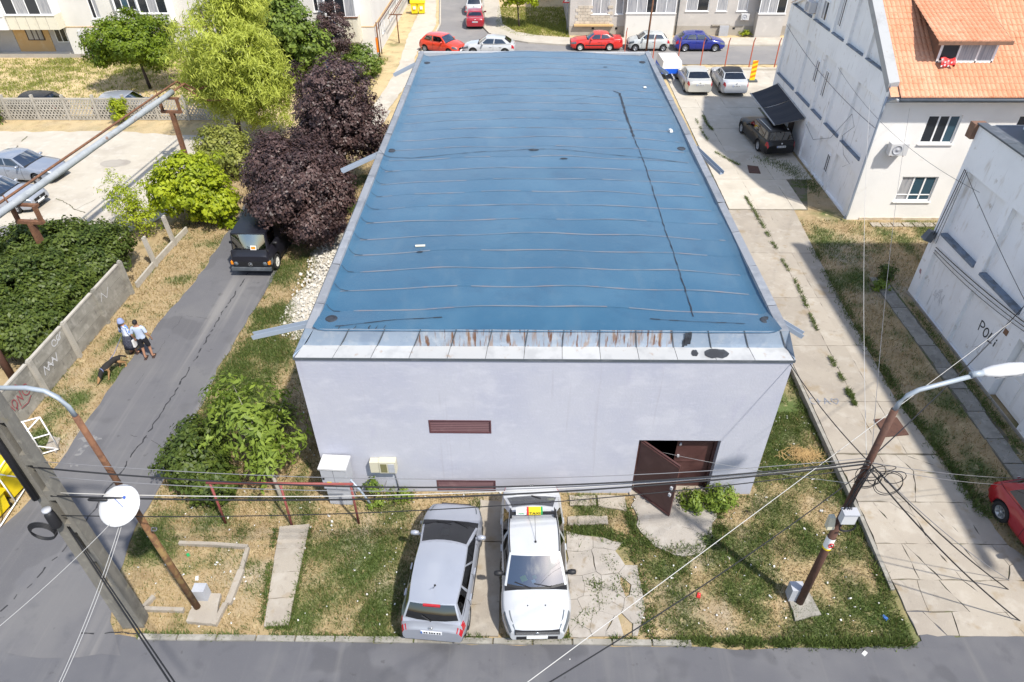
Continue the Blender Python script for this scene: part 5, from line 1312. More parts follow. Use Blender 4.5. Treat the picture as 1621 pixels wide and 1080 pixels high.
# far pierced concrete fence
pf = thing('pierced_fence', 'pale pierced concrete fence behind the left car park', 'fence', (-30, 44.4, 0))
xp = np.arange(-46.2, -20, 2.0)
for x in xp: mb = MB(); mb.bx(x - .07, x + .07, 44.32, 44.50, 0, 1.66); mb.build('post', 'fence_pale', pf)
pm = MB()
bars = 9
for z0 in (.02, .34, .66, .98, 1.30):
    pm.bx(.08, 1.92, -.03, .03, z0, z0 + .06)
for r, z0 in enumerate((.08, .40, .72, 1.04)):
    n = 15 if r < 3 else 20
    for i in range(n):
        x = lerp(.12, 1.88, (i + .5) / n); pm.box((x, 0, z0 + .13), (.055, .05, .27), rot=Matrix.Rotation(.35 * (1 if i % 2 else -1), 3, 'Y'))
pmesh = None
for x in xp[:-1]:
    if pmesh is None:
        o = pm.build('pierced_panel', 'fence_pale', pf, True, loc=(x + 30, 0, 0)); o['kind'] = 'stuff'; pmesh = o.data
    else:
        o = link('pierced_panel', pmesh, pf, loc=(x + 30, 0, 0)); o['kind'] = 'stuff'
    mb = MB(); mb.bx(x + .08, x + 1.92, 44.36, 44.46, 1.37, 1.45); mb.build('cap', 'fence_pale', pf)
# white lattice gate, half open, lower left
gp = (-16.75, 14.1); gt = thing('lattice_gate', 'white welded lattice gate at the end of the panel fence', 'gate', (*gp, 0), RAD(27))
def gbar(a, b, r=.022): MB().tube([(a[0], 0, a[1]), (b[0], 0, b[1])], r, 6).build('bar', 'white_trim', gt, True)
for s in ((0, .1, 1.9, .1), (0, 1.55, 1.9, 1.55), (0, .1, 0, 1.55), (1.9, .1, 1.9, 1.55), (.95, .1, .95, 1.55), (0, .1, .95, .8), (0, 1.55, .95, .8), (1.9, .1, .95, .8), (1.9, 1.55, .95, .8), (0, .8, 1.9, .8), (.48, .1, .48, 1.55), (1.43, .1, 1.43, 1.55)): gbar(s[:2], s[2:])
g2 = thing('gate_leaf', 'white lattice gate leaf lying open beside the yellow containers', 'gate', (-15.15, 11.9, 0), RAD(93))
for s in ((0, .1, 1.8, .1), (0, 1.4, 1.8, 1.4), (0, .1, 0, 1.4), (1.8, .1, 1.8, 1.4), (.9, .1, .9, 1.4), (0, .1, .9, 1.4), (.9, 1.4, 1.8, .1)):
    MB().tube([(s[0], 0, s[1]), (s[2], 0, s[3])], .022, 6).build('bar', 'white_trim', g2, True)

def waste_bin(name, label, loc, rz, w, d, h, mat, group=None, wheels=True):
    t = thing(name, label, 'waste bin', loc, rz, group)
    mb = MB(); mb.box((0, 0, h * .45 + .08), (w * .86, d * .86, h * .86)); 
    v = mb.v; mb.v = [(x * (1.0 if z > h * .5 else .86), y * (1.0 if z > h * .5 else .86), z) for x, y, z in v]
    mb.build('body', mat, t, True)
    MB().box((0, 0, h * .9 + .03), (w, d, .06)).build('rim', mat, t, True)
    mb = MB(); n = 8
    vs = [(x, -d / 2 + d * j / n, h * .93 + .03 + .14 * math.sin(PI * j / n)) for x in (-w / 2, w / 2) for j in range(n + 1)]
    mb.add(vs, [(j, j + 1, n + 1 + j + 1, n + 1 + j) for j in range(n)] + [tuple(range(n + 1)), tuple(range(n + 1, 2 * n + 2))]); mb.build('lid', mat, t, True)
    for s in (-1, 1): MB().lathe([(0, -.04), (.09, -.04), (.1, 0), (.09, .04), (0, .04)], 10, (s * w * .32, d * .4, .1), 'x').build('wheel', 'black_plastic', t, True)
    MB().box((0, -d * .50, h * .55), (w * .35, .01, h * .25)).build('sticker', 'paper', t, True)
    return t
waste_bin('waste_container', 'big yellow waste container cut by the left edge of the photo', (-15.75, 13.35, 0), RAD(-8), 1.2, .85, 1.15, 'yellow_plastic')
waste_bin('waste_container', 'lower yellow waste container in front of the other by the lattice gate', (-15.75, 12.45, 0), RAD(-8), 1.1, .75, .85, 'yellow_plastic')
waste_bin('waste_bin', 'dark bin with a blue lid behind the white lattice gate', (-16.15, 14.9, 0), RAD(20), .5, .5, .75, 'blue_paint')
waste_bin('waste_bin', 'left one of two yellow wheelie bins at the far pavement', (*(-10.735, 73.286), 0), RAD(5), .8, .8, 1.15, 'yellow_plastic', 'wheelie bins at the far pavement')
waste_bin('waste_bin', 'right one of two yellow wheelie bins, with a white sticker', (*(-10.039, 73.284), 0), RAD(5), .8, .8, 1.15, 'yellow_plastic', 'wheelie bins at the far pavement')

# ---- raised heating pipes on posts
pr_ = thing('pipe_line', 'wrapped grey heating pipe and thin rusty pipe on the steel trestles', 'pipe', (-21, 33, 0))
q0, q1 = Vector((-20.31, 23.53, 4.1)), Vector((-19.26, 38.3, 4.1))
d = (q1 - q0).normalized(); side = Vector((d.y, -d.x, 0))
e0 = q0 - d * 8; e1 = q1 + d * .2
mb = MB(); n = 26
mb.tube([e0.lerp(e1 - d * .9, i / n) for i in range(n + 1)], [.15 + random.uniform(-.012, .012) for _ in range(n + 1)], 10); mb.build('wrapped_pipe', 'pipe_wrap', pr_)
o_ = -side * .36 + Vector((0, 0, .14))
mb = MB(); mb.tube([e0 + o_, e1 + o_, e1 + o_ + d * .5, e1 + d * .7 + Vector((.45, .1, -.8)), e1 + d * .7 + Vector((1.0, .0, -1.0)), e1 + d * .7 + Vector((3.0, .2, -1.0))], .055, 8); mb.build('thin_pipe', 'rust', pr_)
mb = MB(); mb.tube([e1 - d * 1.1, e1 + d * .55, e1 + d * .7 + Vector((.5, .1, -.45)), e1 + d * .7 + Vector((2.9, .9, .35))], .06, 8); mb.build('branch_pipe', 'rust', pr_)
def trestle(label, base, ztop):
    t = thing('pipe_trestle', label, 'trestle', (base[0], base[1], 0), group='pipe trestles')
    rz = math.atan2(d.y, d.x) - PI / 2
    MB().bx(-.11, .11, -.11, .11, -.1, ztop - .85).build('post', 'rust', t, True)
    R = Matrix.Rotation(rz, 3, 'Z')
    def bb(nm, c, s): mb = MB(); mb.box(R @ Vector(c), s, rz=rz); mb.build(nm, 'rust', t, True)
    bb('beam', (0, 0, ztop - .80), (1.15, .2, .12)); bb('upright', (-.5, 0, ztop - .40), (.12, .16, .68)); bb('upright', (.5, 0, ztop - .40), (.12, .16, .68)); bb('cross_beam', (0, .12, ztop - .10), (1.15, .14, .10))
    mb = MB(); mb.tube([R @ Vector((-.42, -.1, ztop - .1)), R @ Vector((-.42, -.2, ztop + .45))], .03, 6); mb.build('stay', 'rust', t, True)
trestle('rusty steel pipe trestle rising out of the big hedge', (-20.05, 24.47), 4.02)
trestle('rusty steel pipe trestle beside the willow', (-19.37, 37.02), 4.02)
o = MB().tube([(0, 0, -.1), (0, 0, 2.2)], .13, 10).build('steel_post', 'rust_brown', loc=(*(-18.756, 18.536), 0)); props(o, 'rusty brown steel post behind the graffiti fence', 'post')

# ---- carpet beating frame
cb = thing('carpet_frame', 'dull red pipe frame for beating carpets on the front lawn', 'frame', (-6.7, 12.2, 0))
P1, P2, P3 = (-8.659, 12.195, 0), (-6.68, 12.127, 0), (-4.732, 12.237, 0)
for p, hx in ((P1, -8.62), (P2, -6.66), (P3, -4.70)):
    MB().tube([(p[0], p[1], -.1), (hx, 12.2, 1.78)], .035, 8).build('post', 'red_pipe', cb)
MB().tube([(-8.72, 12.2, 1.80), (-4.62, 12.2, 1.80)], .038, 8).build('rail', 'red_pipe', cb)

# ---- left lamp post with dish
lx, ly = -8.42, 9.46
lp = thing('rusty_lamp_post', 'rusty lamp post with a pale curved arm on the front left lawn', 'lamp post', (lx, ly, .12))
tp = Vector((lx - .35, ly - .02, 7.15))
mb = MB(); mb.tube([(lx, ly, .1), tp.lerp(Vector((lx, ly, .1)), .4)], [.085, .075], 12); mb.build('lower_post', 'rust_mossy', lp)
mb = MB(); mb.tube([tp.lerp(Vector((lx, ly, .1)), .4), tp], [.068, .065], 12); mb.build('upper_post', 'rust', lp)
ap_ = [tp, tp + Vector((-.04, 0, .25)), tp + Vector((-.16, .02, .48)), tp + Vector((-.36, .04, .62)), tp + Vector((-.7, .06, .68)), tp + Vector((-2.6, .1, .62))]
mb = MB(); mb.tube(ap_, .048, 10); mb.build('arm', 'lamp_arm', lp)
def lamp_head(parent, p, dirv, mat='white_plastic', L=.85):
    dv = Vector(dirv).normalized(); x = dv.cross(Vector((0, 0, 1))).normalized(); up = x.cross(dv)
    mb = MB(); rings = [(-.02, .05, .05), (.05, .10, .08), (.25, .15, .10), (.55, .165, .11), (.78, .13, .09), (.86, .05, .05)]
    vs = []
    for (s, w, h) in rings:
        for k in range(12):
            a = 2 * PI * k / 12; vv = math.sin(a); vs.append(Vector(p) + dv * s * L / .86 + x * w * math.cos(a) + up * h * (vv if vv > 0 else vv * .55))
    mb.add(vs, [(r * 12 + k, r * 12 + (k + 1) % 12, (r + 1) * 12 + (k + 1) % 12, (r + 1) * 12 + k) for r in range(5) for k in range(12)] + [tuple(range(60, 72))], True)
    h = mb.build('lamp_head', mat, parent)
    mb = MB(); mb.tube([Vector(p) - dv * .22, Vector(p) + dv * .02], .065, 10); mb.build('socket', 'lamp_arm', h)
    mb = MB(); mb.box(Vector(p) + dv * .45 * L / .86 - up * .06, (.24, .5, .03), rot=Matrix((x, dv, up)).transposed()); mb.build('lens', 'pane_curtain', h)
lamp_head(lp, tp + Vector((-2.65, .1, .62)), (-1, .03, 0))
dc = Vector((lx - .04, ly - .52, 5.0))
ds = thing('satellite_dish', 'white round satellite dish fixed to the rusty lamp post', 'satellite dish', dc)
nrm = Vector((-.12, -.50, .86)).normalized(); ax_ = nrm.cross(Vector((0, 0, 1))).normalized(); ay_ = ax_.cross(nrm)
def dpt(r, a, h): return dc + nrm * h + ax_ * r * math.cos(a) + ay_ * r * math.sin(a) * .95
mb = MB(); prof = [(0.001, .055), (.12, .052), (.25, .038), (.36, .018), (.455, -.006), (.468, -.018), (.45, -.025), (.25, .01), (.001, .022)]
vs = [dpt(r, 2 * PI * k / 28, h) for r, h in prof for k in range(28)]
mb.add(vs, [(i * 28 + k, i * 28 + (k + 1) % 28, (i + 1) * 28 + (k + 1) % 28, (i + 1) * 28 + k) for i in range(len(prof) - 1) for k in range(28)], True)
mb.build('radome', 'white_plastic', ds)
for (r0, a0, rr, m_) in ((.20, 2.0, .04, 'logo_blue'), (.03, -1.2, .05, 'logo_pale')):
    c = dpt(r0, a0, 0); mb = MB(); mb.add([c + nrm * (.046 if r0 > .1 else .062) + ax_ * rr * math.cos(t) + ay_ * rr * math.sin(t) for t in np.linspace(0, 2 * PI, 14, endpoint=False)], [tuple(range(14))]); mb.build('emblem', m_, ds)
mb = MB()
for i in range(13):
    c = dc + nrm * .063 + ax_ * (-.15 + .025 * i) + ay_ * (.02 + .012 * i - .03)
    w = .009; h = random.uniform(.014, .026)
    mb.add([c - ax_ * w - ay_ * h / 2, c + ax_ * w - ay_ * h / 2, c + ax_ * w + ay_ * h / 2, c - ax_ * w + ay_ * h / 2], [(0, 1, 2, 3)])
o = mb.build('lettering', 'logo_blue', ds); o['kind'] = 'stuff'
mb = MB(); mb.tube([dc - nrm * .02, (lx - .2, ly, 4.7)], .03, 8); mb.build('bracket', 'zinc_dark', ds)
o = MB().bx(-.16, .16, -.13, .13, 0, .44).build('junction_box', 'box_grey', loc=(lx + .05, ly + .30, .12)); props(o, 'white junction box behind the foot of the rusty lamp post', 'junction box')
o = MB().tube([(.06 * math.cos(t) + .012 * k * 0, .05 * math.sin(t), .02 * math.sin(t * 3)) for k, t in enumerate(np.linspace(0, 6 * PI, 40))], .018, 5).build('cable_bundle', 'cable_grey', loc=(lx + .06, ly - .1, 3.6)); props(o, 'rolled grey cable bundle on the rusty post below the dish', 'cable')

# ---- left concrete power pole with recesses
px_, py_ = -9.92, 9.10
cpole = thing('concrete_pole', 'thick concrete power pole with ladder recesses at the front left corner', 'pole', (px_, py_, 0))
rzp = RAD(4)
Rp = Matrix.Rotation(rzp, 3, 'Z')
def pb(nm, mat, segs):
    mb = MB()
    for (c, s) in segs: mb.box(Rp @ Vector((c[0], c[1], 0)) + Vector((px_, py_, c[2])), s, rz=rzp)
    return mb.build(nm, mat, cpole)
H_ = 8.6
def taper(nm, x0, x1, y0, y1, z0, z1):
    kk = lambda z: .86 - .03 * z
    mb = MB(); vs = [(x * kk(z), y * kk(z), z) for z in (z0, z1) for x, y in ((x0, y0), (x1, y0), (x1, y1), (x0, y1))]
    mb.add([Rp @ Vector(v) + Vector((px_, py_, 0)) for v in vs], [(3, 2, 1, 0), (4, 5, 6, 7), (0, 1, 5, 4), (1, 2, 6, 5), (2, 3, 7, 6), (3, 0, 4, 7)])
    return mb.build(nm, 'concrete_pole', cpole)
taper('flange', -.31, -.02, -.2, .2, -.2, H_); taper('flange', .20, .31, -.2, .2, -.2, H_); taper('web', -.021, .201, .12, .17, -.2, H_); taper('foot', -.019, .199, -.19, .12, -.2, 1.9)
for z in (2.9, 4.0, 5.1, 6.2, 7.4): taper('rung', -.019, .199, -.185, .12, z, z + .3)
mb = MB(); mb.tube([(px_ - .12, py_ - .24, 5.3), (px_ - .10, py_ - .24, 8.6)], .07, 8); mb.build('conduit', 'black_plastic', cpole)
cj = thing('cable_coil', 'coil of black cable hanging on the concrete power pole', 'cable coil', (px_ - .25, py_ - .3, 4.2))
for k in range(4):
    a = np.linspace(0, 2 * PI, 26); rr = .25 + .015 * k
    MB().tube([(px_ - .38 + rr * math.cos(t), py_ - .34 + .012 * k, 4.25 + rr * .9 * math.sin(t) + .02 * k) for t in a], .017, 6).build('loop', 'cable_black', cj)
sc_ = thing('splice_closure', 'black splice closure on the concrete power pole', 'closure', (px_ + .05, py_ - .22, 4.5))
MB().lathe([(0, 0), (.10, 0), (.11, .05), (.10, .4), (.06, .48), (0, .5)], 14, (px_ - .02, py_ - .28, 4.45)).build('dome', 'black_plastic', sc_)
MB().lathe([(0, .5), (.09, .5), (.09, .56), (0, .56)], 12, (px_ - .02, py_ - .28, 4.45)).build('clamp', 'box_grey', sc_)

# ---- right lamp post
rx, ry = 7.38, 9.82
rp = thing('brown_lamp_post', 'brown lamp post tangled with cables on the right of the lawn', 'lamp post', (rx, ry, .05))
rt = Vector((rx + .1, ry + .05, 7.05))
MB().tube([(rx, ry, 0), Vector((rx, ry, 0)).lerp(rt, .55)], [.10, .088], 12).build('lower_post', 'rust_brown', rp)
MB().tube([Vector((rx, ry, 0)).lerp(rt, .55), rt], [.078, .07], 12).build('upper_post', 'rust_brown', rp)
ra = [rt, rt + Vector((.03, 0, .2)), rt + Vector((.12, .01, .38)), rt + Vector((.30, .02, .52)), rt + Vector((1.35, .1, .86))]
MB().tube(ra, .046, 10).build('arm', 'lamp_arm', rp)
lamp_head(rp, rt + Vector((1.42, .11, .88)), (1, .08, .12), L=.88)
jb = thing('cable_box', 'white cable box strapped to the brown lamp post', 'junction box', (rx, ry - .2, 3.7))
MB().bx(rx - .12, rx + .19, ry - .28, ry - .10, 3.76, 4.08).build('case', 'white_plastic', jb); MB().bx(rx - .14, rx + .21, ry - .30, ry - .08, 4.08, 4.12).build('lid', 'box_grey', jb)
o = MB().box((0, 0, 0), (.17, .15, .42), rot=Matrix.Rotation(-.12, 3, 'Y'), top=.75).build('cable_hood', 'beige_plastic', loc=(rx - .2, ry - .05, 3.55)); props(o, 'yellowish cable cap on the left of the brown lamp post', 'cap')
st = thing('warning_sticker', 'white warning sticker with a red mark wrapped round the brown post', 'sticker', (rx, ry, 2.5))
MB().lathe([(.104, 0), (.104, .42)], 14, (rx + .03, ry + .01, 2.48)).build('sheet', 'sign_white', st); MB().lathe([(.1055, 0), (.1055, .06)], 14, (rx + .03, ry + .01, 2.47)).build('yellow_band', 'sign_yellow', st)
mb = MB()
fst = Frame((rx + .03, ry - .098, 2.70), (1, 0, 0), (0, -1, 0))
for pts in (arc(0, 0, .055, .075, 0, 360, 16),):
    for a, b in zip(pts[:-1], pts[1:]): mb.bar(fst.p(*a, .012), fst.p(*b, .012), .018, .018)
mb.build('red_ring', 'sign_red', st)
mb = MB(); mb.bar(fst.p(-.025, .03, .012), fst.p(.025, -.03, .012), .02, .02); mb.build('bolt_mark', 'ink', st)
o = MB().bx(-.17, .17, -.14, .14, 0, .50).build('junction_box', 'box_grey', loc=(rx - .12, ry + .16, .05)); props(o, 'pale grey junction box at the foot of the brown lamp post', 'junction box')
cc = thing('cable_tangle', 'loops of thin black cable round the head of the brown lamp post', 'cable coil', (rx, ry, 5.2))
rnd = random.Random(8)
for k in range(9):
    c = Vector((rx + .28 + rnd.uniform(-.2, .35), ry - .12 + rnd.uniform(-.1, .1), 5.2 + rnd.uniform(-.35, .3))); r1 = rnd.uniform(.14, .32); t0 = rnd.uniform(0, 6)
    tl = rnd.uniform(-.5, .5)
    MB().tube([c + Vector((r1 * math.cos(t), tl * r1 * math.sin(t), r1 * math.sin(t) * .9)) for t in np.linspace(t0, t0 + 2 * PI, 22)], .009, 5).build('loop', 'cable_black', cc)
for k in range(5):
    MB().tube([(rx + .1 + .05 * math.cos(k * 1.3), ry - .11, 5.5), (rx + .02 + rnd.uniform(-.13, .13), ry - .15, 4.8), (rx + rnd.uniform(-.15, .1), ry - .14, 4.1)], .012, 5).build('drop', 'cable_black', cc)
for k in range(2):
    a = np.linspace(0, 2 * PI, 20)
    MB().tube([(rx + .12 + .18 * math.cos(t), ry - .2, 3.55 + .16 * math.sin(t) + .03 * k) for t in a], .014, 5).build('loop', 'cable_black', cc)

# ---- overhead cables
def cable(label, a, b, sag, r=.012, mat='cable_black', group=None, n=20):
    a = Vector(a); b = Vector(b)
    pts = []
    for i in range(n + 1):
        t = i / n; p = a.lerp(b, t); p.z -= 4 * sag * t * (1 - t); pts.append(p - a)
    o = MB().tube(pts, r, 6).build('overhead_cable', mat, loc=a)
    props(o, label, 'cable', group); return o
g_ = 'cables from the left pole to the right lamp post'
hub = (rx + .02, ry - .05)
for k, (za, zb, sag, r, mt, off, lab) in enumerate(((6.15, 5.65, .75, .018, 'cable_black', 0, 'topmost thick black cable between the concrete pole and the brown post'), (6.10, 5.62, .62, .008, 'cable_grey', .2, 'thin grey cable just under the topmost between the two poles'),
        (5.75, 5.6, .72, .010, 'cable_grey', .1, 'thin cable in the middle of the bundle between the two poles'), (5.25, 5.55, .55, .020, 'cable_black', 0, 'thick black cable with a splice crossing in front of the beating frame'),
        (5.20, 5.50, .50, .010, 'cable_white', .12, 'thin pale cable running right beside the thick spliced cable'), (4.65, 5.45, .55, .012, 'cable_black', -.05, 'lowest black cable between the two poles, over the silver car'))):
    cable(lab, (px_ + .1, py_ - .12 + off, za), (hub[0], hub[1] + off * .5, zb), sag, r, mt, g_)
o = MB().lathe([(0, -.22), (.035, -.18), (.04, 0), (.035, .18), (0, .22)], 8, axis='x').build('cable_splice', 'black_plastic', loc=(-8.9, 9.0, 5.11)); props(o, 'small black splice sleeve hanging on the cable beside the dish', 'splice')
far = lambda u: u
cable('white wire from the lawn foreground up to the right white annex', (-1.04, 3.8, 6.532), (16.35, 17.845, 4.06), .05, .007, 'cable_white')
cable('white wire running down left from the dish', dc + Vector((-.1, 0, -.3)), (-8.504, 5, 6.402), .1, .006, 'cable_white')
cable('left one of a pair of white wires hanging from the dish', dc + Vector((-.05, -.05, -.36)), (-7.153, 4.6, 5.864), .12, .007, 'cable_white')
cable('right one of a pair of white wires hanging from the dish', dc + Vector((.0, -.05, -.36)), (-7.113, 4.6, 5.865), .14, .007, 'cable_white')
cable('left one of two black cables running from the concrete pole to the foreground', (px_ + .1, py_ - .2, 4.3), (-4.886, 4.4, 6.584), .15, .014, 'cable_black')
cable('right one of two black cables running from the concrete pole to the foreground', (px_ + .14, py_ - .2, 4.3), (-4.813, 4.4, 6.586), .15, .012, 'cable_black')
cable('upper black cable from the brown post to the lower right', (hub[0] + .1, hub[1], 5.5), (15, 10.417, -1.529), .3, .016, 'cable_black')
cable('lower black cable from the brown post to the lower right', (hub[0] + .1, hub[1], 5.35), (14.5, 9.258, -1.239), .35, .018, 'cable_black')
cable('third black cable from the brown post to the lower right, thin', (hub[0] + .1, hub[1], 5.5), (15.2, 10.784, -1.489), .3, .010, 'cable_grey')
cable('thin black cable from the brown post to the annex, upper one', (hub[0], hub[1], 5.6), (16.38, 14.301, -0.185), .15, .007, 'cable_grey')
cable('thin black cable from the brown post to the annex, lower one', (hub[0], hub[1], 5.5), (16.38, 14.163, -0.355), .2, .007, 'cable_grey')
cable('black cable from the brown post up to the warehouse corner', (hub[0], hub[1], 5.6), (6.95, 13.5, 5.2), .12, .012, 'cable_black')
cable('black cable from the brown post to the annex wall', (hub[0] + .05, hub[1] + .05, 5.7), (16.38, 18.234, 3.659), .25, .014, 'cable_black')
cable('thin pale wire from the brown post over the driveway to the tiled house', (hub[0] - .05, hub[1] + .1, 5.7), (16.15, 31.969, 5.882), .5, .006, 'cable_white')
cable('thin dark wire from the brown post to the front of the tiled house', (hub[0] + .05, hub[1] + .1, 5.75), (17.319, 30.45, 5.777), .5, .006, 'cable_grey')
cable('black cable from the brown post to the lawn foreground', (hub[0] - .05, hub[1] - .05, 5.4), (-0.011, 4.2, 6.974), .3, .011, 'cable_black')
cable('thin white cable running from the brown post to the warehouse wall', (hub[0] - .1, hub[1], 4.9), (4.0, 13.4, 1.9), .1, .005, 'cable_white')
c0 = Vector((16.33, 23.762, 5.911))
for k, (dxy, r) in enumerate(((0, .016), (.1, .012), (.22, .010))):
    cable(('leftmost', 'middle', 'rightmost')[k] + ' of three black cables running down the corner of the annex', c0 + Vector((0, -dxy, 0)), Vector((16.2, 23.699, 3.194)) + Vector((0, -dxy * 1.5, -.1 * k)), .02, r, 'cable_black')
    cable(('upper', 'middle', 'lower')[k] + ' of three black cables along the beam of the annex wall', Vector((16.33, 23.456, 2.681)) + Vector((0, 0, .1 - .12 * k)), Vector((16.33, 16.603, 3.385)) + Vector((0, 0, .1 - .1 * k)), .10 + .05 * k, r, 'cable_black')
cable('thin diagonal black wire across the annex wall', c0, (16.2, 17.306, 3.711), .1, .010, 'cable_black')
cable('thin wire crossing the front of the tiled house', (16.1, 36, 5.9), (16.35, 22.5, 5.6), .6, .008, 'cable_grey')
cable('dark wire along the gable wall of the tiled house', (16.05, 44.5, 5.9), (16.05, 30.4, 4.9), .35, .014, 'cable_grey')
lw = thing('loose_wire', 'loose black wire loops hanging on the gable wall of the tiled house', 'wire', (16.1, 33, 4))
MB().tube([(16.1, 38, 2.2), (16.08, 36.5, 1.9), (16.08, 34.5, 2.8), (16.08, 33.0, 4.6), (16.08, 32.4, 4.2), (16.08, 33.3, 3.4), (16.08, 32.6, 2.7), (16.08, 31.7, 2.6), (16.08, 32.3, 2.2)], .012, 5).build('wire', 'cable_grey', lw)

# ---- street furniture at the back
for i, (p, lab) in enumerate((((8.385, 58.386, 0), 'first from the left, behind the warehouse roof'), ((10.366, 56.341, 0), 'second from the left, behind the trailer'), ((12.194, 55.85, 0), 'third from the left'), ((14.009, 55.688, 0), 'fourth from the left'), ((15.939, 55.853, 0), 'fifth from the left'), ((17.834, 55.854, 0), 'sixth from the left'), ((19.827, 55.856, 0), 'seventh, next to the tiled house'))):
    y = 55.5
    mb = MB(); mb.bx(-.035, .035, -.035, .035, 0, 2.05); mb.bar((0, 0, 2.05), (.02, -.16, 2.35), .05, .05)
    o = mb.build('fence_post', 'red_post', loc=(p[0], y if i > 1 else p[1], 0)); props(o, 'thin red fence post along the far street, ' + lab, 'post', 'red fence posts along the far street')
mb = MB()
fl_ = thing('street_lamp', 'thin brown street lamp post at the far corner of the warehouse', 'street lamp', (10.2, 58.9, 0))
MB().tube([(10.2, 58.9, 0), (10.35, 58.9, 5.2)], [.09, .06], 8).build('post', 'rust', fl_)
MB().tube([(10.35, 58.9, 5.2), (10.6, 58.9, 5.7), (12.4, 58.9, 6.1)], .05, 8).build('arm', 'lamp_arm', fl_)
lamp_head(fl_, Vector((12.4, 58.9, 6.1)), (1, 0, .2), L=.8)
ts = thing('warning_sign', 'triangular red and white warning sign at the far street corner', 'sign', (4.063, 66.615, 0))
b0 = Vector((4.063, 66.615, 0))
MB().tube([(0, 0, 0), (0, 0, 2.6)], .035, 8).build('post', 'box_grey', ts, True)
tri = lambda s, y: [(-s, y, 2.25 - .577 * s + .45), (s, y, 2.25 - .577 * s + .45), (0, y, 2.25 + 1.155 * s + .45)]
m_ = MB(); m_.add(tri(.5, -.05) + tri(.5, -.02), [(0, 1, 2), (5, 4, 3), (0, 1, 4, 3), (1, 2, 5, 4), (2, 0, 3, 5)]); m_.build('plate', 'sign_red', ts, True)
m_ = MB(); m_.add(tri(.34, -.055), [(0, 1, 2)]); m_.build('field', 'sign_white', ts, True)
m_ = MB(); m_.bx(-.03, .03, -.06, -.056, 2.56, 2.85); m_.bx(-.12, .12, -.06, -.056, 2.66, 2.70); m_.build('symbol', 'ink', ts, True)
mk = thing('chevron_marker', 'orange and yellow striped warning marker beside the white car', 'marker', (17.0, 51.6, .25))
MB().box((0, 0, .06), (.75, .4, .12)).build('foot', 'zinc_dark', mk, True)
MB().bx(-.19, .19, -.03, .03, .12, 1.5).build('board', 'sign_yellow', mk, True)
for k in range(4):
    z = .25 + .33 * k; m_ = MB(); m_.add([(-.19, -.034, z), (.19, -.034, z + .14), (.19, -.034, z + .30), (-.19, -.034, z + .16)], [(0, 1, 2, 3)]); m_.build('stripe', 'orange_paint', mk, True)

# ================================================================ VEHICLES
def paint(name, col, metal=0.0, rough=.35):
    return M(name, col, rough, metal=metal, coat=.8 if sum(col) > .1 else .0, spec=.5, kind='obj', layers=[(tuple(c * .85 for c in col), 2.0, .45, .75, .3)])
paint('paint_silver', (.36, .38, .43), .35, .33)
paint('paint_white', (.44, .45, .465)); paint('paint_red', (.30, .008, .018)); paint('paint_orange_red', (.62, .045, .016)); paint('paint_bright_red', (.55, .018, .012))
paint('paint_blue', (.006, .016, .19)); paint('paint_pale_grey', (.50, .52, .51), .2); paint('paint_silver_lot', (.50, .49, .45), .25); paint('paint_black', (.006, .006, .007)); paint('paint_van', (.012, .012, .018))
paint('paint_steel', (.27, .30, .36), .35)
M('tyre', (.018, .018, .019), .85); M('rim_alloy', (.45, .46, .48), .35, metal=.7); M('rim_white', (.60, .59, .55), .5); M('trim_black', (.014, .014, .016), .55)
M('seat_cloth', (.035, .036, .042), .9); M('interior_trim', (.022, .022, .025), .85); M('lamp_clear', (.10, .115, .13), .1, spec=.9); M('lamp_red', (.36, .008, .015), .2, spec=.7); M('lamp_amber', (.75, .24, .01), .25)
M('plate_white', (.74, .75, .76), .5); M('chrome', (.6, .61, .62), .2, metal=.9)
WHEELS = {}
def wheel_mesh(r, w, rim):
    k = (round(r, 3), rim)
    if k in WHEELS: return WHEELS[k]
    mb = MB(); rr = r * .64
    mb.lathe([(rr, -w / 2 + .012), (r * .93, -w / 2), (r, -w / 2 + .03), (r, w / 2 - .03), (r * .93, w / 2), (rr, w / 2 - .012), (rr * .97, 0)], 22, axis='y')
    t = mb.mesh('wheel'); t.materials.append(MATS['tyre'])
    mb = MB(); o = w / 2 - .03
    mb.lathe([(rr * 1.0, o + .012), (rr * .93, o + .018), (rr * .88, o - .045), (.0, o - .05)], 22, axis='y')
    for i in range(7):
        a = 2 * PI * i / 7; R = Matrix.Rotation(-a, 3, 'Y')
        mb.box(R @ Vector((rr * .5, o - .012, 0)), (rr * .9, .025, rr * .2), rot=R)
    mb.lathe([(rr * .22, o - .03), (rr * .2, o + .008), (.0, o + .012)], 12, axis='y')
    q = mb.mesh('rim'); q.materials.append(MATS[rim])
    WHEELS[k] = (t, q); return WHEELS[k]
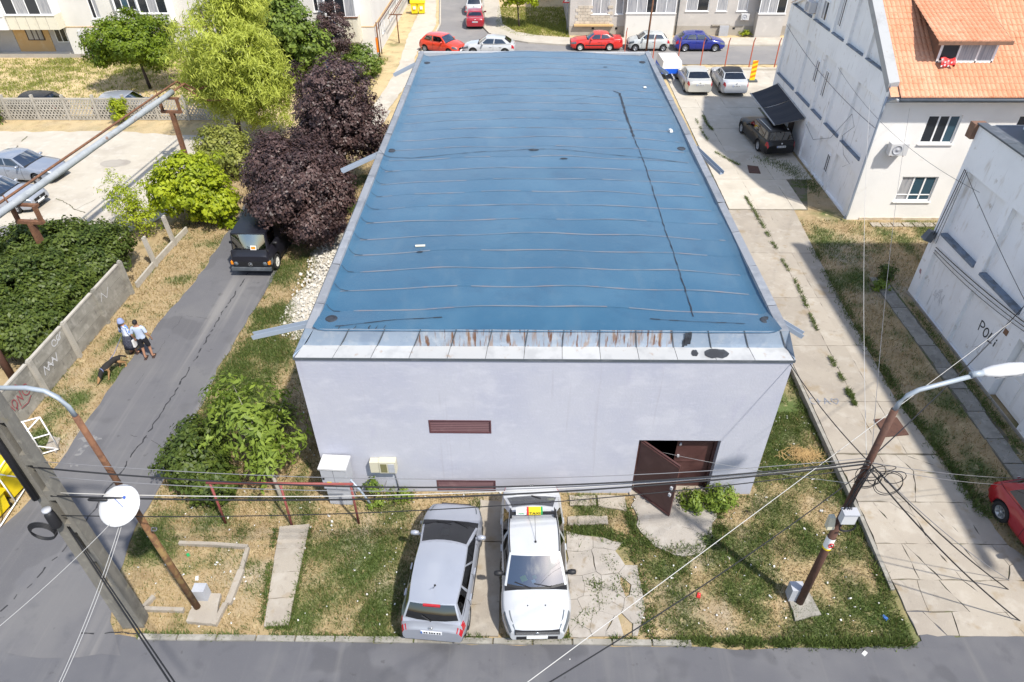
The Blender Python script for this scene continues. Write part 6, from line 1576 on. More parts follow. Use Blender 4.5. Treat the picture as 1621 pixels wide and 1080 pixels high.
class Car:
    """body is a loft of cross sections; local x forward, y left"""
    def __init__(s, sp):
        s.sp = sp; L, W = sp['L'], sp['W']; s.L = L; s.hw = W / 2
        s.top = sp['top']                    # (x, z) of the lower body's upper edge
        s.wx = (L / 2 - sp['fo'], L / 2 - sp['fo'] - sp['wb']); s.wr = sp.get('wr', .31); s.zb = sp.get('zb', .20)
    def tz(s, x):
        p = s.top
        if x <= p[0][0]: return p[0][1]
        for a, b in zip(p[:-1], p[1:]):
            if a[0] <= x <= b[0]:
                t = (x - a[0]) / (b[0] - a[0]); return lerp(a[1], b[1], t)
        return p[-1][1]
    def w(s, x):
        L = s.L; f = L / 2 - x; r = x + L / 2; k = 1.0
        nf, nr = s.sp.get('nose', .25), s.sp.get('tail', .13)
        if f < .75: k *= 1 - nf * (1 - max(f, 0) / .75) ** 2.2
        if r < .6: k *= 1 - nr * (1 - max(r, 0) / .6) ** 2.2
        return s.hw * k
    def sec(s, x):
        hw = s.w(x); zt = s.tz(x); zb = s.zb + (.10 if (s.L / 2 - x < .12 or x + s.L / 2 < .12) else 0)
        ra = s.wr + .065; za = 0
        for c in s.wx:
            d = abs(x - c)
            if d <= ra + 1e-6: za = max(za, s.wr + math.sqrt(max(0, ra * ra - d * d)))
        z0 = max(zb, za); hgt = zt - zb
        z1 = max(zb + .07, z0 + .012); z2 = max(zb + .22 * hgt, z1 + .02); z3 = max(zb + .60 * hgt, z2 + .025); z4 = max(zt - .09, z3 + .01); z5 = max(zt - .012, z4 + .01)
        fl = .012 if za > 0 else 0
        cr = s.sp.get('crown', .035)
        return [(hw * .93 + fl, z0), (hw * .985 + fl, z1), (hw + fl, z2), (hw * 1.0, z3), (hw * .965, z4), (hw * .91, z5), (hw * .55, zt + cr * .7), (0, zt + cr)]
    def pt(s, x, t, side=1, off=0.0):
        a = s.sec(x); i = min(int(t), 6); f = t - i
        y = lerp(a[i][0], a[i + 1][0], f); z = lerp(a[i][1], a[i + 1][1], f)
        dy, dz = a[i + 1][0] - a[i][0], a[i + 1][1] - a[i][1]; l = math.hypot(dy, dz) or 1
        n = Vector((0, dz / l, -dy / l))
        if s.L / 2 - x < .5: n.x = .9 * (1 - (s.L / 2 - x) / .5)
        if x + s.L / 2 < .5: n.x = -.9 * (1 - (x + s.L / 2) / .5)
        p = Vector((x, y, z)) + n.normalized() * off
        return Vector((p.x, p.y * side, p.z))
def make_car(name, label, cat, loc, heading, sp, pm, glass='car_glass', rim='rim_alloy', group=None, plate=True):
    """heading: direction the nose points, radians from +X"""
    c = Car(sp); L = c.L; t = thing(name, label, cat, loc, heading, group)
    H = sp['H']; xw0, xw1, xr1, xr0 = sp['cab']; yr = sp.get('yroof', c.hw * .74)
    ra = c.wr + .065
    xs = {-L / 2, -L / 2 + .03, -L / 2 + .1, -L / 2 + .25, L / 2, L / 2 - .03, L / 2 - .1, L / 2 - .25, L / 2 - .5, xr0, xw0, *[p[0] for p in c.top if -L / 2 <= p[0] <= L / 2]}
    for w in c.wx: xs |= {w + ra * k for k in (-1.0, -.995, -.92, -.75, -.5, -.25, 0, .25, .5, .75, .92, .995, 1.0)} | {w - ra - .01, w + ra + .01}
    xs |= {L * k / 16 for k in range(-7, 8)}
    xs = sorted(x for x in xs if -L / 2 <= x <= L / 2)
    xs = [x for i, x in enumerate(xs) if i == 0 or x - xs[i - 1] > .004]
    mb = MB(); V = []; n = 15
    for x in xs:
        a = c.sec(x); V += [(x, y, z) for y, z in a] + [(x, -y, z) for y, z in a[-2::-1]]
    F = []
    for i in range(len(xs) - 1):
        xm = (xs[i] + xs[i + 1]) / 2
        for k in range(n - 1):
            if 5 <= k <= 8 and xr0 < xm < xw0: continue
            F.append((i * n + k, i * n + k + 1, (i + 1) * n + k + 1, (i + 1) * n + k))
    F.append(tuple(range(n))); m = (len(xs) - 1) * n; F.append(tuple(range(m, m + n)))
    mb.add(V, F, True)
    for q in (-1, -2): mb.sm[q] = False
    # cabin: pillars and roof as strips between the belt and the roof edge
    def bw(u, v):                                               # windscreen, u across -1..1, v up
        yb = c.sec(xw0 - .16)[5][0]; y = lerp(yb, yr, v) * u
        x = lerp(xw0 - .16 * u * u, xw1 - .07 * u * u, v); z = lerp(c.tz(xw0 - .16 * u * u) + .02 * (1 - u * u), H - .035 - .045 * u * u, v)
        return Vector((x, y, z + .02 * math.sin(v * PI)))
    def br(u, v):
        yb = c.sec(xr0 + .08)[5][0]; yt = yr * sp.get('rtaper', .95); y = lerp(yb, yt, v) * u
        x = lerp(xr0 + .08 * u * u, xr1 + .05 * u * u, v); z = lerp(c.tz(xr0) + .01, H - .05 - sp.get('rdrop', .02) - .045 * u * u, v)
        return Vector((x - .02 * math.sin(v * PI), y, z))
    def bs(u, v, sd):                                           # side, u front 0 .. rear 1
        a0, a1 = bw(sd, v), br(sd, v); p = a0.lerp(a1, u)
        p.y += sd * (.05 * math.sin(u * PI)) * (1 - v * .3); p.z += (.035 * math.sin(u * PI)) * v
        xb = p.x
        if v < .02: p.z = c.tz(xb); p.y = sd * c.sec(xb)[5][0]
        return p
    def patch(f, us, vs, keep, M_):
        P_ = [f(u, v) for u in us for v in vs]; nv = len(vs)
        M_.add(P_, [(i * nv + j, (i + 1) * nv + j, (i + 1) * nv + j + 1, i * nv + j + 1) for i in range(len(us) - 1) for j in range(nv - 1) if keep((us[i] + us[i + 1]) / 2, (vs[j] + vs[j + 1]) / 2)], True)
    wu = [-1, -.93, -.6, -.3, 0, .3, .6, .93, 1]; wv = [0, .07, .3, .6, .92, 1]
    inw = lambda u, v: abs(u) < .93 and .07 < v < .92
    patch(bw, wu, wv, lambda u, v: not inw(u, v) and not (v < .07 and abs(u) < .93), mb)
    rv = sp.get('rwin', (.12, .86)); ru = sp.get('rwu', .86)
    wur = [-1, -ru, -.5, 0, .5, ru, 1]; wvr = sorted({0, rv[0], .35, .65, rv[1], 1})
    inr = lambda u, v: abs(u) < ru and rv[0] < v < rv[1] and sp.get('rear_glass', True)
    patch(br, wur, wvr, lambda u, v: not inr(u, v), mb)
    deck = lambda x, u: Vector((x, c.sec(x)[5][0] * u, lerp(c.tz(x) + c.sp.get('crown', .035) * .7 * min(1, (1 - abs(u)) * 2.4), c.sec(x)[5][1], max(0, (abs(u) - .55) / .45))))
    cw = MB(); patch(lambda u, v: deck(xw0, u).lerp(bw(u, 0), v), wu, [0, 1], lambda u, v: True, cw); patch(bw, wu, [0, .07], lambda u, v: abs(u) < .93, cw); cw.build('cowl', 'trim_black', t, True)
    patch(lambda u, v: deck(xr0, u).lerp(br(u, 0), v), wur, [0, 1], lambda u, v: True, mb)
    sw = sp.get('sw', [(.05, .42), (.46, .80), (.84, .95)])
    su = sorted({0, 1, *[a for w in sw for a in w], .25, .62}); sv = [0, .10, .4, .7, .88, 1]
    ins = lambda u, v: any(a < u < b for a, b in sw) and .10 < v < .88
    for sd in (-1, 1): patch(lambda u, v: bs(u, v, sd), su, sv, lambda u, v: not ins(u, v), mb)
    def rt_(u, v):                                              # roof, v front to rear
        a, b = bw(u, 1), br(u, 1); p = a.lerp(b, v); p.z += .035 * math.sin(v * PI) * (1 - 0 * u); 
        e = bs(v, 1, 1 if u >= 0 else -1); p.y += (e.y - lerp(a.y, b.y, v) / (abs(u) or 1) * abs(u) if abs(u) == 1 else math.copysign(.05 * math.sin(v * PI) * .7 * abs(u), u))
        if abs(u) == 1: p = e
        return p
    patch(rt_, [-1, -.75, -.4, 0, .4, .75, 1], [0, *su[1:-1], 1], lambda u, v: True, mb)
    body = mb.build('body', pm, t, True)
    def gl(nm, f, us, vs, g):
        m_ = MB(); patch(f, us, vs, lambda u, v: True, m_); return m_.build(nm, g, t, True)
    gl('windscreen', bw, [u for u in wu if abs(u) < .95], [v for v in wv if 0 < v < .95], sp.get('wglass', 'car_windscreen' if glass == 'car_glass' else glass))
    if sp.get('rear_glass', True): gl('rear_window', br, [u for u in wur if abs(u) <= ru], [v for v in wvr if rv[0] <= v <= rv[1]], sp.get('rglass', glass))
    for sd in (-1, 1):
        for a, b in sw: gl('side_window', lambda u, v: bs(u, v, sd), [u for u in su if a <= u <= b], [v for v in sv if .1 <= v <= .88], sp.get('sglass', glass))
    # inside
    m_ = MB(); hy = c.hw * .86; zt = c.tz((xr0 + xw0) / 2)
    m_.bx(max(xr0 + .15, -L / 2 + .2), xw0 - .1, -hy, hy, .24, .30)
    for sd in (-1, 1): m_.bx(max(xr0 + .15, -L / 2 + .2), xw0 - .1, sd * hy - .02, sd * hy + .02, .3, zt - .05)
    m_.bx(xw0 - .62, xw0 - .12, -hy, hy, .5, c.tz(xw0 - .4) - .04)
    m_.bx(max(xr0 + .1, -L / 2 + .15), max(xr0 + .5, -L / 2 + .5), -hy, hy, .4, zt - .06)
    m_.build('interior', 'interior_trim', t, True)
    xm = (xw0 + xw1) / 2
    for sd in (-1, 1):
        m_ = MB(); m_.box((xm - .75, sd * .36, .48), (.5, .48, .2)); m_.box((xm - 1.02, sd * .36, .85), (.16, .46, .62), rot=Matrix.Rotation(-.2, 3, 'Y')); m_.box((xm - 1.10, sd * .36, 1.20), (.1, .24, .18)); m_.build('seat', 'seat_cloth', t, True)
    if xr1 < xm - 1.6:
        m_ = MB(); m_.box((xm - 1.75, 0, .48), (.5, hy * 1.7, .2)); m_.box((xm - 1.98, 0, .82), (.16, hy * 1.7, .55), rot=Matrix.Rotation(-.2, 3, 'Y')); m_.build('rear_seat', 'seat_cloth', t, True)
    m_ = MB(); a = np.linspace(0, 2 * PI, 14); m_.tube([(xw0 - .72 + .06 * math.sin(q), .36 + .17 * math.cos(q), zt - .06 + .15 * math.sin(q)) for q in a], .016, 5); m_.build('steering_wheel', 'trim_black', t, True)
    m_ = MB(); m_.bx(-L / 2 + .15, L / 2 - .15, -c.hw * .8, c.hw * .8, c.zb + .01, c.zb + .06); m_.build('underbody', 'trim_black', t, True)
    # wheels
    wm, rm = wheel_mesh(c.wr, .2, rim)
    for wx in c.wx:
        for sd in (-1, 1):
            o = link('wheel', wm, t, (wx, sd * (c.hw - .105), c.wr)); o.rotation_euler = (0, random.uniform(0, 1), 0 if sd > 0 else PI)
            r = link('rim', rm, o)
    def sp_(nm, x0, x1, t0, t1, sd, off, mat, nx=5, nt=4, parent=t):
        m_ = MB(); xs_ = np.linspace(x0, x1, nx); ts = np.linspace(t0, t1, nt)
        V_ = [c.pt(x, q, sd, off) for x in xs_ for q in ts] + [c.pt(x, q, sd, -.01) for x in xs_ for q in ts]
        N = nx * nt
        F_ = [(i * nt + j, (i + 1) * nt + j, (i + 1) * nt + j + 1, i * nt + j + 1) for i in range(nx - 1) for j in range(nt - 1)]
        e = [i * nt for i in range(nx)] + [(nx - 1) * nt + j for j in range(1, nt)] + [i * nt + nt - 1 for i in range(nx - 2, -1, -1)] + [j for j in range(nt - 2, 0, -1)]
        F_ += [(e[k], e[(k + 1) % len(e)], e[(k + 1) % len(e)] + N, e[k] + N) for k in range(len(e))]
        m_.add(V_, F_); return m_.build(nm, mat, parent, True)
    hl, tl = sp.get('hl', (L / 2 - .46, L / 2 - .035, 3.3, 5.35)), sp.get('tl', (-L / 2 + .01, -L / 2 + .22, 3.0, 4.9))
    for sd in (-1, 1):
        sp_('headlight', *hl, sd, .007, 'lamp_clear'); sp_('tail_light', *tl, sd, .007, 'lamp_red')
        for x in sp.get('seams', ()): 
            sp_('door_seam', x, x + .014, 1.0, 4.6, sd, .003, 'trim_black', 2, 8, body)
        for x in sp.get('handles', ()):
            p = c.pt(x, 3.6, sd, .02); m_ = MB(); m_.box(p, (.19, .035, .035)); m_.build('door_handle', sp.get('handle_mat', pm), t, True)
        if sp.get('strip'): sp_('side_strip', c.wx[1] + ra + .06, c.wx[0] - ra - .06, 2.35, 2.62, sd, .012, 'trim_black', 8, 2)
        # mirror
        p = bs(.10, .10, sd); m_ = MB()
        m_.lathe([(0, -.12), (.055, -.105), (.075, 0), (.06, .1), (0, .12)], 10, (p.x + .02, p.y + sd * .15, p.z + .02), 'y'); m_.box((p.x + .02, p.y + sd * .03, p.z - .02), (.06, .10, .04)); m_.build('mirror', sp.get('mirror_mat', pm), t, True)
    # nose and tail
    gz = sp.get('grille', (.50, .64, .42))
    fx = L / 2 + .004
    m_ = MB(); m_.bx(L / 2 - .06, fx + .012, -gz[2], gz[2], gz[0], gz[1]); gr = m_.build('grille', 'trim_black', t, True)
    for k in range(3): MB().bx(fx + .010, fx + .02, -gz[2] + .02, gz[2] - .02, lerp(gz[0], gz[1], (k + .6) / 3.4), lerp(gz[0], gz[1], (k + .6) / 3.4) + .015).build('grille_bar', sp.get('bar_mat', 'trim_black'), gr, True)
    m_ = MB(); m_.bx(L / 2 - .06, fx + .008, -.5 * c.hw / .85, .5 * c.hw / .85, c.zb + .12, c.zb + .24); m_.build('air_intake', 'trim_black', t, True)
    if plate:
        MB().bx(fx + .008, fx + .022, -.26, .26, .37, .48).build('number_plate', 'plate_white', t, True)
    pz = sp.get('plate_z', .62); bx_ = -L / 2 - .004
    if plate:
        pl_ = MB().bx(bx_ - .014, bx_, -.26, .26, pz, pz + .11).build('number_plate', 'plate_white', t, True)
        MB().bx(bx_ - .017, bx_ - .014, .22, .26, pz, pz + .11).build('country_band', 'sign_blue', pl_, True)
        m_ = MB(); rn = random.Random(label); x_ = .19
        for k in range(7):
            m_.bx(bx_ - .0165, bx_ - .014, x_ - .04, x_, pz + .02, pz + .09); m_.m = 0; x_ -= .058 if k not in (1, 4) else .075
        o = m_.build('plate_characters', 'ink', pl_, True); o['kind'] = 'stuff'
    if sp.get('bumper'):
        for sd in (-1, 1):
            sp_('bumper_strip', -L / 2 + .005, -L / 2 + .55, 1.0, 1.9, sd, .012, sp['bumper'], 6, 2)
    if sp.get('antenna') is not None:
        x = sp['antenna']; p = rt_(0, .5); zr = H - .01
        m_ = MB(); m_.tube([(x, 0, zr - .04), (x - .22, 0, zr + .18)], .006, 5); m_.lathe([(0.03, 0), (.02, .03), (0, .035)], 8, (x, 0, zr - .03)); m_.build('antenna', 'trim_black', t, True)
    if sp.get('third'):
        p = br(0, .93); m_ = MB(); m_.box((p.x - .02, 0, p.z - .01), (.05, .42, .05)); m_.build('brake_light', 'lamp_red', t, True)
    if sp.get('wiper'):
        m_ = MB(); m_.bar(br(0, rv[0] + .02) + Vector((-.02, 0, 0)), br(.35, .4) + Vector((-.03, 0, 0)), .02, .015); m_.build('wiper', 'trim_black', t, True)
        for q in (.1, .75):
            m_ = MB(); m_.bar(bw(q - .25, .05) + Vector((.02, 0, .01)), bw(q - .8, .16) + Vector((.02, 0, .02)), .02, .015); m_.build('wiper', 'trim_black', t, True)
    # emblem
    MB().lathe([(0, .0), (.05, .0), (.05, .012), (0, .014)], 12, (bx_ - .006 + .0, 0, pz + .24), 'x').build('emblem', 'chrome', t, True)
    MB().lathe([(0, .0), (.055, .0), (.055, .014), (0, .016)], 12, (fx + .012, 0, (gz[0] + gz[1]) / 2), 'x').build('emblem', 'chrome', t, True)
    t['_'] = 0; del t['_']
    return t, c, dict(bw=bw, br=br, bs=bs, rt=rt_)
def S(L, W, H, hood, belt, boot, cab, **k):
    """hood: (nose z, hood rear z), boot: rear deck z"""
    xw0, xw1, xr1, xr0 = cab
    top = [(-L / 2, boot[0]), (-L / 2 + .08, boot[1]), (xr0, boot[2]), (xr0 + .25, belt + .01), ((xw0 + xr0) / 2, belt), (xw0 - .3, belt - .02), (xw0, hood[2]), (L / 2 - .55, hood[1] + .02), (L / 2 - .16, hood[1] - .09), (L / 2 - .05, hood[0] + .06), (L / 2, hood[0])]
    top.sort()
    return dict(L=L, W=W, H=H, top=top, cab=cab, **k)
HATCH = dict(hood=(.58, .80, .92))
# silver estate car, rear towards the road
sp = S(3.92, 1.68, 1.46, (.60, .84, .95), .93, (.70, .82, .93), (1.12, .12, -1.60, -1.86), fo=.80, wb=2.46, wr=.30, antenna=-1.15, third=True, wiper=True, seams=(.5, -.42, -1.15), handles=(-.25, -1.0), strip=True,
       rwin=(.10, .93), rwu=.93, rglass='car_glass_dark', sglass='car_glass_dark', sw=[(.04, .36), (.39, .68), (.71, .95)], tl=(-1.955, -1.70, 3.05, 5.2), bumper='trim_black', rtaper=.93, wglass='car_glass_teal')
a, b = (-2.19, 9.064), (-1.985, 12.767)
head = math.atan2(12.95 - 8.85, .62)
t, c, fn_ = make_car('estate_car', 'silver estate car parked nose in towards the warehouse wall', 'car', (-1.99, 10.47, .05), RAD(85.5), sp, 'paint_silver')
m_ = MB(); m_.box((.80, .1, .91), (.16, .2, .05)); m_.build('dash_box', 'beige_plastic', t, True)
# white taxi, nose towards the road
sp = S(4.34, 1.74, 1.50, (.62, .86, .97), .95, (.74, .96, 1.0), (1.24, .50, -1.02, -1.72), fo=.82, wb=2.60, wr=.31, seams=(.62, -.30, -1.15), handles=(-.15, -1.0), handle_mat='paint_white', mirror_mat='trim_black', wiper=True,
       grille=(.54, .68, .55), bar_mat='chrome', sw=[(.05, .44), (.50, .88)], rwu=.9, rwin=(.08, .94), rglass='car_glass', sglass='car_glass_dark')
t, c, fn_ = make_car('taxi', 'white taxi saloon with a roof sign parked nose to the road', 'taxi', (.38, 10.74, .05), RAD(-88.3), sp, 'paint_white')
zr = 1.50
MB().bx(-.74, -.66, -.62, .62, zr + .015, zr + .05).build('roof_bar', 'trim_black', t, True)
for sd in (-1, 1):
    MB().bx(-.80, -.60, sd * .60 - .03, sd * .60 + .03, zr - .05, zr + .06).build('bar_foot', 'trim_black', t, True)
    MB().tube([fn_['rt'](sd * .98, v) + Vector((0, 0, .012)) for v in np.linspace(0, 1, 8)], .012, 5).build('roof_gutter', 'trim_black', t, True)
sg = MB().bx(-.78, -.62, -.12, .20, zr + .05, zr + .20).build('roof_sign', 'sign_yellow', t, True)
MB().bx(-.782, -.618, -.17, -.12, zr + .05, zr + .20).build('sign_red_end', 'sign_red', sg, True)
MB().bx(-.782, -.618, .20, .25, zr + .05, zr + .20).build('sign_green_end', 'sign_green', sg, True)
sg2 = MB().bx(-.77, -.63, -.46, -.18, zr + .05, zr + .17).build('roof_sign_plate', 'sign_white', t, True)
def text_mesh(txt, size, mat, parent, loc, rot):
    cu = bpy.data.curves.new('lettering', 'FONT'); cu.body = txt; cu.size = size; cu.extrude = .002; cu.align_x = 'CENTER'; cu.align_y = 'CENTER'
    tmp = bpy.data.objects.new('tmp', cu); C.objects.link(tmp); dg = bpy.context.evaluated_depsgraph_get()
    me = bpy.data.meshes.new_from_object(tmp.evaluated_get(dg)); bpy.data.objects.remove(tmp)
    me.materials.clear(); me.materials.append(MATS[mat]); o = link('lettering', me, parent, loc); o.rotation_euler = rot; o['kind'] = 'stuff'; return o
text_mesh('TAXI', .135, 'ink', sg, (-.615, .04, zr + .125), (PI / 2, 0, PI / 2))
text_mesh('7090', .085, 'sign_green', sg2, (-.625, -.32, zr + .11), (PI / 2, 0, PI / 2))
m_ = MB(); m_.tube([(.18, .03, zr - .02), (-.50, .03, zr + .30)], .006, 5); m_.lathe([(.03, 0), (.025, .03), (0, .04)], 8, (.18, .03, zr - .01)); m_.build('antenna', 'trim_black', t, True)
for (x, y, w, m_) in ((.90, .30, .16, 'sign_yellow'), (.86, .02, .10, 'sign_green'), (.98, .05, .09, 'paper')):
    q = MB(); q.box((x, -y, .955), (w, w, .012), rz=.4); q.build('dashboard_note', m_, t, True)
for y in (-.22, .22): MB().lathe([(.022, 0), (.015, .02), (0, .022)], 8, (1.62, y, .90)).build('washer_jet', 'trim_black', t, True)
for k in range(26):
    x = 1.1 - k * .105
    for sd in (1,):
        p = c.pt(x, 3.35, -1, .004); q = MB(); q.box(p, (.05, .008, .05)); q.build('checker', 'trim_black', t, True)
# red hatchback cut by the right edge
sp = S(4.05, 1.70, 1.48, (.60, .84, .96), .95, (.72, .84, .97), (.95, .30, -1.45, -1.86), fo=.80, wb=2.5, wr=.31, seams=(.6, -.45), handles=(-.3,), rwin=(.12, .86), sw=[(.05, .48), (.53, .88)], strip=False, sglass='car_glass_dark')
make_car('hatchback', 'dark red hatchback cut off by the right edge of the photo', 'car', (14.78, 11.25, .19), RAD(-85), sp, 'paint_red')
# rear yard
sp = S(4.60, 1.84, 1.43, (.62, .82, .93), .92, (.78, .97, 1.02), (.85, .15, -1.15, -1.75), fo=.80, wb=2.8, wr=.33, seams=(.6, -.35), handles=(-.2, -1.1), tl=(-2.295, -2.02, 3.4, 4.95), rwin=(.06, .96), rwu=.93, rglass='car_glass_dark', sglass='car_glass_dark', plate_z=.72, antenna=None)
t, c, f_ = make_car('saloon_car', 'pale silver saloon in the rear yard beside the trailer', 'car', (12.45, 50.7, .25), RAD(90), sp, 'paint_silver_lot', group='cars in the rear yard')
m_ = MB()
sp2 = dict(sp)
t, c, f_ = make_car('saloon_car', 'white saloon with a black roof beside the striped marker', 'car', (14.92, 50.5, .25), RAD(90), sp2, 'paint_white', group='cars in the rear yard')
q = MB(); P_ = [f_['rt'](u, v) + Vector((0, 0, .006)) for u in (-.97, -.6, 0, .6, .97) for v in np.linspace(.01, .99, 6)]
q.add(P_, [(i * 6 + j, (i + 1) * 6 + j, (i + 1) * 6 + j + 1, i * 6 + j + 1) for i in range(4) for j in range(5)], True); q.build('black_roof', 'paint_black', t, True)
sp = S(4.75, 1.82, 1.46, (.62, .82, .94), .92, (.72, .84, .94), (.95, .25, -1.85, -2.24), fo=.85, wb=2.75, wr=.33, seams=(.6, -.4), handles=(-.2, -1.1), rglass='car_glass_dark', sglass='car_glass_dark', rwin=(.1, .92), rwu=.92, tl=(-2.37, -2.1, 3.2, 4.8))
t, c, f_ = make_car('estate_car', 'black estate car parked under the dark awning', 'car', (14.72, 40.2, .25), RAD(96), sp, 'paint_black', rim='rim_alloy', glass='car_glass_dark')
for sd in (-1, 1): MB().tube([f_['rt'](sd * .8, v) + Vector((0, 0, .05)) for v in np.linspace(.1, .95, 8)], .018, 6).build('roof_rail', 'chrome', t, True)
# far street
small = dict(fo=.72, wb=2.4, wr=.29)
sp = S(4.35, 1.66, 1.40, (.66, .80, .90), .90, (.82, .96, .98), (.85, .25, -.95, -1.45), fo=.8, wb=2.47, wr=.29, seams=(.6, -.4), handles=(-.2, -1.0), sw=[(.05, .45), (.50, .90)], strip=True)
make_car('saloon_car', 'bright red saloon parked on the far street, leftmost in its row', 'car', (6.25, 61.05, .02), PI, sp, 'paint_bright_red', rim='rim_white', group='cars parked on the far street')
sp = S(3.45, 1.62, 1.42, (.62, .88, .98), .95, (.72, .84, .95), (.95, .38, -1.15, -1.52), fo=.60, wb=2.35, wr=.27, seams=(.6, -.5), handles=(-.35,), sw=[(.05, .50), (.56, .90)], rwin=(.12, .88))
make_car('city_car', 'small pale grey hatchback behind the thin brown street lamp', 'car', (10.62, 60.95, .02), PI, sp, 'paint_pale_grey', group='cars parked on the far street')
sp = S(4.15, 1.70, 1.45, (.60, .82, .94), .93, (.72, .86, .96), (.95, .30, -1.35, -1.85), fo=.82, wb=2.51, wr=.30, seams=(.6, -.4), handles=(-.2, -1.0), sw=[(.05, .42), (.46, .78), (.82, .93)], rwin=(.12, .88))
make_car('hatchback', 'dark blue hatchback parked on the far street, rightmost in its row', 'car', (14.9, 60.85, .02), 0, sp, 'paint_blue', group='cars parked on the far street')
sp = S(3.85, 1.66, 1.46, (.60, .84, .96), .94, (.72, .84, .96), (.95, .35, -1.3, -1.72), fo=.78, wb=2.44, wr=.28, seams=(.6, -.45), handles=(-.3,), sw=[(.05, .48), (.53, .90)], rwin=(.12, .88))
make_car('hatchback', 'orange red hatchback at the far left corner of the blue roof', 'car', (-6.7, 60.1, .02), RAD(-30), sp, 'paint_orange_red')
sp = S(4.25, 1.76, 1.45, (.60, .82, .93), .92, (.74, .88, .96), (.9, .2, -1.3, -1.9), fo=.85, wb=2.65, wr=.31, seams=(.6, -.4), handles=(-.2, -1.0), sw=[(.05, .44), (.48, .88)], rwin=(.1, .92), rglass='car_glass_dark')
make_car('hatchback', 'white hatchback driving behind the far edge of the blue roof', 'car', (-2.75, 59.6, .02), RAD(176), sp, 'paint_white')
sp = S(4.2, 1.70, 1.42, (.60, .82, .93), .92, (.78, .95, 1.0), (.85, .2, -1.0, -1.5), fo=.8, wb=2.5, wr=.29, seams=(.6, -.4), handles=(-.2, -1.0), sw=[(.05, .45), (.50, .90)])
make_car('saloon_car', 'red saloon parked at the kerb of the far side street', 'car', (-4.45, 69.2, .02), RAD(92), sp, 'paint_red')
sp = S(4.3, 1.74, 1.55, (.62, .86, .96), .95, (.72, .84, .96), (.95, .3, -1.5, -2.0), fo=.82, wb=2.6, wr=.31, seams=(.6,), handles=(-.2,))
make_car('parked_car', 'white car parked behind the red saloon in the far side street', 'car', (-4.8, 74.4, .02), RAD(91), sp, 'paint_white')
make_car('parked_car', 'dark car at the top edge beside the apartment block end', 'car', (-11.4, 79.5, .02), RAD(80), sp, 'paint_black')
# left car park
sp = S(4.55, 1.78, 1.46, (.62, .84, .95), .93, (.78, .96, 1.0), (.95, .2, -1.1, -1.65), fo=.9, wb=2.65, wr=.31, seams=(.6, -.4), handles=(-.2, -1.0))
make_car('saloon_car', 'grey blue saloon in the left car park, farther of the two', 'car', (-28.0, 35.6, .03), RAD(-8), sp, 'paint_steel', group='cars in the left car park')
sp = dict(sp)
make_car('saloon_car', 'silver car in the left car park, nearer one below the pipe', 'car', (-27.3, 32.1, .03), RAD(-4), sp, 'paint_silver', group='cars in the left car park')
sp = S(4.3, 1.74, 1.5, (.62, .86, .96), .95, (.72, .84, .96), (.95, .3, -1.5, -2.0), fo=.82, wb=2.6, wr=.31)
make_car('parked_car', 'dark car roof showing above the pierced fence on the left', 'car', (-33.2, 45.5, -.05), PI, sp, 'paint_black', glass='car_glass_dark')
make_car('parked_car', 'silver car roof showing above the pierced fence near the round tree', 'car', (-26.6, 45.5, -.05), 0, sp, 'paint_silver')
# black van
vx, vy = -11.85, 28.0
sp = S(5.3, 1.84, 2.02, (1.02, 1.24, 1.30), 1.26, (1.25, 1.25, 1.25), (2.53, 2.28, -2.45, -2.6), fo=.72, wb=3.2, wr=.36, seams=(1.45,), handles=(1.0,), yroof=.76, nose=.13, tail=.04, rear_glass=False, sw=[(.04, .20)], grille=(.55, .78, .62), hl=(2.32, 2.64, 2.3, 3.0), tl=(-2.64, -2.5, 2.5, 4.0), mirror_mat='trim_black', wiper=True, crown=.01)
t, c, f_ = make_car('van', 'black van with an orange notice in its windscreen under the plum tree', 'van', (vx, vy, .03), RAD(-91), sp, 'paint_van', rim='rim_white')
MB().bx(2.62, 2.74, -.88, .88, .36, .50).build('bumper', 'zinc_dark', t, True)
for sd in (-1, 1): MB().bx(2.55, 2.67, sd * .82 - .05, sd * .82 + .05, .64, .78).build('indicator', 'lamp_amber', t, True)
for sd in (-1, 1): MB().lathe([(0, .0), (.10, .0), (.10, .02), (0, .03)], 14, (2.665, sd * .64, .68), 'x').build('round_headlight', 'lamp_clear', t, True)
q = MB()
for p_ in (arc(0, 0, .09, .09, 0, 360, 18), [(0, 0), (0, .09)], [(0, 0), (.078, -.045)], [(0, 0), (-.078, -.045)]):
    for a, b in zip(p_[:-1], p_[1:]): q.bar((2.70, a[0], .67 + a[1]), (2.70, b[0], .67 + b[1]), .014, .014)
q.build('star_emblem', 'chrome', t, True)
p = f_['bw'](.3, .17); q = MB(); q.box(p + Vector((.03, 0, 0)), (.012, .26, .19), rot=Matrix.Rotation(-.45, 3, 'Y')); nt_ = q.build('windscreen_notice', 'paper', t, True)
q = MB(); q.box(p + Vector((.042, 0, .0)), (.008, .19, .11), rot=Matrix.Rotation(-.45, 3, 'Y')); q.build('notice_print', 'orange_paint', nt_, True)
MB().box((.6, .45, 2.16), (.5, .5, .36), top=.8).build('roof_vent', 'paint_van', t, True)
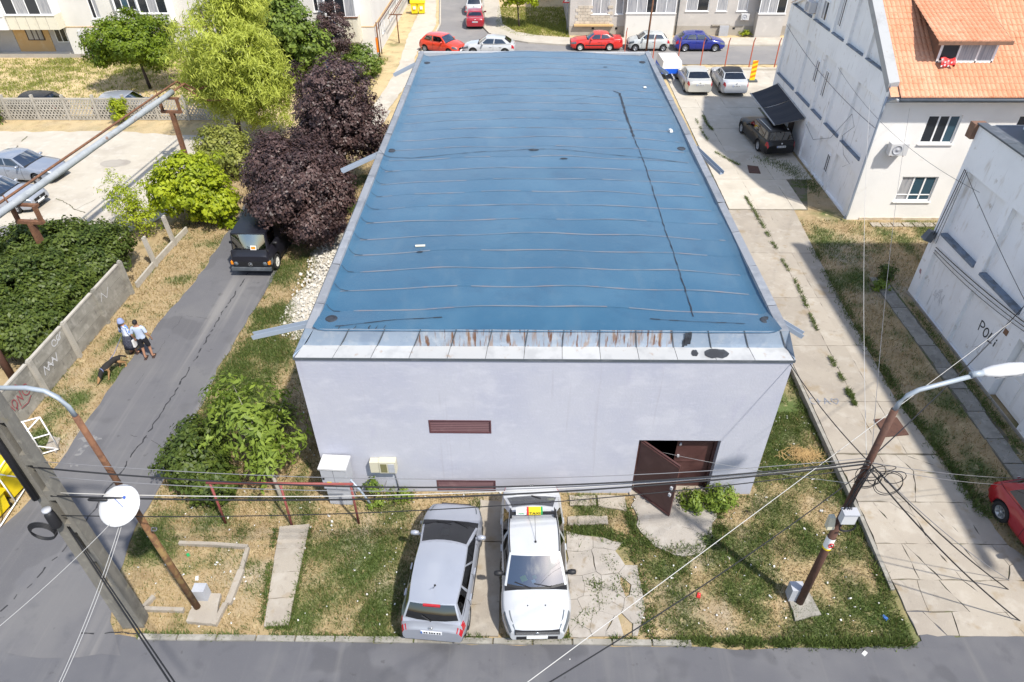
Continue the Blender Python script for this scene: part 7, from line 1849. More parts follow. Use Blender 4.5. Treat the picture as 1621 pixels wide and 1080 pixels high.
# trailer
tr = thing('trailer', 'small car trailer with a white tarpaulin and blue sides', 'trailer', (11.05, 53.2, .25), RAD(2))
MB().bx(-.75, .75, -1.2, 1.2, .45, .80).build('box', 'blue_paint', tr, True)
q = MB(); q.box((0, 0, 1.05), (1.5, 2.4, .5), top=.9); q.build('tarpaulin', 'paper', tr, True)
for sd in (-1, 1): o = link('wheel', wheel_mesh(.28, .2, 'rim_alloy')[0], tr, (sd * .85, .1, .28)); o.rotation_euler = (0, 0, PI / 2); MB().bx(sd * .85 - .12, sd * .85 + .12, -.25, .45, .58, .62).build('mudguard', 'trim_black', tr, True)
MB().bar((0, -1.2, .42), (0, -2.2, .38), .07, .07).build('drawbar', 'box_grey', tr, True)
MB().tube([(0, -2.0, .02), (0, -2.0, .5)], .03, 6).build('jockey_post', 'box_grey', tr, True)
for sd in (-1, 1): MB().bx(sd * .62 - .08, sd * .62 + .08, 1.2, 1.23, .5, .62).build('tail_light', 'lamp_red', tr, True)

# ================================================================ TREES AND PLANTS
def leaf_mesh(name, centers, normals, size, tone, mats, aspect=.55, jitter=.35, seed=0, droop=0.0, rag=True):
    """one bent quad per leaf"""
    rs = np.random.RandomState(seed); n = len(centers)
    nr = normals + rs.normal(0, jitter, (n, 3)); nr /= np.linalg.norm(nr, axis=1)[:, None] + 1e-9
    a = rs.normal(0, 1, (n, 3)); a[:, 2] -= droop
    u = a - nr * (a * nr).sum(1)[:, None]; u /= np.linalg.norm(u, axis=1)[:, None] + 1e-9
    v = np.cross(nr, u)
    s = size * rs.uniform(.65, 1.3, n)[:, None]
    c = centers; w = s * aspect
    V = np.stack([c - u * s * .5, c - u * s * .02 + v * w * .5 + nr * s * .06, c + u * s * .5 - nr * s * .08, c - u * s * .02 - v * w * .5 + nr * s * .06], 1).reshape(-1, 3)
    me = bpy.data.meshes.new(name)
    me.vertices.add(4 * n); me.vertices.foreach_set('co', V.ravel())
    me.loops.add(4 * n); me.loops.foreach_set('vertex_index', np.arange(4 * n, dtype=np.int32))
    me.polygons.add(n); me.polygons.foreach_set('loop_start', np.arange(0, 4 * n, 4, dtype=np.int32))
    me.update()
    at = me.attributes.new('tone', 'FLOAT', 'POINT'); at.data.foreach_set('value', np.repeat(np.clip(tone, 0, 1), 4).astype(np.float32))
    for m in mats: me.materials.append(MATS[m])
    return me
def crown_points(c, r, clumps, per, spread, seed, fill=.35, flat=0.0, low=-1.0):
    """leaf clumps on and inside an uneven ellipsoid"""
    rs = np.random.RandomState(seed); c = np.array(c); r = np.array(r)
    d = rs.normal(0, 1, (clumps * 4, 3)); d /= np.linalg.norm(d, axis=1)[:, None]
    d = d[d[:, 2] > low][:clumps]; k = len(d)
    rad = np.where(rs.rand(k) < fill, rs.uniform(.25, .8, k), rs.uniform(.78, 1.08, k))
    lob = .68 + .62 * vnoise(d[:, 0] * 2.6 + seed, d[:, 1] * 2.6 + d[:, 2] * 2.1 + 9)
    cc = c + d * (rad * lob)[:, None] * r
    ctone = rs.rand(k)
    P_ = np.repeat(cc, per, 0); n = len(P_)
    off = rs.normal(0, 1, (n, 3)); off /= (np.linalg.norm(off, axis=1)[:, None] + 1e-9); off *= (rs.rand(n) ** .5)[:, None] * spread
    off[:, 2] *= .7
    P_ = P_ + off
    N_ = np.repeat(d, per, 0) * .7 + off / spread * .7 + np.array([0, 0, .45])
    tone = np.repeat(ctone, per) * .6 + rs.rand(n) * .4
    return P_, N_, tone, cc
def plant(name, label, cat, base, crowns, mat, leaf, clumps, per, spread, seed, trunk=.12, bark='bark', lean=None, aspect=.55, fill=.35, group=None, jitter=.35, droop=0., low=-1., limbs=9, stems=1, crown_name='crown'):
    """crowns: list of (centre, radii, share)"""
    t = thing(name, label, cat, base, group=group)
    b = Vector(base); Ps, Ns, Ts, CC = [], [], [], []
    for i, (c, r, sh) in enumerate(crowns):
        P_, N_, T_, cc = crown_points(c, r, max(6, int(clumps * sh)), per, spread, seed + i, fill, low=low)
        Ps.append(P_); Ns.append(N_); Ts.append(T_); CC.append(cc)
    P_ = np.concatenate(Ps); N_ = np.concatenate(Ns); T_ = np.concatenate(Ts); CC = np.concatenate(CC)
    ok = P_[:, 2] > base[2] + .05; P_, N_, T_ = P_[ok], N_[ok], T_[ok]
    off = np.array(base)
    me = leaf_mesh(crown_name, P_ - off, N_, leaf, T_, [mat], aspect, jitter, seed, droop)
    link(crown_name, me, t)
    rnd = random.Random(seed); mb = MB()
    top = Vector(crowns[0][0]); zt = top.z
    for s in range(stems):
        o = Vector((rnd.uniform(-.12, .12), rnd.uniform(-.12, .12), 0)) * (stems > 1) * 3
        mid = b.lerp(top, .55) + Vector((rnd.uniform(-.1, .1), rnd.uniform(-.1, .1), 0))
        path = [b + o + Vector((0, 0, -.1)), b.lerp(top, .3) + o, mid + o * 1.5, top + o * 2]
        k = 1.0 if stems == 1 else .6
        mb.tube(path, [trunk * k, trunk * .8 * k, trunk * .6 * k, trunk * .3 * k], 8)
    for i in rnd.sample(range(len(CC)), min(limbs, len(CC))):
        q = Vector(CC[i]); s = b.lerp(top, rnd.uniform(.4, .8))
        mb.tube([s, s.lerp(q, .5) + Vector((0, 0, rnd.uniform(0, .12))), s.lerp(q, .96)], [trunk * .4, trunk * .25, trunk * .1], 5)
    mb.build('trunk', bark, t)
    return t
plant('globe_tree', 'round dense green tree on a thin trunk in front of the apartments', 'tree', (-27.6, 50.8, 0), [((-27.9, 50.8, 3.45), (3.0, 2.7, 1.55), 1), ((-26.2, 50.6, 2.6), (1.5, 1.6, 1.0), .3), ((-29.6, 50.2, 2.6), (1.1, 1.2, .8), .2)], 'leaf_round', .20, 300, 60, .5, 1, .13, 'bark_dark', limbs=12)
plant('willow', 'big pale yellow green willow beside the rusty pipes', 'tree', (-17.6, 40.6, 0), [((-17.0, 41, 5.2), (2.7, 2.6, 3.2), 1), ((-15.6, 40.4, 3.4), (2.0, 1.9, 2.3), .55), ((-18.7, 41, 3.6), (1.7, 1.7, 2.0), .4), ((-16.4, 42, 7.6), (1.7, 1.7, 1.7), .4), ((-14.9, 40.6, 4.6), (1.1, 1.2, 1.4), .2)], 'leaf_willow', .36, 420, 40, .55, 2, .22, 'bark', aspect=.17, jitter=.6, droop=1.3, fill=.25)
plant('dark_green_tree', 'tall mid green tree behind the willow at the top edge', 'tree', (-17.2, 50.0, 0), [((-16.9, 50, 4.3), (2.3, 2.3, 3.2), 1), ((-15.4, 50.2, 2.7), (1.8, 1.8, 1.8), .5), ((-18.3, 50, 5.8), (1.8, 1.8, 1.8), .4)], 'leaf_green', .30, 240, 36, .55, 3, .2)
plant('purple_plum', 'front purple leaved plum tree hanging over the black van', 'tree', (-9.6, 28.6, 0), [((-10.3, 28.6, 3.3), (2.0, 2.1, 1.6), 1), ((-8.9, 28.5, 2.5), (1.2, 1.5, 1.4), .45), ((-11.5, 29.5, 3.5), (1.2, 1.5, 1.2), .4), ((-9.5, 27.3, 1.8), (1.1, .9, .95), .3), ((-10.9, 27.0, 2.75), (1.05, 1.0, .65), .3)], 'leaf_plum', .15, 560, 48, .38, 4, .12, 'bark_dark', limbs=12, fill=.3)
plant('purple_plum', 'tall purple leaved plum tree left of the blue roof', 'tree', (-9.2, 33.6, 0), [((-9.5, 33.9, 4.6), (2.0, 2.0, 2.3), 1), ((-10.4, 33.2, 3.2), (1.4, 1.4, 1.3), .4), ((-8.2, 34.2, 3.4), (1.1, 1.2, 1.2), .35)], 'leaf_plum', .155, 520, 46, .38, 5, .13, 'bark_dark', limbs=12, fill=.3)
plant('purple_plum', 'small purple leaved plum tree in front of the drying laundry', 'tree', (-14.6, 55.2, 0), [((-14.6, 55.2, 2.8), (1.4, 1.3, 2.0), 1), ((-15.3, 55, 1.8), (1.1, 1.1, 1.0), .35)], 'leaf_plum', .18, 190, 34, .36, 6, .09, 'bark_dark')
plant('purple_plum', 'purple leaved tree rising behind the mid green tree at the top edge', 'tree', (-18.6, 54, 0), [((-18.6, 54, 4.2), (2.0, 1.7, 2.4), 1)], 'leaf_plum', .24, 140, 32, .48, 16, .12, 'bark_dark')
plant('bush', 'bright green bush at the corner of the apartment block', 'bush', (*(-11.903, 53.453), 0), [((-12.1, 53.6, 1.1), (1.35, 1.3, 1.25), 1), ((-12.9, 53.9, .8), (.9, .9, .8), .4)], 'leaf_green', .22, 120, 34, .36, 7, .05, stems=3)
plant('bush', 'mid green bush between the willow and the small plum tree', 'bush', (-16.3, 51.5, 0), [((-15.8, 51.8, 1.6), (1.6, 1.3, 1.6), 1)], 'leaf_green', .25, 110, 32, .42, 8, .07, stems=3)
plant('yellow_bush', 'bright yellow green bush beside the bare fence posts', 'bush', (*(-16.373, 30.175), 0), [((-16.0, 30.4, 1.9), (1.5, 1.5, 1.75), 1), ((-15.0, 30.2, 1.3), (1.0, 1.0, 1.2), .4), ((-17.1, 30.4, 1.6), (1.0, .9, 1.2), .4)], 'leaf_yellow', .23, 190, 36, .38, 9, .07, stems=4)
plant('sparse_bush', 'sparse olive bush at the edge of the left car park', 'bush', (*(-18.484, 28.59), 0), [((-18.6, 29.2, 1.1), (1.2, 1.0, 1.1), 1), ((-18.9, 29.3, 2.0), (.9, .8, 1.1), .6)], 'leaf_yellow', .13, 170, 15, .30, 10, .04, stems=5, fill=.5, aspect=.4, limbs=26)
plant('hedge', 'huge dark green hedge behind the graffiti fence', 'hedge', (-19.8, 22.8, 0), [((-19.5, 22.4, 1.3), (2.1, 3.0, 1.25), 1), ((-20.8, 24.6, 1.3), (2.5, 2.6, 1.3), .9), ((-18.5, 24.8, 1.2), (1.5, 1.7, 1.1), .5), ((-21.6, 21.8, 1.1), (1.8, 2.2, 1.1), .5), ((-18.8, 20.3, 1.0), (1.3, 1.4, 1.0), .4)], 'leaf_dark', .16, 520, 52, .36, 11, .09, 'bark_dark', stems=6, fill=.15, low=-.3)
plant('weed_shrub', 'small yellow green shrub growing out of the dark hedge', 'bush', (-19.3, 19.4, 0), [((-19.35, 19.3, 1.35), (.55, .5, .6), 1)], 'leaf_yellow', .15, 22, 14, .20, 12, .03, stems=3)
plant('walnut_sapling', 'young walnut tree with big leaflets left of the warehouse corner', 'tree', (-7.25, 13.1, 0), [((-8.1, 14.4, 2.15), (1.15, 1.2, .9), 1), ((-7.2, 13.9, 1.8), (.75, .8, .75), .5), ((-9.2, 15.3, 2.2), (.65, .65, .55), .3), ((-7.5, 13.4, 1.3), (.7, .5, .5), .3)], 'leaf_walnut', .25, 78, 13, .36, 13, .07, 'bark_pale', aspect=.36, jitter=.3, fill=.3)
plant('lilac_bush', 'dark green bush at the road edge behind the beating frame', 'bush', (-9.9, 13.8, 0), [((-9.95, 13.9, .95), (.95, .95, .9), 1), ((-9.3, 13.2, .65), (.7, .6, .6), .5), ((-10.1, 14.7, .9), (.65, .65, .7), .35)], 'leaf_dark', .15, 210, 28, .26, 14, .05, stems=4, fill=.25)
plant('bush', 'low bright green bush right of the brown door', 'bush', (*(6.526, 13.114), 0), [((5.95, 13.0, .35), (.5, .4, .4), 1), ((5.2, 12.95, .25), (.45, .35, .3), .6)], 'leaf_walnut', .10, 60, 26, .16, 15, .02, stems=4)
plant('bush', 'small dark shrub against the wall beside the electricity cabinet', 'bush', (-4.45, 13.15, 0), [((-4.42, 13.15, .5), (.26, .22, .34), 1)], 'leaf_green', .10, 26, 18, .13, 17, .02, stems=3)
plant('bush', 'low weeds along the foot of the wall under the meter box', 'bush', (-3.6, 13.1, 0), [((-3.6, 13.1, .18), (.5, .22, .22), 1), ((-4.3, 12.9, .12), (.3, .2, .15), .4)], 'leaf_walnut', .09, 34, 18, .14, 18, .015, stems=3)
plant('street_tree', 'small lime green tree on the lawn at the far street corner', 'tree', (*(-0.299, 68.183), 0), [((-.6, 68.3, 3.3), (1.9, 1.7, 1.3), 1), ((.4, 68.3, 2.9), (1.3, 1.2, 1.0), .4)], 'leaf_yellow', .28, 150, 32, .45, 19, .09, 'bark')
plant('bush', 'green shrub at the left end of the pierced fence', 'bush', (*(-34.542, 43.803), 0), [((-35.0, 43.6, .9), (.8, .8, 1.0), 1)], 'leaf_green', .2, 60, 26, .3, 20, .04, stems=3)
plant('bush', 'slim yellow green shrub in front of the pierced fence', 'bush', (*(-26.563, 44.172), 0), [((-26.4, 43.8, .9), (.55, .5, .9), 1)], 'leaf_yellow', .18, 44, 24, .26, 21, .03, stems=3)
plant('bush', 'grey green shrubs growing below the willow', 'bush', (-17.2, 36.8, 0), [((-17.4, 37.2, 1.1), (1.4, 1.4, 1.3), 1), ((-16.0, 36.0, .9), (1.3, 1.3, 1.0), .6)], 'leaf_olive', .2, 150, 30, .4, 22, .05, stems=4)
plant('bush', 'dark ivy bush at the far corner of the white annex', 'bush', (15.7, 24.8, .2), [((15.8, 25.0, .6), (.3, .4, .5), 1)], 'leaf_dark', .13, 40, 22, .2, 23, .02, stems=3)
plant('bush', 'bright weeds at the foot of the annex corner', 'bush', (15.4, 24.2, .2), [((15.3, 24.3, .38), (.35, .3, .22), 1)], 'leaf_walnut', .12, 26, 16, .16, 24, .02, stems=3)
plant('bush', 'weed patch by the far house wall behind the blue hatchback', 'bush', (19.9, 64.9, .1), [((19.9, 64.9, .25), (.6, .3, .25), 1)], 'leaf_yellow', .12, 30, 16, .16, 25, .02, stems=3)
plant('spiky_weed', 'spiky green weed in the lawn below the door apron', 'weed', (*(5.534, 12.039), 0), [((5.35, 11.75, .08), (.22, .2, .1), 1)], 'leaf_grass', .16, 16, 8, .12, 26, .01, stems=2, aspect=.18)

# ---- grass: green and dry blades, uncountable
def blades(name, label, n, region, prob, mat, h, seed, kind='stuff', wid=.016):
    rs = np.random.RandomState(seed)
    x = rs.uniform(region[0], region[1], n); y = rs.uniform(region[2], region[3], n)
    ok = rs.rand(n) < prob(x, y); x, y = x[ok], y[ok]; n = len(x)
    z = yard_z(x, y) - .01
    hh = h * rs.uniform(.5, 1.4, n); a = rs.uniform(0, 2 * PI, n); ln = rs.uniform(.2, .9, n) * hh; w = wid * rs.uniform(.7, 1.5, n)
    b = rs.uniform(0, 2 * PI, n)
    V = np.stack([np.stack([x - np.cos(a) * w / 2, y - np.sin(a) * w / 2, z], 1), np.stack([x + np.cos(a) * w / 2, y + np.sin(a) * w / 2, z], 1), np.stack([x + np.cos(b) * ln, y + np.sin(b) * ln, z + hh], 1)], 1).reshape(-1, 3)
    me = bpy.data.meshes.new(name); me.vertices.add(3 * n); me.vertices.foreach_set('co', V.ravel())
    me.loops.add(3 * n); me.loops.foreach_set('vertex_index', np.arange(3 * n, dtype=np.int32)); me.polygons.add(n); me.polygons.foreach_set('loop_start', np.arange(0, 3 * n, 3, dtype=np.int32)); me.update()
    at = me.attributes.new('tone', 'FLOAT', 'POINT'); at.data.foreach_set('value', np.repeat(rs.rand(n), 3).astype(np.float32))
    me.materials.append(MATS[mat]); o = link(name, me); props(o, label, 'grass', kind='stuff'); return o
def on_soil(x, y):
    """1 where soil is open, 0 under roads, slabs and houses"""
    k = np.ones_like(x)
    k[(x > -5.95) & (x < 7.1) & (y > 13.38) & (y < 38.9)] = 0
    k[(y < 8.78) & (x < 9.2)] = 0; k[(y < 8.62)] = 0
    lx = np.interp(y, [8, 9, 11.5, 12.8, 15, 19.6, 23, 42], [-10.3, -10.5, -11.15, -11.1, -11.2, -11.3, -11.1, -11.1])
    lxl = np.interp(y, [8, 12.1, 13.2, 17.7, 19.6, 22.4, 25, 31, 46], [-60, -15.2, -14.85, -14.88, -14.8, -14.7, -14.4, -14.5, -14.6])
    k[(x < lx) & (x > lxl) & (y < 46)] = 0
    ext = np.interp(y, [8.9, 9.6, 10.5, 11.6, 13, 15, 17.5, 22.7, 27.5, 31.5], [16.6, 16.2, 14.6, 13.75, 13.55, 13.3, 13.05, 13.3, 13.6, 13.9])
    k[(x > 9.95) & (x < ext) & (y < 31.5)] = 0; k[(x > 10.5) & (x < 16.2) & (y > 31.5)] = 0; k[(x > 16.2) & (y > 8.6) & (y < 24.2)] = 0; k[(x > 16.1) & (y > 30.3)] = 0
    k[(x > 15.1) & (x < 16.05) & (y < 24.8)] *= .15
    k[(x > -1.3) & (x < -.5) & (y < 13.1)] = 0
    k[(x > 1.3) & (x < 3.2) & (y < 11.85)] *= .04
    d = ((x - 4.6) / 1.35) ** 2 + ((y - 12.4) / 1.0) ** 2; k[d < 1] *= .02
    tpx = (y - 9.05) / 3.0; xc = -6.27 + tpx * (-.35); k[(abs(x - xc) < .36) & (y < 12.05)] = 0
    return k
blades('grass', 'short green grass on the front lawn', 330000, (-11.3, 10.1, 8.6, 17), lambda x, y: on_soil(x, y) * np.clip(green_at(x, y) * 1.1, .05, 1), 'leaf_grass', .085, 1)
blades('dry_grass', 'dry straw coloured grass on the front lawn', 130000, (-11.3, 10.1, 8.6, 17), lambda x, y: on_soil(x, y) * np.clip(.75 - green_at(x, y) * .7, .12, 1) * np.clip(1 - bare_at(x, y) * .9, .1, 1), 'leaf_dry', .07, 2)
blades('verge_grass', 'green grass on the verge left of the warehouse', 130000, (-11.3, -5.8, 15, 36), lambda x, y: on_soil(x, y) * np.clip(green_at(x, y), .05, 1), 'leaf_grass', .12, 3, wid=.022)
blades('verge_straw', 'dry grass along both sides of the left road', 120000, (-17.6, -5.8, 12, 40), lambda x, y: on_soil(x, y) * np.clip(.6 - green_at(x, y) * .5, .1, 1), 'leaf_dry', .10, 4, wid=.022)
blades('roadside_grass', 'green tufts along the panel fence', 50000, (-17.4, -13.9, 12, 32), lambda x, y: on_soil(x, y) * np.clip(green_at(x, y), .02, 1), 'leaf_grass', .11, 5, wid=.022)
blades('yard_grass', 'green weeds between the driveway and the white annex', 55000, (12.9, 21, 11, 30.4), lambda x, y: on_soil(x, y) * np.clip(green_at(x, y), .05, 1), 'leaf_grass', .12, 6, wid=.024)
blades('yard_straw', 'dry grass between the driveway and the white annex', 50000, (12.9, 21, 11, 30.4), lambda x, y: on_soil(x, y) * np.clip(.5 - green_at(x, y) * .5, .1, 1), 'leaf_dry', .10, 7, wid=.024)
blades('tall_grass', 'taller uneven tufts of grass on the front lawn', 70000, (-11.3, 10.1, 8.6, 24), lambda x, y: on_soil(x, y) * np.clip(green_at(x, y), 0, 1) * (vnoise(x * 3.1 + 5, y * 3.1) > .66), 'leaf_grass', .19, 21, wid=.02)
blades('dry_stalks', 'tall dry stalks scattered over the front lawn', 30000, (-11.3, 10.1, 8.6, 24), lambda x, y: on_soil(x, y) * (vnoise(x * 2.1 + 15, y * 2.1 + 3) > .62) * .8, 'leaf_dry', .17, 22, wid=.014)
blades('far_lawn', 'yellow green lawn in front of the apartment block', 90000, (-44, -11, 46.5, 58.2), lambda x, y: np.clip(green_at(x, y) * .8 + .1, 0, 1), 'leaf_olive', .16, 8, wid=.05)
blades('corner_lawn', 'sunlit grass at the far street corner', 30000, (-2.5, 4.2, 64.6, 76), lambda x, y: np.clip(green_at(x, y) + .3, 0, 1) * ((x > -1.6 + (66.5 - y) * .6)), 'leaf_olive', .16, 9, wid=.05)
def joint_weeds(name, label, pts, n, w, seed, z=.27, h=.10):
    rs = np.random.RandomState(seed); t = rs.rand(n) * (len(pts) - 1); i = t.astype(int).clip(0, len(pts) - 2); f = t - i
    A = np.array(pts); p = A[i] * (1 - f)[:, None] + A[i + 1] * f[:, None]
    keep = vnoise(t * 9 + seed, t * 0 + seed) > .3; p = p[keep]; n = len(p)
    p = p + rs.normal(0, w, (n, 2)); hh = h * rs.uniform(.4, 1.3, n); a = rs.uniform(0, 2 * PI, n); b = rs.uniform(0, 2 * PI, n); ww = .03 * rs.uniform(.6, 1.4, n); ln = hh * rs.uniform(.4, 1.2, n)
    V = np.stack([np.stack([p[:, 0] - np.cos(a) * ww / 2, p[:, 1] - np.sin(a) * ww / 2, np.full(n, z)], 1), np.stack([p[:, 0] + np.cos(a) * ww / 2, p[:, 1] + np.sin(a) * ww / 2, np.full(n, z)], 1), np.stack([p[:, 0] + np.cos(b) * ln, p[:, 1] + np.sin(b) * ln, z + hh], 1)], 1).reshape(-1, 3)
    me = bpy.data.meshes.new(name); me.from_pydata(V.tolist(), [], [(3 * k, 3 * k + 1, 3 * k + 2) for k in range(n)])
    at = me.attributes.new('tone', 'FLOAT', 'POINT'); at.data.foreach_set('value', np.repeat(rs.rand(n), 3).astype(np.float32))
    me.materials.append(MATS['leaf_grass']); o = link(name, me); props(o, label, 'weeds', kind='stuff')
joint_weeds('joint_weeds', 'green weeds growing along the joint of the driveway', [(11.776, 32.835), (11.818, 28.849), (11.863, 24.214), (11.59, 20.661), (11.561, 17.961), (11.531, 17.061)], 3500, .045, 1)
joint_weeds('joint_weeds', 'weeds along the joint of the rear yard slabs', [(11.39, 44.773), (11.344, 41.701), (11.413, 38.755), (11.907, 37.666), (12.423, 36.793)], 900, .05, 2)
joint_weeds('joint_weeds', 'short weeds in the shaded joint beside the rear yard wall shadow', [(11.993, 44.659), (11.93, 42.979), (12.045, 42.017)], 500, .05, 3)
joint_weeds('joint_weeds', 'dry weeds on the bare ground behind the black car', [(13.921, 37.675), (14.942, 36.806), (15.319, 35.716), (15.715, 33.748)], 2500, .35, 4, .2, .16)
joint_weeds('joint_weeds', 'grass hanging over the footpath along the annex wall', [(16.108, 23.224), (16.073, 19.936), (16.044, 17.198), (16.072, 15.154)], 1800, .10, 5, .24)
joint_weeds('joint_weeds', 'grass fringe along the right edge of the driveway', [(13.634, 27.512), (13.333, 22.755), (13.283, 19.18), (13.299, 16.862), (13.485, 14.594), (13.584, 12.536)], 5200, .13, 6, .23, .14)
joint_weeds('joint_weeds', 'grass tufts growing over the front kerb', [(-9.7, 8.75), (-5, 8.74), (0, 8.76), (4, 8.76), (9.6, 8.78)], 4200, .05, 7, .0, .12)

joint_weeds('joint_weeds', 'ragged grass where the right lawn meets the road', [(4.0, 8.74), (6, 8.72), (8, 8.72), (9.8, 8.78)], 5200, .07, 14, .0, .13)
joint_weeds('joint_weeds', 'grass creeping over the edges of the slab path', [(-7.12, 12.0), (-6.62, 9.0), (-5.93, 9.0), (-6.1, 12.05)], 2600, .05, 8, .0, .10)
joint_weeds('joint_weeds', 'grass and dry stalks around the cracked pad', [(3.25, 8.9), (3.35, 10.2), (3.2, 11.6), (2.2, 12.0), (1.35, 12.0)], 3200, .12, 9, .0, .11)
joint_weeds('joint_weeds', 'tufts in the cracks of the pad beside the taxi', [(1.5, 9.2), (2.3, 9.9), (1.9, 10.4), (2.9, 10.1), (2.4, 11.2)], 900, .10, 10, .03, .06)
joint_weeds('joint_weeds', 'grass fringe around the door apron', [(3.2, 12.9), (3.35, 11.9), (4.0, 11.35), (5.0, 11.4), (5.8, 12.1), (6.0, 12.9)], 3600, .10, 11, .0, .12)
joint_weeds('joint_weeds', 'weeds along the concrete strip between the two cars', [(-1.38, 8.85), (-1.30, 11), (-1.24, 13.0)], 900, .04, 12, .0, .09)
joint_weeds('joint_weeds', 'weeds at the foot of the driveway edge wall', [(9.85, 10.2), (9.8, 13), (9.85, 17), (9.9, 21)], 3000, .10, 13, .0, .13)

# ---- pile of white rubble left of the warehouse
rs = np.random.RandomState(3); pts = []
hv = (-9.364, 25.061, 0)
mb = MB(); n_ = 14
gr = MB(); NX, NYY = 14, 30
for i in range(NX + 1):
    for j in range(NYY + 1):
        x = lerp(-9.7, -6.1, i / NX); y = lerp(20.9, 29.5, j / NYY)
        e = math.sin(PI * i / NX) * math.sin(PI * min(1, j / NYY)) ** .6
        gr.v.append((x + .25 * math.sin(y * 1.3) * (1 - e), y, .02 + .32 * e + .06 * float(vnoise(x * 3, y * 3)) - .08))
for i in range(NX):
    for j in range(NYY): gr.f.append((i * (NYY + 1) + j, (i + 1) * (NYY + 1) + j, (i + 1) * (NYY + 1) + j + 1, i * (NYY + 1) + j + 1)); gr.mi.append(0); gr.sm.append(True)
o = gr.build('rubble_mound', 'gravel_bed'); props(o, 'low mound of pale rubble between the left road and the warehouse', 'rubble', kind='stuff')
st_ = MB()
for k in range(2600):
    i, j = rs.rand(), rs.rand(); e = math.sin(PI * i) * math.sin(PI * j) ** .6
    if rs.rand() > e * 1.3 + .12: continue
    x = lerp(-9.9, -6.0, i); y = lerp(20.7, 29.6, j); s = rs.uniform(.03, .10) * (1.8 if rs.rand() < .06 else 1)
    z = .02 + .32 * e
    st_.box((x, y, z), (s * rs.uniform(.7, 1.4), s * rs.uniform(.7, 1.4), s * .7), rot=Euler((rs.rand() * 3, rs.rand() * 3, rs.rand() * 3)).to_matrix(), top=.7)
o = st_.build('rubble', 'white_gravel'); props(o, 'white crushed stones heaped beside the left road', 'rubble', kind='stuff')
# ---- litter and pebbles
lt = MB(); rs = np.random.RandomState(12); n = 0
while n < 420:
    x, y = rs.uniform(-11, 10), rs.uniform(8.0, 17)
    if y > 8.6 and on_soil(np.array([x]), np.array([y]))[0] < .5: continue
    if y < 8.6 and rs.rand() < .93: continue
    s = rs.uniform(.012, .045) * (1.7 if rs.rand() < .08 else 1); n += 1
    lt.box((x, y, .03 + float(yard_z(x, y))), (s * rs.uniform(.6, 1.8), s * rs.uniform(.6, 1.4), s * .5), rot=Euler((rs.rand(), rs.rand(), rs.rand() * 3)).to_matrix())
o = lt.build('litter', 'paper'); props(o, 'white scraps and pebbles scattered over the front lawn', 'litter', kind='stuff')
for (p, c_, s, lab) in (((4.78, 10.011, 0), 'sign_red', .1, 'red crumpled can in the lawn right of the cracked pad'), ((9.461, 9.438, 0), 'sign_blue', .1, 'small blue wrapper in the lawn corner by the driveway'), ((8.566, 8.478, 0), 'paper', .1, 'crumpled white paper on the road edge at the lawn corner'), ((-9.336, 11.097, 0), 'sign_green', .08, 'green wrapper inside the concrete bed border'),
        ((-8.809, 10.368, 0), 'paper', .09, 'white foam scrap left of the lamp post box'), ((-9.782, 10.788, 0), 'paper', .1, 'pale bottle lying near the concrete pole'), ((10.124, 15.472, 0.05), 'paper', .2, 'pale board lying at the driveway edge')):
    mb = MB(); mb.box((0, 0, s * .25), (s * 1.6, s, s * .4), rz=rs.rand() * 3, top=.75); o = mb.build('litter_piece', c_, loc=p); props(o, lab, 'litter')
sp_ = MB(); rs = np.random.RandomState(5)
c = (9.157, 14.986, 0)
for k in range(420):
    a = rs.uniform(0, PI); r = abs(rs.normal(0, .32)); th = rs.uniform(0, 2 * PI); x, y = r * math.cos(th) * 1.1, r * math.sin(th) * .6; L_ = rs.uniform(.12, .3)
    sp_.bar((x - math.cos(a) * L_ / 2, y - math.sin(a) * L_ / 2, .04 + rs.uniform(0, .12) * (1 - min(1, r))), (x + math.cos(a) * L_ / 2, y + math.sin(a) * L_ / 2, .05 + rs.uniform(0, .12)), .008, .008)
o = sp_.build('straw_heap', 'straw', loc=c); props(o, 'heap of dry straw on the grass beside the driveway edge', 'straw', kind='stuff')
# chalk marks on the driveway
fdr = Frame((0, 0, 0), (1, 0, 0), (0, 0, 0))
ck = MB()
def chalk(pts, w=.028):
    pts = [(ox + p[0] * .72, oy + p[1] * .8) for p in pts]
    for a, b in zip(pts[:-1], pts[1:]):
        d = Vector((b[0] - a[0], b[1] - a[1])); 
        if d.length < 1e-5: continue
        n = Vector((-d.y, d.x)).normalized() * w / 2
        z = lambda p: dz_top(*p) + .009
        q = [(a[0] - n.x, a[1] - n.y), (a[0] + n.x, a[1] + n.y), (b[0] + n.x, b[1] + n.y), (b[0] - n.x, b[1] - n.y)]
        ck.add([(x, y, z((x, y))) for x, y in q], [(0, 1, 2, 3)])
x0, y0 = 0.0, 0.0; ox, oy = (10.043, 17.141)
chalk(arc(x0 + .16, y0 + .2, .14, .2, 60, 300)); chalk([(x0 + .42, y0 + .05), (x0 + .42, y0 + .35)]); chalk([(x0 + .30, y0 + .2), (x0 + .55, y0 + .2)])
chalk([(x0 + .66, y0), (x0 + .80, y0 + .4), (x0 + .94, y0)]); chalk([(x0 + .71, y0 + .15), (x0 + .89, y0 + .15)])
chalk([(x0 + 1.22, y0), (x0 + 1.06, y0 + .22), (x0 + 1.10, y0 + .36), (x0 + 1.2, y0 + .32), (x0 + 1.22, y0 + .26), (x0 + 1.26, y0 + .33), (x0 + 1.36, y0 + .36), (x0 + 1.4, y0 + .22), (x0 + 1.22, y0)])
o = ck.build('chalk_writing', 'spray_grey'); props(o, 'faint grey writing C+A with a heart painted on the driveway', 'writing')

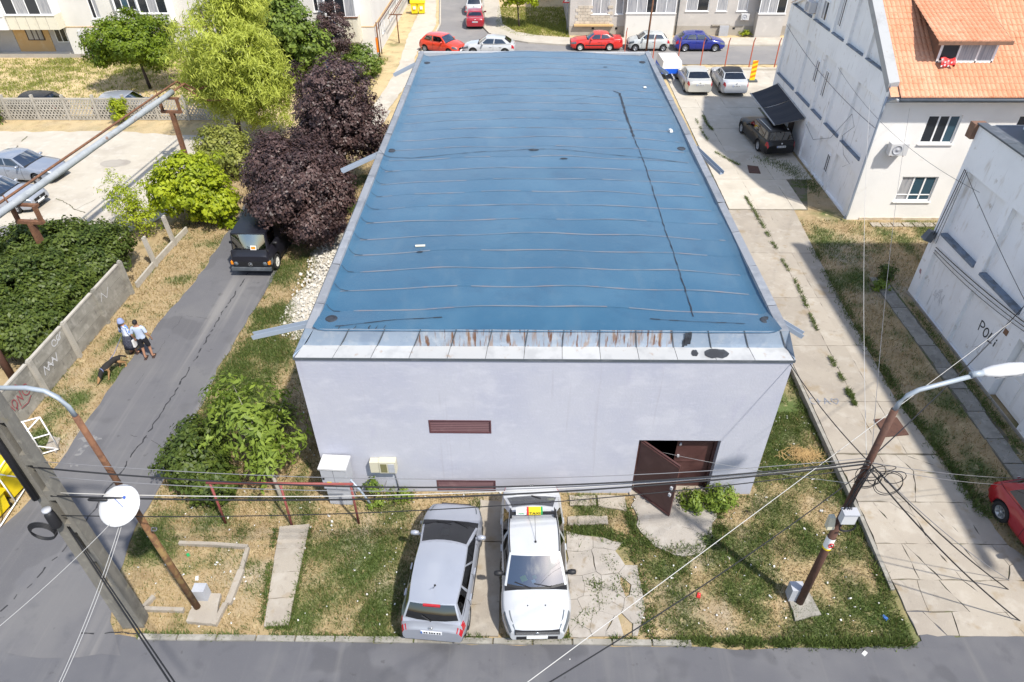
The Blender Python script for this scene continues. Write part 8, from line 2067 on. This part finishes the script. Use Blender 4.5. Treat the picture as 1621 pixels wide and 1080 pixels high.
# ================================================================ PEOPLE AND DOG
M('skin', (.36, .19, .12), .6, kind='obj'); M('hair_black', (.012, .010, .010), .7); M('shirt_blue', (.40, .46, .58), .9, kind='obj', layers=[((.32, .38, .52), 6, .45, .7, .5)])
M('shorts_black', (.012, .012, .016), .9); M('top_pattern', (.62, .64, .70), .9, kind='obj', layers=[((.05, .16, .50), 9, .48, .56, .9), ((.02, .02, .03), 7, .58, .66, .8)]); M('skirt_dark', (.03, .032, .05), .9, kind='obj', layers=[((.16, .17, .2), 40, .55, .62, .7)])
M('hat_blue', (.22, .26, .42), .9); M('sandal', (.05, .03, .025), .8); M('fur_black', (.018, .016, .015), .9); M('fur_tan', (.30, .17, .075), .9); M('leash', (.14, .16, .28), .8)
def skin_body(name, joints, edges, radii, sub=2, root=0):
    me = bpy.data.meshes.new(name); me.from_pydata(joints, edges, [])
    o = bpy.data.objects.new(name, me); C.objects.link(o)
    md = o.modifiers.new('skin', 'SKIN'); md.use_smooth_shade = True
    sv = me.skin_vertices[0].data
    for i, r in enumerate(radii): sv[i].radius = (r, r) if not isinstance(r, tuple) else r
    sv[root].use_root = True
    o.modifiers.new('sub', 'SUBSURF').levels = sub
    dg = bpy.context.evaluated_depsgraph_get()
    m2 = bpy.data.meshes.new_from_object(o.evaluated_get(dg)); bpy.data.objects.remove(o)
    return m2
def garment(me, name, keep, off, mat, parent):
    bm = bmesh.new(); bm.from_mesh(me); bm.normal_update()
    dele = [f for f in bm.faces if not keep(f.calc_center_median())]
    bmesh.ops.delete(bm, geom=dele, context='FACES')
    for v in bm.verts: v.co += v.normal * off
    m2 = bpy.data.meshes.new(name); bm.to_mesh(m2); bm.free()
    m2.materials.clear(); m2.materials.append(MATS[mat])
    for p in m2.polygons: p.use_smooth = True
    return link(name, m2, parent)
def person(label, loc, rz, h=1.75, female=False, pose=0):
    t = thing('person', label, 'person', loc, rz)
    k = h / 1.75; J = {}; w = .88 if female else 1.0
    pts = [('pelvis', (0, 0, .95)), ('waist', (0, .01, 1.08)), ('chest', (0, .01, 1.30)), ('neck0', (0, 0, 1.44)), ('neck', (0, .01, 1.52)), ('head', (0, .02, 1.62)), ('crown', (0, .015, 1.70))]
    for s, n in ((-1, 'r'), (1, 'l')):
        pts += [(n + 'hip', (s * .095, 0, .90)), (n + 'knee', (s * .11, .03 + (.05 if s > 0 else -.02), .50)), (n + 'ank', (s * .12, (.02 if s > 0 else -.06), .085)), (n + 'toe', (s * .14, (.17 if s > 0 else .09), .035)),
                (n + 'sh', (s * .185 * w, 0, 1.41)), (n + 'elb', (s * .27 * w, -.03, 1.13)), (n + 'wr', (s * .29 * w, .08, .90)), (n + 'palm', (s * .285 * w, .11, .82))]
        for q, (dx, dy, dz) in enumerate(((.03, .02, -.075), (.01, .025, -.085), (-.012, .025, -.082), (-.032, .02, -.068), (-.04 * s, .05, -.02))):
            pts += [(n + 'f%d' % q, (s * .285 * w + (dx * .8 if q < 4 else -s * .035), .11 + dy * .8, .82 + dz))]
    ids = {n: i for i, (n, p) in enumerate(pts)}
    ed = [('pelvis', 'waist'), ('waist', 'chest'), ('chest', 'neck0'), ('neck0', 'neck'), ('neck', 'head'), ('head', 'crown')]
    for n in 'rl':
        ed += [('pelvis', n + 'hip'), (n + 'hip', n + 'knee'), (n + 'knee', n + 'ank'), (n + 'ank', n + 'toe'), ('neck0', n + 'sh'), (n + 'sh', n + 'elb'), (n + 'elb', n + 'wr'), (n + 'wr', n + 'palm')] + [(n + 'palm', n + 'f%d' % q) for q in range(5)]
    R_ = dict(pelvis=(.15, .115), waist=(.135 * w, .10), chest=(.155 * w, .11), neck0=(.085, .075), neck=.052, head=(.078, .098), crown=(.06, .075))
    for n in 'rl': R_.update({n + 'hip': .085, n + 'knee': .056, n + 'ank': .036, n + 'toe': .034, n + 'sh': .058 * w, n + 'elb': .040 * w, n + 'wr': .027, n + 'palm': (.036, .018), **{n + 'f%d' % q: .009 for q in range(5)}})
    me = skin_body('body', [tuple(c * k for c in p) for n, p in pts], [(ids[a], ids[b]) for a, b in ed], [tuple(q * k for q in R_[n]) if isinstance(R_[n], tuple) else R_[n] * k for n, p in pts])
    me.materials.clear(); me.materials.append(MATS['skin'])
    body = link('body', me, t)
    arm = lambda p, z0: abs(p.x) > .20 * w * k and p.z < z0 * k
    if not female:
        garment(me, 't_shirt', lambda p: (.88 * k < p.z < 1.48 * k and not arm(p, 1.22)) , .018, 'shirt_blue', t)
        garment(me, 'shorts', lambda p: .56 * k < p.z < .99 * k and abs(p.x) < .21 * k, .024, 'shorts_black', t)
    else:
        garment(me, 'patterned_top', lambda p: (.90 * k < p.z < 1.47 * k and not arm(p, 1.05)), .018, 'top_pattern', t)
        mb = MB(); mb.lathe([(.155 * k, 1.0 * k), (.20 * k, .88 * k), (.25 * k, .62 * k), (.28 * k, .38 * k), (.27 * k, .38 * k), (.19 * k, .86 * k)], 18); mb.build('skirt', 'skirt_dark', t, True)
    for s, yy in ((1, .075), (-1, -.005)):
        mb = MB(); mb.box((s * .13 * k, yy + .02, .012), (.095, .27, .024)); mb.bx(s * .13 * k - .05, s * .13 * k + .05, yy + .06, yy + .09, .024, .09); mb.build('sandal', 'sandal', t, True)
    # hair, ears, face
    mb = MB(); cx, cy, cz = 0, .012 * k, 1.655 * k
    V = []; nu, nv = 14, 8
    for i in range(nv + 1):
        ph = lerp(0, RAD(105), i / nv)
        for j in range(nu):
            th = 2 * PI * j / nu; front = math.sin(th) > .35
            p_ = min(ph, RAD(62)) if front else ph
            V.append((cx + .088 * k * math.sin(p_) * math.cos(th), cy + .108 * k * math.sin(p_) * math.sin(th), cz + .105 * k * math.cos(p_)))
    mb.add(V, [(i * nu + j, i * nu + (j + 1) % nu, (i + 1) * nu + (j + 1) % nu, (i + 1) * nu + j) for i in range(nv) for j in range(nu)], True)
    mb.build('hair', 'hair_black', t, True)
    if female:
        mb = MB(); mb.lathe([(.0, .13), (.06, .125), (.10, .08), (.115, .0), (.135, -.035), (.13, -.04), (.105, -.005)], 16, (0, .0, cz)); mb.build('sun_hat', 'hat_blue', t, True)
        mb = MB(); mb.tube([(0, -.10, cz - .03), (0, -.13, cz - .14), (0, -.12, cz - .28)], [.04, .045, .02], 8); mb.build('hair_tail', 'hair_black', t, True)
    for s in (-1, 1):
        mb = MB(); mb.lathe([(0, -.012), (.02, -.008), (.026, 0), (.018, .01), (0, .012)], 8, (s * .088 * k, .01, 1.615 * k), 'x'); mb.build('ear', 'skin', t, True)
        mb = MB(); mb.lathe([(0, -.006), (.010, 0), (0, .006)], 8, (s * .032, .112 * k, 1.63 * k), 'y'); mb.build('eye', 'ink', t, True)
    mb = MB(); mb.box((0, .122 * k, 1.60 * k), (.024, .03, .045), top=.6); mb.build('nose', 'skin', t, True)
    mb = MB(); mb.box((0, .108 * k, 1.555 * k), (.045, .012, .01)); mb.build('mouth', 'spray_red', t, True)
    return t
pm_ = (-14.132, 19.629, 0); pw = (-14.789, 19.849, 0)
# the man walks away from the camera, a little to the left; the woman beside him turns to him
person('man in a pale blue t-shirt and black shorts walking on the left road', (pm_[0], pm_[1] + .05, .03), RAD(8), 1.78)
person('woman in a patterned blue top, dark skirt and hat beside the man', (pw[0] - .05, pw[1] + .1, .03), RAD(-20), 1.62, True)
o = MB().box((0, 0, 0), (.08, .22, .30), top=.85).build('white_bag', 'paper', loc=(pm_[0] - .38, pm_[1] + .12, .72)); props(o, 'small white bag held between the man and the woman', 'bag')
# dog sniffing in the grass, head down towards the camera
dl = (-15.074, 18.605, 0)
dg_ = thing('dog', 'black and tan dog sniffing the grass at the road edge', 'dog', (dl[0], dl[1] + .25, 0), RAD(-112))
pts = [('hip', (-.30, 0, .52)), ('mid', (-.02, 0, .50)), ('chest', (.26, 0, .50)), ('neck', (.42, 0, .46)), ('poll', (.56, 0, .30)), ('head', (.62, 0, .24)), ('muz', (.72, 0, .13)), ('nose', (.77, 0, .07)), ('tail1', (-.42, 0, .50)), ('tail2', (-.58, .03, .36)), ('tail3', (-.64, .05, .22))]
ed = [('hip', 'mid'), ('mid', 'chest'), ('chest', 'neck'), ('neck', 'poll'), ('poll', 'head'), ('head', 'muz'), ('muz', 'nose'), ('hip', 'tail1'), ('tail1', 'tail2'), ('tail2', 'tail3')]
rad = dict(hip=(.10, .12), mid=(.10, .115), chest=(.115, .15), neck=(.085, .09), poll=.075, head=.072, muz=.042, nose=.026, tail1=.035, tail2=.034, tail3=.016)
for s, n in ((1, 'l'), (-1, 'r')):
    f = .10 * s
    pts += [(n + 'sh', (.27, s * .09, .40)), (n + 'el', (.22 + f * .4, s * .10, .28)), (n + 'wr', (.25 + f, s * .10, .13)), (n + 'fp', (.28 + f, s * .10, .025)), (n + 'ft', (.33 + f, s * .10, .02)),
            (n + 'st', (-.20 - f * .3, s * .10, .36)), (n + 'hk', (-.40 - f * .5, s * .10, .20)), (n + 'hp', (-.37 - f * .5, s * .10, .025)), (n + 'ht', (-.31 - f * .5, s * .10, .02))]
    ed += [('chest', n + 'sh'), (n + 'sh', n + 'el'), (n + 'el', n + 'wr'), (n + 'wr', n + 'fp'), (n + 'fp', n + 'ft'), ('hip', n + 'st'), (n + 'st', n + 'hk'), (n + 'hk', n + 'hp'), (n + 'hp', n + 'ht')]
    rad.update({n + 'sh': .06, n + 'el': .042, n + 'wr': .027, n + 'fp': .03, n + 'ft': .024, n + 'st': .072, n + 'hk': .03, n + 'hp': .028, n + 'ht': .024})
ids = {n: i for i, (n, p) in enumerate(pts)}
me = skin_body('body', [p for n, p in pts], [(ids[a], ids[b]) for a, b in ed], [rad[n] for n, p in pts], 2, 1)
me.materials.clear(); me.materials.append(MATS['fur_black']); me.materials.append(MATS['fur_tan'])
for p in me.polygons:
    c = p.center; p.use_smooth = True
    p.material_index = 1 if (c.z < .33 and c.x < .5) or (c.x > .64) or (abs(c.y) > .09 and c.z < .45) else 0
link('body', me, dg_)
for s in (-1, 1):
    mb = MB(); mb.add([(.54, s * .03, .34), (.57, s * .085, .33), (.53, s * .075, .43), (.55, s * .055, .335)], [(0, 1, 2), (1, 3, 2), (3, 0, 2)]); mb.build('ear', 'fur_black', dg_, True)
    MB().lathe([(0, -.008), (.011, 0), (0, .008)], 6, (.665, s * .045, .235), 'y').build('eye', 'ink', dg_, True)
mb = MB(); mb.lathe([(.092, -.015), (.098, 0), (.092, .015)], 14, (.44, 0, .45), 'x'); mb.build('collar', 'leash', dg_, True)
hd = Vector((pw[0] - .32, pw[1] + .12, .80)); nk = Vector((dl[0] - .12, dl[1] + .02, .50))
o = MB().tube([Vector((0, 0, 0)), (nk - hd) * .5 + Vector((0, 0, -.12)), nk - hd], .012, 5).build('dog_leash', 'leash', loc=hd); props(o, 'blue grey leash between the woman and the dog', 'leash')
# blue tarpaulin caught in the plum tree
rs = np.random.RandomState(2); mb = MB(); n = 16
pth = [Vector(p) for p in ((-10.503, 37.2, 5.765), (-10.223, 37.2, 6.022), (-9.82, 37.2, 5.83), (-9.516, 37.2, 5.636), (-9.193, 37.2, 5.765), (-8.896, 37.2, 5.506))]
V = []
for i, p in enumerate(pth):
    for j in range(5):
        V.append(p - pth[0] + Vector((.05 * math.sin(i * 2 + j), .12 * j, -.16 * j + .06 * math.sin(i * 3 + j * 2))))
mb.add(V, [(i * 5 + j, (i + 1) * 5 + j, (i + 1) * 5 + j + 1, i * 5 + j + 1) for i in range(len(pth) - 1) for j in range(4)], True)
o = mb.build('blue_cloth', 'cloth_blue', loc=pth[0]); props(o, 'crumpled blue cloth hanging above the tall plum tree', 'cloth')
